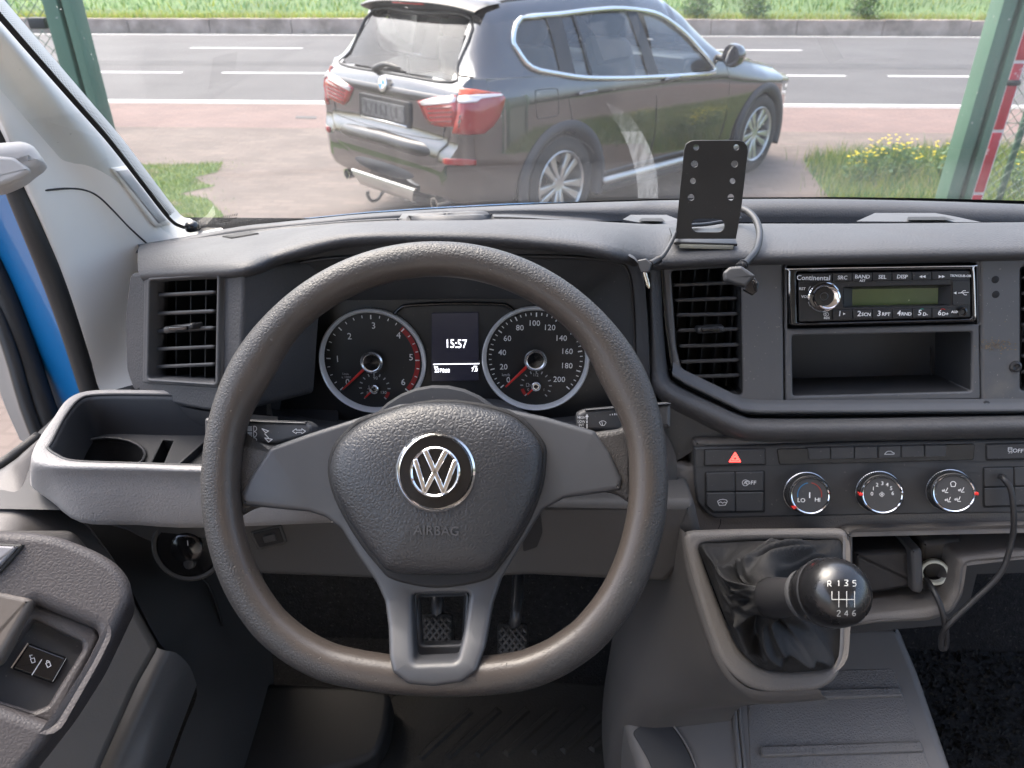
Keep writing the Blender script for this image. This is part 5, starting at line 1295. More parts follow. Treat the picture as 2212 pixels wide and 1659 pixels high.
def mkr(pl, t):
    for s, y in (('HIGH', 902), ('LOW', 911), ('INT', 918.5), ('OFF', 926)): txt(s, pl, 1256, y, 6.2, m_prt, t, .0008, sx=.85)
    strokes('arrow_symbol', pl, [[(1266, 900), (1268, 896), (1270, 900)], [(1268, 898), (1268, 906)], [(1268, 909), (1268, 913)], [(1268, 916), (1268, 925)]], 2.4, m_prt, t, .0008)
    strokes('wiper_symbol', pl, [arc(1302, 918, 9, 35, 145, 8)+[(1299, 919), (1305, 919), (1309.5, 913)], [(1302, 919), (1300, 911)]], 1.2, m_prt, t, .0008)
    for k in range(4): strokes('drop_symbol', pl, [[(1318+k*5, 895-k*.8), (1318+k*5, 897-k*.4)]], 1.2+.5*k, m_prt, t, .0008)
stalk('indicator_stalk', 'black headlamp and indicator stalk left of the steering column', [(440, 902), (526, 908), (660, 912), (675, 922), (674, 940), (640, 950), (590, 962), (530, 963), (440, 955)], .655, mkl, [(450, 904), (526, 908.5), (660, 912.5), (660, 916), (526, 912.5), (450, 908)])
stalk('wiper_stalk', 'black wiper stalk right of the steering column', [(1246, 893), (1264, 884), (1345, 877), (1450, 869), (1450, 925), (1345, 934), (1262, 932), (1248, 926)], .655, mkr, [(1264, 884.5), (1345, 878), (1450, 870), (1450, 874), (1345, 881.5), (1264, 888)])

# ------------------------------------------------------------------ storage tray at the left
ZT = 1.526
tr = thing('door_side_tray', 'grey trimmed storage tray with cup holder between door and steering wheel', 'storage tray', (-.30, .64, ZT-.10))
cols = [((580, 858), (580, 848), None, None), ((440, 855), (440, 845), None, None), ((330, 852), (330, 843), None, None), ((215, 852), (205, 843), None, None), ((172, 862), (149, 860), None, None), ((140, 900), (115, 904), None, None), ((111, 955), (83, 950), None, None),
        ((104, 968), (70, 985), (66, 1012), (77, 1046)), ((122, 982), (92, 1003), (104, 1026), (120, 1080)), ((163, 996), (150, 1010), (161, 1033), (184, 1128)), ((300, 1001), (300, 1013), (300, 1036), (300, 1134)), ((430, 1005), (430, 1018), (430, 1038), (430, 1140)), ((720, 1008), (720, 1021), (720, 1042), (720, 1128))]
R0, R0b, R1, R1b, R2, R3, R3b, R4, R5 = ([] for _ in range(9))
cen = WZ(260, 940, ZT)
for a, b, c, d in cols:
    p1, p2 = WZ(*a, ZT), WZ(*b, ZT); p3 = WZ(*c, ZT-.014) if c else p2+Vector((0, 0, -.012)); p4 = WZ(*d, ZT-.072) if d else p2+Vector((0, 0, -.07))
    inn_ = (cen-p1); inn_.z = 0; inn_.normalize()
    R0.append(p1+inn_*.010+Vector((0, 0, -.05))); R0b.append(p1+inn_*.003+Vector((0, 0, -.006))); R1.append(p1+Vector((0, 0, -.001))); R1b.append(p1.lerp(p2, .25)+Vector((0, 0, .001))); R2.append(p2); R3.append(p3); R3b.append(p3.lerp(p4, .62)+Vector((0, -.006 if d else 0, 0))); R4.append(p4); R5.append(p4+Vector((0, .06, -.005)))
loft('liner', [R0, R0b, R1], m_tray, tr, 4, 2)
loft('lip', [R1, R1b, R2, R3, R3b, R4, R5], m_lip, tr, 4, 3)
tube('lip_bead', [p+Vector((0, 0, .0008)) for p in R1], .0016, m_tray, tr, 6, 4)
HZ = Plane((0, 0, ZT-.048), 90)
fl_ = [(90, 985), (130, 890), (190, 830), (400, 820), (730, 830), (730, 1030), (160, 1022)]
cc_ = [HZ.uv(*p) for p in arc(233, 985, 82, 0, 342, 19, 36)]
slot_ = [HZ.uv(*p) for p in ((326, 1004), (352, 950), (374, 952), (350, 1006))]
slab2('floor_plate', HZ, [HZ.uv(*p) for p in fl_], -.004, 0, m_tray, tr, [cc_, slot_], .002)
c3 = [HZ.pt(u, v, 0) for u, v in cc_]; c4 = [HZ.pt(u*.98+sum(a[0] for a in cc_)/len(cc_)*.02, v, -.07) for u, v in cc_]; n = len(c3)
mk('cup_well', c3+c4, [(i, (i+1) % n, n+(i+1) % n, n+i) for i in range(n)]+[tuple(range(n, 2*n))], m_void, tr)
tube('cup_rim', [p+Vector((0, 0, .002)) for p in c3], .0018, m_slat, tr, 6, 1, True)
s3 = [HZ.pt(u, v, 0) for u, v in slot_]; s4 = [p-Vector((0, 0, .03)) for p in s3]
mk('card_slot', s3+s4, [(i, (i+1) % 4, 4+(i+1) % 4, 4+i) for i in range(4)]+[(4, 5, 6, 7)], m_void, tr, False)
mk('underside', [Vector((-.60, .60, ZT-.078)), Vector((-.16, .60, ZT-.078)), Vector((-.16, .90, ZT-.078)), Vector((-.60, .90, ZT-.078))], [(0, 1, 2, 3)], m_tray, tr, False)
box('rib', HZ.at(415, 985, .004), (.003, .07, .010), m_tray, tr, .001, rotz=R(-14))
bw = [WZ(300, 848, ZT), WZ(420, 850, ZT), WZ(560, 852, ZT)]; mk('back_wall', [p+Vector((0, 0, -.001)) for p in bw]+[p-Vector((0, 0, .06)) for p in bw], [(0, 1, 4, 3), (1, 2, 5, 4)], m_tray, tr, False)

# ------------------------------------------------------------------ knee panel
NPL = Plane(W(700, 1200, .86), 4, 0)
kp = thing('knee_panel', 'dark grey lower dash panel behind the steering wheel', 'panel', NPL.at(800, 1250))
slab('panel', NPL, [(150, 1085), (720, 1085), (1500, 1085), (1520, 1170), (1440, 1262), (1290, 1255), (1150, 1248), (870, 1258), (560, 1246), (470, 1222), (400, 1210), (300, 1168)], -.12, 0, m_trimd, kp, 12, bev=.010, seg=3)
slab('step', NPL, [(540, 1090), (660, 1086), (800, 1090), (800, 1118), (660, 1108), (540, 1130)], -.01, .006, m_lip, kp, 5, bev=.004)
sw1 = slab('level_switch', NPL, [(538, 1152), (606, 1136), (620, 1174), (556, 1190)], -.01, .003, m_trimd, kp, 6, bev=.002)
slab('rocker', NPL, [(545, 1154), (602, 1141), (613, 1172), (560, 1184)], 0, .0045, m_void, sw1, 4, bev=.001)
slab('wheel_key', NPL, [(566, 1160), (592, 1154), (598, 1168), (571, 1174)], .002, .007, m_blk, sw1, 2, bev=.001)
lc = NPL.at(408, 1180, 0); lax = (NPL.n+Vector((.05, 0, .30))).normalized()
ls = lathe('light_switch', [(.0405, -.004), (.0415, .003), (.039, .005), (.036, .003)], lc, lax, m_trimd, kp, 40, cap=False)
lathe('switch_face', [(.037, .001), (.034, .004), (0, .005)], lc, lax, m_gloss, ls, 36)
lathe('switch_knob', [(.019, .003), (.018, .007), (.015, .009), (0, .009)], lc, lax, m_gloss, ls, 28)
lathe('wheel_button', [(.007, .004), (.006, .010), (0, .011)], NPL.at(415, 1212, .004), lax, m_slat, ls, 16)
strokes('switch_mark', NPL, [[(405, 1168), (406, 1178)]], 2.0, m_prd, ls, .017)
slab('key_recess', NPL, [(1130, 1150), (1166, 1100), (1172, 1150), (1160, 1182), (1130, 1192)], -.01, .0015, m_void, kp, 6)
# bulkhead of the footwell
bk = mk('firewall', [Vector((-.75, 1.06, .75)), Vector((1.3, 1.06, .75)), Vector((1.3, 1.06, 1.62)), Vector((-.75, 1.06, 1.62))], [(0, 1, 2, 3)], m_carpet, None, False); struct(bk); bk['kind'] = 'structure'
# ------------------------------------------------------------------ lower trim, gear console, shelf
lt = thing('lower_dash_trim', 'warm grey lower dash trim under the heater panel', 'dash trim', KPL.at(1700, 1145))
slab('strip', KPL, [(1425, 995), (1470, 1003), (1497, 1010), (1497, 950), (3020, 905), (3020, 1122), (2100, 1150), (1830, 1158), (1560, 1164), (1470, 1168), (1425, 1180)], -.08, -.002, m_trim, lt, 8, bev=.006, seg=3)
strokes('seam', KPL, [[(1557, 1122), (1556, 1132), (1552, 1142)]], 1.6, m_void, lt, -.0015)
GP = Plane(W(1660, 1300, .80), 42, -2)
gc = thing('gear_console', 'warm grey gear lever housing below the heater panel', 'console', GP.at(1660, 1500, -.1))
slab('housing', GP, [(1474, 1146), (1600, 1142), (1836, 1140), (1832, 1300), (1828, 1420), (1812, 1468), (1770, 1494), (1660, 1500), (1600, 1480), (1555, 1430), (1520, 1330), (1488, 1220)], -.16, .004, m_trim, gc, 26, [[(1508, 1178), (1600, 1170), (1822, 1166), (1824, 1330), (1818, 1420), (1790, 1446), (1690, 1452), (1640, 1444), (1598, 1405), (1560, 1320), (1528, 1235)]], .007, 4, hr=16)
# side wall sweeping down to the tunnel
wa = [(1478, 1148), (1490, 1230), (1522, 1335), (1557, 1432), (1604, 1486), (1662, 1500), (1772, 1494)]
wb = [(1430, 1165), (1430, 1245), (1438, 1345), (1460, 1440), (1510, 1505), (1580, 1525), (1690, 1515)]
wc = [(1400, 1190), (1352, 1270), (1338, 1370), (1340, 1470), (1356, 1535), (1420, 1560), (1590, 1535)]
ra = [GP.at(*p, -.006) for p in wa]; rb2 = [GP.at(*p, -.085) for p in wb]; rc2 = [GP.at(*p, -.19) for p in wc]
cw_ = Vector((1660, 1300)); push = lambda p, k: (Vector(p)-cw_).normalized()*k+Vector(p)
rk1 = [GP.at(*push(p, 9), -.004) for p in wa]; rk2 = [GP.at(*push(p, 20), -.018) for p in wa]
ra = [GP.at(*push(p, -6), .0015) for p in wa]
loft('side_wall', [ra, rk1, rk2, rb2, rc2, [p+Vector((-.01, .02, -.18)) for p in rc2]], M('console_side_shaded', (.085, .079, .075), .55, var=.08, vs=5, noise=(500, .2, .0006)), gc, 4, 4)  # housing trim in a darker tone, the side's shade painted into the colour
# --- gear lever: gaiter and knob
gl_ = thing('gear_lever', 'black gear lever with creased leather gaiter and glossy ball knob', 'gear lever', GP.at(1680, 1380, -.03))
op = [(1508, 1178), (1560, 1172), (1660, 1168), (1760, 1167), (1820, 1170), (1824, 1250), (1822, 1340), (1815, 1420), (1780, 1446), (1720, 1452), (1660, 1448), (1612, 1420), (1575, 1355), (1545, 1280), (1522, 1220)]
KC = W(1799, 1280, .635)                                # ball centre
neck = W(1668, 1292, .715); root = GP.at(1655, 1310, -.02)
lev = (KC-neck).normalized()
from mathutils import noise as mnoise
base_loop = [GP.at(*p, -.001) for p in op]
bl2 = cr(base_loop, 10, True); nb = len(bl2); cb = sum(bl2, Vector())/nb
ring = []
e1 = (GP.u-lev*GP.u.dot(lev)).normalized(); e2 = lev.cross(e1)
for p in bl2:                                           # matching ring round the neck of the lever
    d = p-cb; a_ = math.atan2(d.dot(GP.v), d.dot(GP.u)); ring.append(neck+(e1*math.cos(a_)+e2*math.sin(a_)*(1 if e2.dot(GP.v) > 0 else -1))*.0195)
NR = 44; rows = []
for i in range(NR+1):
    t = i/NR; rr = []
    for k in range(nb):
        p, q = bl2[k], ring[k]; w = 2*math.pi*k/nb
        c1 = p.lerp(q, .26)+GP.n*.026; c2 = q-lev*.055+(p-q)*.10          # swell near the frame, then a sleeve up the lever
        b_ = p*(1-t)**3+c1*3*t*(1-t)**2+c2*3*t*t*(1-t)+q*t**3
        out_ = (b_-(root+(neck-root)*t)); out_ = (out_-lev*out_.dot(lev)); out_ = out_.normalized() if out_.length > 1e-6 else GP.n
        n_ = (out_*.6+GP.n*(1-t)*.9).normalized(); env = math.sin(math.pi*t)**.8
        s1 = mnoise.noise(Vector((math.cos(w)*.9, math.sin(w)*.9, t*1.6+3)))
        cre = 1-abs(mnoise.noise(Vector((math.cos(w)*1.45+7, math.sin(w)*1.45, t*1.5))))*2.2          # sharp folds
        cr2 = 1-abs(mnoise.noise(Vector((math.cos(w+t)*2.4, math.sin(w+t)*2.4+5, t*2.2))))*2.2
        rr.append(b_+n_*env*(.026*s1+.026*(cre-.55)+.010*(cr2-.55)))
    rows.append(rr)
ga = normals(mk('gaiter', [v for r in rows for v in r], grid_faces(NR+1, nb, True), m_leather, gl_))
for (a, b) in (((1655, 1171), (1657, 1200)), ((1700, 1450), (1692, 1420))):
    tube('stitching', [GP.at(*a, -.004), GP.at((a[0]+b[0])/2, (a[1]+b[1])/2, .003), GP.at(*b, .006)], .0012, m_leather, gl_, 6, 3)
lathe('collar', [(.0165, -.004), (.019, .004), (.0185, .022), (.0165, .040), (.0150, .052), (.0, .055)], neck-lev*.006, lev, m_cable, gl_, 28)
lathe('lift_ring', [(.0190, .0), (.0225, .004), (.0232, .012), (.020, .018)], KC-lev*.040, lev, m_pad2, gl_, 32)
kb_ = lathe('knob', [(.0185, -.034), (.0245, -.027), (.0272, -.018), (.0284, -.008), (.0286, -.0075), (.0291, 0), (.0288, .006), (.0275, .012), (.0245, .0185), (.0195, .0236), (.013, .0268), (.006, .0284), (0, .0288)], KC, lev, M('knob_gloss', (.010, .010, .011), .30, coat=.35, rv=.10, vs=30), gl_, 44)
lathe('knob_ring', [(.0292, -.0095), (.0296, -.008), (.0292, -.0065)], KC, lev, m_slat, kb_, 44, cap=False)
kt = KC+(CAM-KC).normalized()*.0295
kn_ = (CAM-KC).normalized(); kn_ = (kn_*.75+lev*.25).normalized()
kpl = Plane(KC+kn_*.0288); kpl.n = kn_; kpl.u = (RT-kn_*RT.dot(kn_)).normalized(); kpl.v = kn_.cross(kpl.u)
tkb = tree_of(kb_)
def onball(name, segs, w, mat):                         # engraved shift pattern, laid on the ball
    V, Fc = [], []
    for sg in segs:
        for a, b in zip(sg[:-1], sg[1:]):
            A, B = Vector(a), Vector(b); d = (B-A).normalized(); n = Vector((-d.y, d.x))*w/2; k = len(V); m = 5
            for i in range(m+1):
                p = A.lerp(B, i/m)
                for s in (-1, 1):
                    q = p+n*s; r = Vector(ray(q.x, q.y)).normalized(); l_ = tkb.ray_cast(CAM, r)[0]
                    V.append((l_ if l_ is not None else KC)-r*.0005)
            for i in range(m): Fc.append((k+2*i, k+2*i+1, k+2*i+3, k+2*i+2))
    return mk(name, V, Fc, mat, kb_, False)
m_eng = M('engraved_mark', (.50, .50, .48), .6)
onball('shift_pattern', [[(1797, 1277), (1797, 1295), (1846, 1295)], [(1812, 1277), (1812, 1312)], [(1829, 1277), (1829, 1312)], [(1846, 1277), (1846, 1312)]], 1.8, m_eng)
GL = {'R': [[(0, 6), (0, 0), (3, 0), (3.5, 1.5), (3, 3), (0, 3)], [(1.5, 3), (4, 6)]], '1': [[(1, 1), (2, 0), (2, 6)]], '3': [[(0, 0), (3.5, 0), (3.8, 1.5), (1.5, 3), (3.8, 4.4), (3.5, 6), (0, 6)]], '5': [[(3.6, 0), (.3, 0), (.3, 2.6), (3, 2.6), (3.7, 4.2), (3, 6), (0, 6)]],
      '2': [[(0, .8), (1, 0), (3, 0), (3.5, 1.5), (0, 6), (4, 6)]], '4': [[(3, 6), (3, 0), (0, 4.2), (4, 4.2)]], '6': [[(3.4, 0), (1, 1.5), (.2, 4), (1, 6), (3, 6), (3.6, 4.4), (2.8, 3.2), (.6, 3.6)]]}
for ch, x, y in (('R', 1788, 1255), ('1', 1808, 1254), ('3', 1824, 1253), ('5', 1842, 1254), ('2', 1808, 1319), ('4', 1824, 1319), ('6', 1841, 1318)):
    onball('shift_number', [[(x+a*2.0, y+b*2.0) for a, b in s] for s in GL[ch]], 1.7, m_eng)

# --- open shelf with charger holder
SP = Plane(W(1950, 1250, .86), 14, -3)
sh = thing('open_shelf', 'open grey storage shelf with round power socket right of the gear lever', 'shelf', SP.at(1950, 1345))
slab('frame', SP, [(1822, 1146), (3020, 1118), (3020, 1186), (2260, 1212), (2092, 1222), (2085, 1290), (2060, 1330), (2010, 1346), (1900, 1350), (1822, 1362)], -.14, .004, m_trim, sh, 14, [[(1846, 1156), (2200, 1148), (2980, 1128), (2980, 1164), (2200, 1195), (2074, 1210), (2066, 1268), (2046, 1308), (2000, 1320), (1846, 1334)]], .008, 3, hr=10)
slab('back', SP, [(1820, 1130), (3020, 1106), (3020, 1216), (2110, 1240), (2090, 1320), (2040, 1350), (1820, 1370)], -.145, -.105, m_tray, sh)
slab('socket_plate', SP, [(1990, 1170), (2080, 1165), (2072, 1262), (2048, 1310), (1992, 1322)], -.11, -.035, m_trimd, sh, 8, bev=.006)
scn = SP.at(2018, 1235, -.026); sax = (SP.n+Vector((-.25, 0, .05))).normalized()
so = lathe('power_socket', [(.0152, -.004), (.0160, .003), (.0150, .0045), (.0125, .004), (.0118, -.003)], scn, sax, M('socket_ring', (.72, .76, .68), .3), sh, 36, cap=False)
lathe('socket_well', [(.0124, .002), (.0122, -.03), (0, -.03)], scn, sax, m_void, so, 28, cap=False)
ch = thing('charger_block', 'black phone charger box lying in the open shelf', 'charger', SP.at(1915, 1290, -.06))
slab('case', SP, [(1845, 1192), (1990, 1184), (1992, 1268), (1845, 1290)], -.10, -.025, m_cable, ch, 6, bev=.006)
slab('end_cap', SP, [(1968, 1188), (1990, 1186), (1994, 1196), (1997, 1272), (1990, 1284), (1972, 1280)], -.06, -.012, m_pad2, ch, 5, bev=.004)
tube('charging_cable', [SP.at(1996, 1246, -.03), SP.at(2012, 1268, -.005), SP.at(2032, 1310, .012), SP.at(2043, 1360, .014), SP.at(2043, 1396, .012), SP.at(2034, 1400, .012), SP.at(2035, 1372, .014), SP.at(2052, 1346, .018), SP.at(2100, 1300, .016), SP.at(2160, 1240, .014), SP.at(2185, 1170, .012), SP.at(2190, 1120, .014), KPL.at(2184, 1060, .020), KPL.at(2168, 1034, .014), KPL.at(2162, 1030, .004)], .0032, m_cable, ch, 8, 6)

# ------------------------------------------------------------------ floor: carpet, mats, tunnel cover
ZF = .90
fl0 = struct(mk('floor', [Vector((-.75, -.3, ZF)), Vector((1.5, -.3, ZF)), Vector((1.5, 1.06, ZF)), Vector((-.75, 1.06, ZF))], [(0, 1, 2, 3)], m_carpet, None, False))
# toe-board slope
struct(mk('toe_board', [Vector((-.75, .92, ZF)), Vector((1.5, .92, ZF)), Vector((1.5, 1.05, ZF+.28)), Vector((-.75, 1.05, ZF+.28))], [(0, 1, 2, 3)], m_carpet, None, False))
# carpet pile on the passenger side
V, Fc = [], []
for k in range(9000):
    x, y = random.uniform(.42, 1.15), random.uniform(.38, 1.0); h = random.uniform(.003, .008); a = random.uniform(0, 6.28); p = Vector((x, y, ZF)); d = Vector((math.cos(a), math.sin(a), 0))*.004; kk = len(V)
    V += [p-d, p+d, p+Vector((random.gauss(0, .003), random.gauss(0, .003), h))]; Fc.append((kk, kk+1, kk+2))
o = mk('carpet_pile', V, Fc, M('pile', (.022, .022, .021), .95, var=.8, vs=400), None, False); struct(o, 'stuff')
FH = Plane((0, 0, ZF), 90)
fm = thing('floor_mat', 'black ribbed rubber floor mat in the driver footwell', 'floor mat', WZ(1080, 1580, ZF))
mq = [(845, 1500), (1120, 1470), (1330, 1480), (1362, 1600), (1390, 1760), (800, 1760)]
FH1 = Plane((0, 0, ZF+.002), 90)
slab('mat', FH1, mq, 0, .009, m_matr, fm, 20, bev=.003)
for k in range(9):                                      # slanting grip ribs
    x0 = 905+k*62; a, b = FH1.at(x0, 1640-k*3, .009), FH1.at(x0+112, 1535-k*2, .009)
    d = (b-a).normalized(); n = d.cross(Vector((0, 0, 1)))*.0065; z = Vector((0, 0, .004))
    V = [a-n, a+n, b+n, b-n, a-n*.5+z+d*.004, a+n*.5+z+d*.004, b+n*.5+z-d*.004, b-n*.5+z-d*.004]
    mk('rib', V, [(4, 5, 6, 7), (0, 1, 5, 4), (1, 2, 6, 5), (2, 3, 7, 6), (3, 0, 4, 7)], m_matr, fm, False)
# left foot rest
m_dfoot = M('foot_plastic', (.010, .010, .0105), .6, var=.15, vs=5, noise=(400, .2, .0006))
fr_ = thing('foot_rest', 'dark grey plastic foot rest panel left of the floor mat', 'foot rest', WZ(680, 1580, ZF))
FR = Plane(WZ(680, 1580, ZF+.06), 78, 4)
slab('panel', FR, [(470, 1470), (760, 1480), (846, 1492), (836, 1580), (812, 1632), (770, 1650), (640, 1680), (420, 1720), (400, 1560)], -.06, .0, m_dfoot, fr_, 22, bev=.010, seg=3)
for k in range(0): slab('rib', FR, [(560+k*6, 1540+k*34), (770, 1524+k*34), (770, 1529+k*34), (560+k*6, 1545+k*34)], -.002, .003, m_dfoot, fr_, 2, bev=.002)
# tunnel cover
TP = Plane(W(1800, 1560, .97), 74, 0)
tn = thing('tunnel_cover', 'grey textured plastic floor tunnel cover with raised grip bars', 'floor cover', TP.at(1760, 1640, -.1))
m_tun = M('tunnel_plastic', (.145, .136, .128), .5, var=.08, vs=6, noise=(600, .15, .0006))
m_tunt = M('tunnel_grip', (.145, .136, .128), .42, var=.08, vs=6, grain=(260, .5, .0008))
slab('cover', TP, [(1340, 1340), (1560, 1330), (1945, 1345), (1990, 1452), (2062, 1660), (2120, 1800), (1400, 1800), (1376, 1650), (1350, 1570)], -.20, 0, m_tun, tn, 16, bev=.016, seg=4)
slab('grip_field', TP, [(1612, 1452), (1930, 1444), (2040, 1740), (1625, 1740)], -.002, .0012, m_tunt, tn, 10, bev=.0012)
for a, b, c, d in (((1636, 1490), (1944, 1483), (1954, 1503), (1632, 1513)), ((1642, 1610), (1990, 1599), (1998, 1622), (1646, 1634)), ((1650, 1725), (2035, 1712), (2044, 1736), (1652, 1750))):
    slab('grip_bar', TP, [a, b, c, d], 0, .0065, m_tunt, tn, 5, bev=.003, seg=3)
tube('ridge', [TP.at(1583, 1490, .001), TP.at(1588, 1560, .001), TP.at(1600, 1680, .001)], .0035, m_tun, tn, 8, 3)
tube('ridge', [TP.at(1593, 1490, .001), TP.at(1599, 1560, .001), TP.at(1612, 1680, .001)], .0025, m_tun, tn, 8, 3)
slab('side_pocket', TP, [(1427, 1536), (1470, 1590), (1500, 1650), (1512, 1740), (1440, 1740), (1400, 1640), (1366, 1580)], -.01, .0016, m_tray, tn, 8, bev=.0015)
tube('pocket_edge', [TP.at(1427, 1535, .002), TP.at(1472, 1590, .002), TP.at(1503, 1655, .002), TP.at(1514, 1740, .002)], .0016, m_tun, tn, 8, 3)
tube('cover_edge', [TP.at(1338, 1400, -.03), TP.at(1345, 1500, -.03), TP.at(1362, 1600, -.03), TP.at(1400, 1680, -.03)], .006, m_tun, tn, 8, 3)
# ------------------------------------------------------------------ pedals
def pedal(nm, lab, cx0, cy0, d, w, h, arm):
    pl = Plane(W(cx0, cy0, d), 48, 0); t = thing(nm, lab, 'pedal', pl.o-Vector((0, 0, .04)), 'pedals in the footwell')
    q = [(cx0-w, cy0-h), (cx0+w, cy0-h), (cx0+w, cy0+h), (cx0-w, cy0+h)]
    slab('pad', pl, q, -.012, 0, m_matr, t, 10, bev=.005, seg=3)
    n = 0
    for s in (-1, 1):                                   # crossed grip ridges
        for k in range(-3, 4):
            x0, x1 = cx0+k*w*.42-h*.7*s*.8, cx0+k*w*.42+h*.7*s*.8; y0, y1 = cy0-h*.72, cy0+h*.72
            def cl(x, y, xx, yy):
                return max(cx0-w*.85, min(cx0+w*.85, x)), y
            ta = [max(0, min(1, ((cx0-w*.85)-x0)/(x1-x0))), max(0, min(1, ((cx0+w*.85)-x0)/(x1-x0)))]; a, b = sorted(ta)
            if b-a < .1: continue
            tube('ridge', [pl.at(x0+(x1-x0)*a, y0+(y1-y0)*a, .0005), pl.at(x0+(x1-x0)*b, y0+(y1-y0)*b, .0005)], .0022, m_trimd, t, 6, 1)
    tube('lever', [pl.at(cx0, cy0-h*.6, -.014)] + [W(*p) for p in arm], .009, m_slat, t, 8, 4); return t
pedal('pedal', 'ribbed rubber pedal seen through the window of the lower steering wheel spoke', 944, 1362, 1.02, 34, 38, [(945, 1300, 1.04), (950, 1230, 1.10), (955, 1150, 1.18)])
pedal('pedal', 'ribbed rubber pedal just right of the lower steering wheel spoke', 1108, 1385, 1.05, 34, 40, [(1116, 1320, 1.06), (1120, 1250, 1.10), (1122, 1170, 1.18)])
# ------------------------------------------------------------------ left pillar, jamb, door
pt = thing('pillar_trim', 'pale grey windscreen pillar trim at the left', 'pillar trim', (-.52, .95, 1.55))
rg = [(-60, -30, .70), (60, 107, .765), (160, 220, .833), (238, 308, .895), (310, 400, .963), (372, 477, 1.035), (405, 497, 1.055), (440, 620, 1.04)]
rs = [(-110, 90, .70), (-20, 225, .752), (47, 387, .806), (85, 480, .834), (125, 585, .867), (165, 700, .895), (214, 846, .93), (310, 875, .95)]
rows = []
for g_, s_ in zip(rg, rs):
    a, b = W(*g_), W(*s_); bul = (CAM-(a+b)/2).normalized(); rr = [a+bul*-.012+Vector((0, .03, 0))]
    for t, k in ((0, 0), (.05, .014), (.16, .024), (.30, .016), (.48, .002), (.66, .0), (.84, .004), (.95, .003), (1, -.004)): rr.append(a.lerp(b, t)+bul*k)
    rr.append(b-bul*.02+Vector((-.01, 0, 0))); rows.append(rr)
up_ = [[p+(p-q)*k for p, q in zip(rows[0], rows[2])] for k in (2.2, 1.1)]
rows = up_+rows
pil = loft('upper_trim', rows, m_lite, pt, 3, 5); tp = tree_of(pil)
def surf(px, py, off=.0, d0=.95):
    d = ray(px, py).normalized(); l, n, i, _ = tp.ray_cast(CAM, d)
    if l is None: return W(px, py, d0)
    return l-d*off
tube('panel_seam', [surf(x, y, -.0004) for x, y in ((56, 417), (100, 411), (150, 407), (185, 411), (212, 424), (240, 450), (280, 492), (322, 530))], .0012, m_seal, pt, 6, 5)
m_gril = M('speaker_cloth', (.56, .55, .525), .8, grain=(900, .9, .0006))
wrapw('speaker_frame', tp, [(236, 362), (268, 358), (362, 478), (366, 486), (334, 492), (326, 484)], m_lite, pt, .0035, .006)
wrapw('speaker_grille', tp, [(244, 368), (268, 366), (354, 478), (338, 484)], m_gril, pt, .0046, .003)
ft = [(330, 530), (400, 505), (440, 492), (478, 492), (486, 498), (440, 512), (350, 530)]
P = [WY(x, y, .985 if i < 4 else .97) for i, (x, y) in enumerate(ft)]
mk('foot_trim', P+[p-Vector((0, -.01, .03)) for p in P], [tuple(range(7))]+[(i, 7+i, 7+(i+1) % 7, (i+1) % 7) for i in range(7)], m_lite, pt, False)
tag(lathe('light_sensor', [(.0095, 0), (.0095, .004), (.0075, .0085), (.004, .0105), (0, .011)], WY(416, 494, .97), (0, -.25, 1), m_gloss, None, 24), 'small black sensor dome at the foot of the pillar trim', 'sensor')
gh = thing('grab_handle', 'pale grey grab handle end cut off by the left edge', 'grab handle', W(20, 350, .72))
m_hnd = M('handle_grey', (.47, .455, .435), .5, var=.03, vs=6)
GH = Plane(W(40, 350, .715), 20, 30)
slab('handle', GH, [(-160, 310), (0, 304), (45, 300), (70, 311), (84, 330), (93, 346), (84, 358), (66, 370), (45, 388), (0, 408), (-160, 430)], -.045, 0, m_hnd, gh, 14, bev=.012, seg=4)
slab('inner_face', GH, [(-160, 340), (0, 335), (30, 337), (50, 352), (68, 368), (45, 384), (0, 402), (-160, 424)], -.01, .0015, m_hnd, gh, 10, bev=.004)
# blue door opening
jb = thing('door_opening', 'bright blue painted door opening of the van at the left', 'door frame', W(100, 850, .95))
a = [W(-120, 95, .80), W(-60, 250, .83), W(18, 400, .865), W(75, 545, .90), (W(130, 690, .93)), W(186, 850, .965), W(215, 930, .985)]
b = [W(-330, 60, .84), W(-200, 280, .90), W(-90, 420, .95), W(-10, 590, .99), (W(60, 770, 1.02)), W(112, 905, 1.04), W(140, 980, 1.05)]
a = [a[0]+(a[0]-a[2])*k for k in (1.6, .8)]+a; b = [b[0]+(b[0]-b[2])*k for k in (1.6, .8)]+b
loft('painted_panel', [a, [p.lerp(q, .5)+Vector((-.006, 0, 0)) for p, q in zip(a, b)], b, [p+Vector((-.02, .05, 0)) for p in b]], m_blue, jb, 4, 4)
sl_ = [W(-40, 190, .765), W(0, 300, .79), W(34, 400, .82), W(66, 480, .838), W(110, 590, .87), W(152, 705, .90), W(197, 846, .935), W(225, 930, .95)]
sl_ = [sl_[0]+(sl_[0]-sl_[2])*1.8]+sl_
tube('weather_seal', sl_, .0125, m_seal, jb, 12, 4)
s2_ = [W(-120, 430, .93), W(-40, 540, .95), W(10, 640, .965), W(52, 760, .98), W(96, 890, .99), W(125, 960, 1.0)]
s2_ = [s2_[0]+(s2_[0]-s2_[2])*1.6]+s2_
tube('outer_seal', s2_, .016, m_seal, jb, 12, 4)
f1 = [W(-160, 500, .99), W(-60, 640, 1.0), W(0, 760, 1.01), W(40, 880, 1.02), W(78, 968, 1.03)]
f2 = [W(-130, 470, .95), W(-30, 610, .96), W(24, 740, .97), W(62, 870, .98), W(100, 968, .99)]
m_dframe = M('door_frame_metal', (.17, .17, .165), .45, var=.1, vs=8)
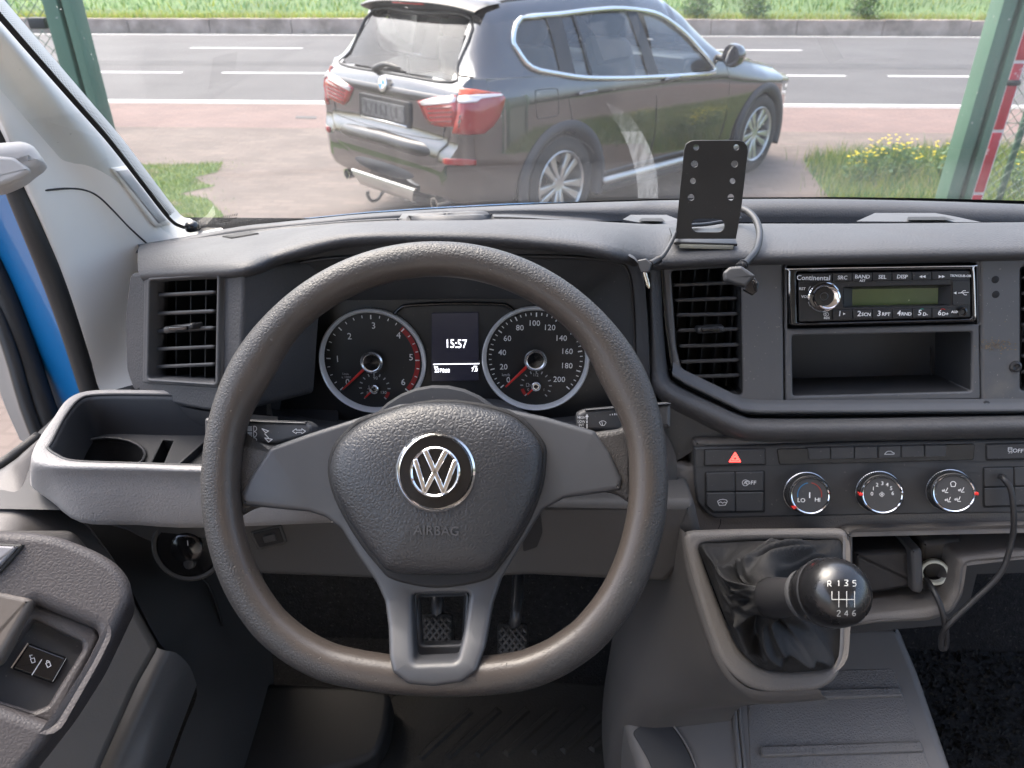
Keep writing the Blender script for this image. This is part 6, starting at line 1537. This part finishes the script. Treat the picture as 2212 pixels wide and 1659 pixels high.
f1 = [f1[0]+(f1[0]-f1[2])*1.6]+f1; f2 = [f2[0]+(f2[0]-f2[2])*1.6]+f2
f0 = [p+Vector((-.035, .02, 0)) for p in f1]
loft('frame_edge', [f0, f1, [p.lerp(q, .5)+Vector((.004, -.004, 0)) for p, q in zip(f1, f2)], f2], m_dframe, jb, 4, 3)
tube('glass_run', [p+Vector((.004, -.01, 0)) for p in f2], .009, m_seal, jb, 8, 3)
# open door
dr = thing('driver_door', 'grey inner panel of the driver door with armrest and lock switch', 'door', W(100, 1600, .7))
DT = [[(-160, 1120, .80), (0, 1014, .85), (40, 985, .875), (82, 950, .90)], [(-160, 1140, .78), (0, 1024, .83), (44, 992, .855), (86, 958, .885)],
      [(-160, 1190, .76), (0, 1080, .80), (60, 1050, .82), (120, 1060, .85)], [(-160, 1200, .74), (0, 1130, .77), (90, 1120, .795), (190, 1140, .83)], [(-160, 1240, .72), (0, 1180, .74), (100, 1190, .78), (260, 1230, .83)]]
loft('upper_panel', [[W(*p) for p in r] for r in DT], m_trimd if False else M('door_trim', (.088, .084, .083), .5, var=.06, vs=6, noise=(420, .25, .0008)), dr, 5, 4)
tube('sill_seal', [W(-160, 1108, .80), W(0, 1006, .85), W(40, 977, .875), W(84, 943, .90)], .007, m_seal, dr, 8, 4)
DP = Plane(W(120, 1400, .575), 50, 38)
m_arm = M('armrest_skin', (.056, .051, .052), .5, var=.08, vs=7, grain=(330, .30, .0005))
arm = [(-200, 1120), (0, 1143), (70, 1146), (126, 1155), (172, 1172), (214, 1190), (254, 1216), (280, 1250), (286, 1290), (268, 1328), (214, 1440), (150, 1540), (100, 1605), (40, 1680), (-20, 1760), (-220, 1760)]
rec = [(72, 1300), (205, 1354), (214, 1372), (190, 1420), (110, 1560), (66, 1545), (-60, 1500), (-60, 1430), (0, 1412), (30, 1365)]
slab('armrest', DP, arm, -.07, 0, m_arm, dr, 20, [rec], .009, 4, hr=8)
slab('recess_lining', DP, [(60, 1290), (220, 1350), (222, 1380), (120, 1580), (60, 1560), (-80, 1520), (-80, 1420), (10, 1395)], -.075, -.030, m_blk, dr)
slab('recess_step', DP, [(64, 1296), (212, 1352), (218, 1376), (116, 1572), (60, 1552), (-70, 1512), (-70, 1426), (6, 1402)], -.05, -.014, m_arm, dr, 8, [[(70, 1336), (176, 1386), (178, 1402), (102, 1524), (68, 1536), (-50, 1498), (-50, 1442), (4, 1424)]], .004, 2, hr=6)
slab('pull_handle', DP, [(-120, 1262), (0, 1275), (60, 1288), (72, 1296), (60, 1320), (0, 1426), (-120, 1500)], -.02, .002, M('handle_beige', (.115, .100, .088), .45, var=.06, vs=7, noise=(420, .2, .0006)), dr, 6, bev=.005, seg=3)
lk = slab('lock_switch', DP, [(60, 1388), (145, 1420), (114, 1476), (24, 1444)], -.032, -.024, m_gloss, dr, 6, bev=.002)
strokes('switch_line', DP, [[(25, 1442), (60, 1390)]], 3.0, m_satin, lk, -.0235); strokes('switch_line', DP, [[(69, 1458), (90, 1425)]], 1.6, m_prt, lk, -.0235); strokes('switch_line', DP, [[(114, 1472), (143, 1422)]], .9, m_prd, lk, -.0235)
strokes('padlock_mark', DP, [[(66, 1424), (74, 1421), (76, 1430), (69, 1432), (66, 1424)], [(67, 1423), (64, 1416), (70, 1415)]], 1.3, m_prt, lk, -.0235)
strokes('padlock_mark', DP, [[(99, 1433), (107, 1430), (110, 1438), (103, 1442), (99, 1433)], [(101, 1432), (101, 1427), (106, 1428), (107, 1431)]], 1.3, m_prt, lk, -.0235)
slab('window_switch_plate', DP, [(-120, 1168), (0, 1172), (54, 1175), (30, 1206), (0, 1238), (-120, 1320)], -.01, .003, m_seal, dr, 4, bev=.002)
slab('window_switch', DP, [(-110, 1174), (0, 1178), (38, 1180), (20, 1200), (0, 1222), (-110, 1300)], 0, .006, M('switch_grey', (.22, .22, .235), .35), dr, 4, bev=.002)
# lower door card with pocket
LD = Plane(W(250, 1520, .74), 30, 42)
slab('door_card', LD, [(-250, 1150), (160, 1150), (290, 1300), (345, 1400), (300, 1480), (220, 1659), (160, 1800), (-250, 1800)], -.03, 0, m_trimd, dr, 14, bev=.008)
# sill trim strip and footwell side
st_ = thing('sill_trim', 'dark grey door sill trim running down beside the open door', 'sill trim', W(320, 1659, .9))
SL = [[(290, 1370, .86), (220, 1500, .83), (140, 1660, .80), (60, 1820, .78)], [(346, 1402, .83), (300, 1500, .80), (225, 1660, .77), (150, 1820, .75)], [(380, 1410, .84), (335, 1510, .81), (270, 1660, .78), (200, 1820, .76)], [(410, 1440, .87), (372, 1520, .84), (320, 1660, .80), (260, 1820, .78)], [(425, 1480, .93), (395, 1560, .92), (350, 1680, .90), (300, 1820, .88)]]
loft('strip', [[W(*p) for p in r] for r in SL], M('sill_plastic', (.085, .083, .084), .5, var=.08, vs=6, noise=(420, .2, .0006)), st_, 4, 3)
sd = thing('footwell_side', 'black side lining of the driver footwell', 'side lining', W(460, 1500, 1.0))
SD = [[(180, 1120, .90), (260, 1230, .87), (345, 1390, .86), (425, 1480, .94), (395, 1580, .94), (330, 1760, .92)], [(330, 1160, .95), (400, 1240, .94), (440, 1330, .95), (470, 1430, 1.0), (470, 1560, 1.0), (440, 1760, .98)], [(440, 1200, 1.0), (470, 1260, 1.02), (500, 1340, 1.05), (530, 1440, 1.08), (540, 1560, 1.08), (520, 1760, 1.05)], [(560, 1200, 1.15), (570, 1260, 1.15), (580, 1340, 1.16), (590, 1440, 1.17), (590, 1560, 1.17), (560, 1760, 1.15)]]
loft('lining', [[W(*p) for p in r] for r in SD], M('side_lining_plastic', (.040, .039, .039), .6, var=.12, vs=5, noise=(400, .2, .0006)), sd, 4, 4)
mk('slit_backing', [Vector((-.605, .15, .6)), Vector((-.605, 1.06, .6)), Vector((-.605, 1.06, 1.40)), Vector((-.605, .15, 1.40))], [(0, 1, 2, 3)], m_tray, sd, False)  # added dark sheet, stops daylight showing through slits by the sill
mk('corner_filler', [W(120, 1070, .96), W(360, 1080, .97), W(360, 1240, .97), W(150, 1215, .95)], [(0, 1, 2, 3)], m_tray, sd, False)
tube('panel_seam', [W(400, 1228, .935), W(440, 1252, .96), W(462, 1290, .975), W(480, 1350, 1.0)], .002, m_void, sd, 6, 4)

# ------------------------------------------------------------------ windscreen
gx = [300, 405, 480, 520, 600, 700, 780, 940, 1100, 1260, 1400, 1600, 1800, 2000, 2212, 2420, 3100]
gy = np.interp(gx, cx_, A_y); gf = np.interp(gx, cx_, A_f)+.022
def WSN(N, L):                                          # grime, wiper smear and road dust on the glass
    tc = N.new('ShaderNodeTexCoord'); sep = N.new('ShaderNodeSeparateXYZ'); L.new(tc.outputs['Object'], sep.inputs[0])
    def math_(op, a, b=None, c=None):
        n = N.new('ShaderNodeMath'); n.operation = op
        for i, q in enumerate((a, b, c)):
            if q is None: continue
            if isinstance(q, (int, float)): n.inputs[i].default_value = q
            else: L.new(q, n.inputs[i])
        return n.outputs[0]
    def mr(v, a, b, lo=0., hi=1.):
        n = N.new('ShaderNodeMapRange'); n.interpolation_type = 'SMOOTHSTEP'
        for i, q in enumerate((a, b, lo, hi)): n.inputs[i+1].default_value = q
        L.new(v, n.inputs[0]); return n.outputs[0]
    X, Z = sep.outputs[0], sep.outputs[2]
    n1 = N.new('ShaderNodeTexNoise'); n1.inputs['Scale'].default_value = 3; n1.inputs['Detail'].default_value = 5; L.new(tc.outputs['Object'], n1.inputs['Vector'])
    n2 = N.new('ShaderNodeTexNoise'); n2.inputs['Scale'].default_value = 260; n2.inputs['Detail'].default_value = 1; L.new(tc.outputs['Object'], n2.inputs['Vector'])
    n3 = N.new('ShaderNodeTexNoise'); n3.inputs['Scale'].default_value = 60; n3.inputs['Detail'].default_value = 4; L.new(tc.outputs['Object'], n3.inputs['Vector'])
    base = mr(n1.outputs['Fac'], .35, .75, .006, .026)
    dust = math_('MULTIPLY', mr(n2.outputs['Fac'], .74, .78), .25)
    low = math_('MULTIPLY', mr(Z, SMZ[0]+.10, SMZ[0]-.02, 0, .03), 1.0)   # grime left below the wiper sweep
    return math_('MAXIMUM', math_('ADD', base, low), dust)
p_bot, p_mid, p_top = WY(1396, 428, 1.128), WY(1385, 360, 1.09), WY(1335, 285, 1.05)
q_bot = WY(1421, 428, 1.128)
SMZ = (p_mid.z-.02, p_top.z+.02)
m_ws = glass('windscreen_glass', (.95, .975, .97), .21, fn=WSN, dirt_col=(.62, .63, .63))
gb = [WY(x, y+6, f) for x, y, f in zip(gx, gy, gf)]
rows = [[p+Vector((-.05*(p.x-.35)*0, -.78*h, h)) for p in gb] for h in (0, .12, .25, .4, .6, .8)]
ws = thing('windscreen', 'dusty windscreen with wiper smear and dotted black border', 'windscreen', (.3, 1.1, 1.6))
o = loft('glass', rows, m_ws, ws, 3, 2); 
# the glass shader reads the sheet's own coordinates: keep them in the van's axes
for v in o.data.vertices: v.co += LOC[ws.name]
o.location = -LOC[ws.name]
tg = BVHTree.FromPolygons([tuple(v.co) for v in o.data.vertices], [tuple(p.vertices) for p in o.data.polygons])
m_frit = M('black_border', (.008, .008, .008), .4)
def gp(px, py, off=.003):
    d = ray(px, py).normalized(); l, n, i, _ = tg.ray_cast(CAM, d); return (l-d*off) if l is not None else W(px, py, 1.0)-d*off
def film(k0, k1, sc):
    def fn(N, L):
        tc = N.new('ShaderNodeTexCoord'); mp = N.new('ShaderNodeMapping'); mp.inputs['Scale'].default_value = sc; L.new(tc.outputs['Object'], mp.inputs[0])
        n = N.new('ShaderNodeTexNoise'); n.inputs['Scale'].default_value = 40; n.inputs['Detail'].default_value = 5; L.new(mp.outputs[0], n.inputs['Vector'])
        r = N.new('ShaderNodeMapRange'); r.inputs[1].default_value = .3; r.inputs[2].default_value = .7; r.inputs[3].default_value = k0; r.inputs[4].default_value = k1; L.new(n.outputs['Fac'], r.inputs[0]); return r.outputs[0]
    return fn
m_sm = glass('smear_film', (1, 1, 1), 0.0, fn=film(.09, .26, (6, 1, .6)), dirt_col=(.5, .52, .54)); m_sm2 = glass('smear_edge', (1, 1, 1), 0.0, fn=film(.01, .09, (6, 1, .6)), dirt_col=(.5, .52, .54))
A_ = cr([(1378, 428, 0), (1377, 400, 0), (1372, 370, 0), (1365, 342, 0), (1355, 312, 0), (1342, 284, 0), (1327, 256, 0), (1310, 224, 0)], 4); B_ = cr([(1421, 428, 0), (1421, 400, 0), (1418, 370, 0), (1411, 342, 0), (1400, 312, 0), (1385, 284, 0), (1360, 250, 0), (1318, 224, 0)], 4)
nA = len(A_)
for nm, i0, i1, m_ in (('wiper_smear', 0, 21, m_sm), ('smear_tail', 20, nA, m_sm2)):
    V = [gp(p.x, p.y, .002) for q in zip(A_[i0:i1], B_[i0:i1]) for p in q]; mk(nm, V, grid_faces(i1-i0, 2), m_, ws, False)
for pts_ in (((960, 345), (1050, 372), (1130, 410), (1180, 432)), ((1000, 352), (1080, 395), (1130, 436)), ((1290, 222), (1330, 262), (1365, 300)), ((700, 60), (735, 110), (760, 170)), ((900, 395), (960, 405), (1010, 425))):
    C_ = cr([(*p, 0) for p in pts_], 5); V = [gp(p.x+d, p.y-d*.6, .002) for p in C_ for d in (-.8, .8)]; mk('scratch', V, grid_faces(len(C_), 2), m_sm2, ws, False)
# bottom border
bt = [(x, np.interp(x, cx_, A_y)) for x in range(470, 3100, 40)]
V = [gp(x, y+4) for x, y in bt]+[gp(x, y-np.interp(x, [470, 1100, 1700, 2300], [2.5, 2.5, 4, 8])) for x, y in bt]; n = len(bt)
mk('bottom_border', V, [(i, i+1, n+i+1, n+i) for i in range(n-1)], m_frit, ws, False)
ed = cr([(-60, -32, 0), (60, 105, 0), (160, 218, 0), (238, 306, 0), (310, 398, 0), (365, 468, 0), (392, 487, 0), (430, 493, 0), (480, 494, 0)], 8)
V = []; wd_ = lambda i: float(np.interp(i, [0, 20, 40, 64], [8, 5, 1.5, 1.5]))
for off in (-6, 1):
    for i, p in enumerate(ed):
        a, b = ed[max(i-1, 0)], ed[min(i+1, len(ed)-1)]; t = (b-a).normalized(); nn = Vector((t.y, -t.x, 0)); q = p+nn*(off if off < 0 else wd_(i)); V.append(gp(q.x, q.y))
n = len(ed); mk('side_border', V, [(i, i+1, n+i+1, n+i) for i in range(n-1)], m_frit, ws, False)
V, Fc = [], []
for i in range(0, 330):
    s = i/330*40; k = int(s); p = ed[k].lerp(ed[k+1], s-k); t = (ed[k+1]-ed[k]).normalized(); nn = Vector((t.y, -t.x, 0))
    for j, (o_, r_) in enumerate(((9, 1.5), (12.2, 1.3), (15.2, 1.1), (18, .9), (20.6, .7), (23, .5))):
        if (i+j) % 2: continue
        q = p+nn*(o_-(8-wd_(i/330*40))); kk = len(V); V += [gp(q.x+r_*math.cos(w), q.y+r_*math.sin(w)) for w in (0, 1.05, 2.1, 3.14, 4.2, 5.25)]; Fc.append(tuple(range(kk, kk+6)))
o = mk('border_dots', V, Fc, m_frit, ws, False); o['kind'] = 'stuff'

stp = [[(470+k*5, 474-k*.9), (473+k*5, 468-k*.9)] for k in range(9)]+[[(472, 478), (512, 470)], [(474, 481), (500, 476)]]
V, Fc = [], []
for (a, b) in stp:
    A, B = Vector(a), Vector(b); d = (B-A).normalized(); n = Vector((-d.y, d.x))*.7; k = len(V); V += [gp(*(A-n)), gp(*(B-n)), gp(*(B+n)), gp(*(A+n))]; Fc.append((k, k+1, k+2, k+3))
mk('glass_stamp', V, Fc, m_frit, ws, False)
# edge of the blue bonnet beyond the glass
bn = thing('bonnet', 'thin sliver of the blue van bonnet below the windscreen', 'bonnet', (.1, 1.3, 1.4))
bx_ = list(range(520, 1260, 40)); r1_ = [WY(x, float(np.interp(x, cx_, A_y))-float(np.interp(x, [520, 640, 1100, 1240], [.8, 2.6, 2.2, .6])), 1.24) for x in bx_]
loft('panel', [[p+Vector((0, -.03, -.03)) for p in r1_], r1_, [p+Vector((0, .25, -.10)) for p in r1_], [p+Vector((0, .6, -.40)) for p in r1_]], m_blue, bn, 1, 3)
# ------------------------------------------------------------------ phone bracket and loose cables
pm = thing('phone_bracket', 'black perforated metal phone bracket stuck on the dashboard', 'bracket', W(1525, 522, .785))
MB = Plane(W(1525, 518, .785), 9, -3)
def circ(x, y, r, n=14): return [(x+r*math.cos(2*math.pi*k/n), y+r*math.sin(2*math.pi*k/n)) for k in range(n)]
holes = [circ(x, y, r) for x, y, r in ((1504, 318, 6.2), (1591, 318, 6.2), (1500.5, 354, 7.4), (1587, 354, 7.4), (1497, 390.6, 6.2), (1582.6, 390.6, 6.2), (1493, 426, 7), (1579, 426, 7))]
slot = arc(1508.5, 487, 14.5, 90, 270, 8)+arc(1551, 487, 14.5, -90, 90, 8)
op_ = arc(1500, 326, 22, 168, 95, 6)[::1]; 
outl = [(1459, 516), (1478, 324), (1482, 311), (1491, 305), (1500, 303), (1596, 303), (1607, 306), (1614, 315), (1616, 328), (1604, 430), (1602, 448), (1590, 516)]
m_brk = M('bracket_black', (.012, .0115, .0115), .42, var=.2, vs=20, speck=((.14, .14, .14), 300, .745))
q = [MB.uv(x, y) for x, y in outl]
slab2('plate', MB, q, -.002, 0, m_brk, pm, [[MB.uv(x, y) for x, y in h] for h in holes+[slot]], .0005, 1, back=True)
edge_m = M('bare_edge', (.30, .29, .28), .4, metal=.6)
box('foot', W(1525, 519, .79)+Vector((0, .018, -.002)), (.066, .05, .003), m_brk, pm, .001, rotz=R(-3))
box('adhesive_pad', W(1527, 523, .79)+Vector((0, .016, -.003)), (.056, .045, .005), M('tape', (.35, .34, .28), .9), pm, .001, rotz=R(-3))
ax_ = thing('audio_cable', 'thin black audio lead with gold jack plug hanging left of the bracket', 'cable', W(1440, 520, .77))
tube('lead', [W(1600, 472, .86), W(1530, 484, .84), W(1480, 488, .815), W(1462, 500, .79), W(1450, 524, .77), W(1436, 548, .755), W(1424, 560, .748)], .0022, m_cable, ax_, 8, 6)
tube('strain_relief', [W(1424, 560, .748), W(1405, 570, .742)], lambda t: .0034+.0006*math.cos(t*40), m_cable, ax_, 10, 12)
JP = Plane(W(1392, 575, .742), 25, -10)
slab('plug_body', JP, [(1376, 562), (1396, 558), (1409, 569), (1402, 588), (1385, 590)], -.006, .004, m_blk, ax_, 3, bev=.0015)
j0, j1 = W(1392, 588, .741), W(1402, 623, .741); jd = (j1-j0).normalized(); m_gold = M('jack_metal', (.80, .74, .60), .2, metal=1.0)
lathe('jack_pin', [(.0022, 0), (.0022, .005), (.0018, .0052), (.0018, .0058), (.0022, .006), (.0022, .0095), (.0018, .0097), (.0018, .0103), (.0022, .0105), (.0022, .0135), (.0010, .0165), (0, .017)], j0, jd, m_gold, ax_, 14)
pc = thing('power_cable', 'thick black power lead with moulded plug hanging over the vent', 'cable', W(1620, 500, .78))
tube('lead', [W(1560, 470, .86), W(1590, 452, .85), W(1612, 455, .835), W(1632, 474, .815), W(1641, 505, .79), W(1634, 540, .765), W(1616, 562, .75), W(1604, 574, .742)], .0037, m_cable, pc, 10, 6)
for k in range(3): lathe('strain_ring', [(.0042, -.001), (.0052, -.0006), (.0052, .0006), (.0042, .001)], W(1606-k*4, 571+k*3.5, .744), (W(1596, 580, .738)-W(1610, 566, .748)), m_cable, pc, 14)
PB = Plane(W(1595, 595, .735), 25, -14)
slab('plug_body', PB, [(1562, 588), (1576, 576), (1602, 574), (1632, 595), (1612, 620), (1588, 614), (1564, 606)], -.012, .006, m_blk, pc, 4, bev=.003)
slab('connector', PB, [(1616, 606), (1630, 600), (1640, 612), (1636, 630), (1626, 638), (1606, 626)], -.008, .004, m_gloss, pc, 2, bev=.001)
for k in range(3): slab('prong', PB, [(1624+k*4, 606+k*2), (1628+k*4, 604+k*2), (1636, 622+k*2), (1630, 628)], .003, .0055, m_gloss, pc, 1, bev=.0005)

# ------------------------------------------------------------------ cab shell overhead and behind (out of frame, shades the cab)
rf = thing('cab_roof', 'pale roof lining of the van cab', 'roof lining', (.35, 0, 2.45))
rz = 2.42
mk('lining', [Vector((-.75, .34, rz)), Vector((1.6, .34, rz)), Vector((1.6, -1.5, rz)), Vector((-.75, -1.5, rz))], [(0, 1, 2, 3)], m_lite, rf, False)
bh = thing('bulkhead', 'grey bulkhead behind the seats of the van cab', 'bulkhead', (.4, -1.5, .9))
mk('panel', [Vector((-.75, -1.5, .9)), Vector((1.6, -1.5, .9)), Vector((1.6, -1.5, rz)), Vector((-.75, -1.5, rz))], [(0, 1, 2, 3)], m_lite, bh, False)
pd = thing('passenger_door', 'grey lower panel of the passenger door', 'door', (1.6, .1, .9))
mk('panel', [Vector((1.6, -.9, .9)), Vector((1.6, 1.05, .9)), Vector((1.6, 1.05, 1.42)), Vector((1.6, -.9, 1.42))], [(0, 1, 2, 3)], m_trimd, pd, False)
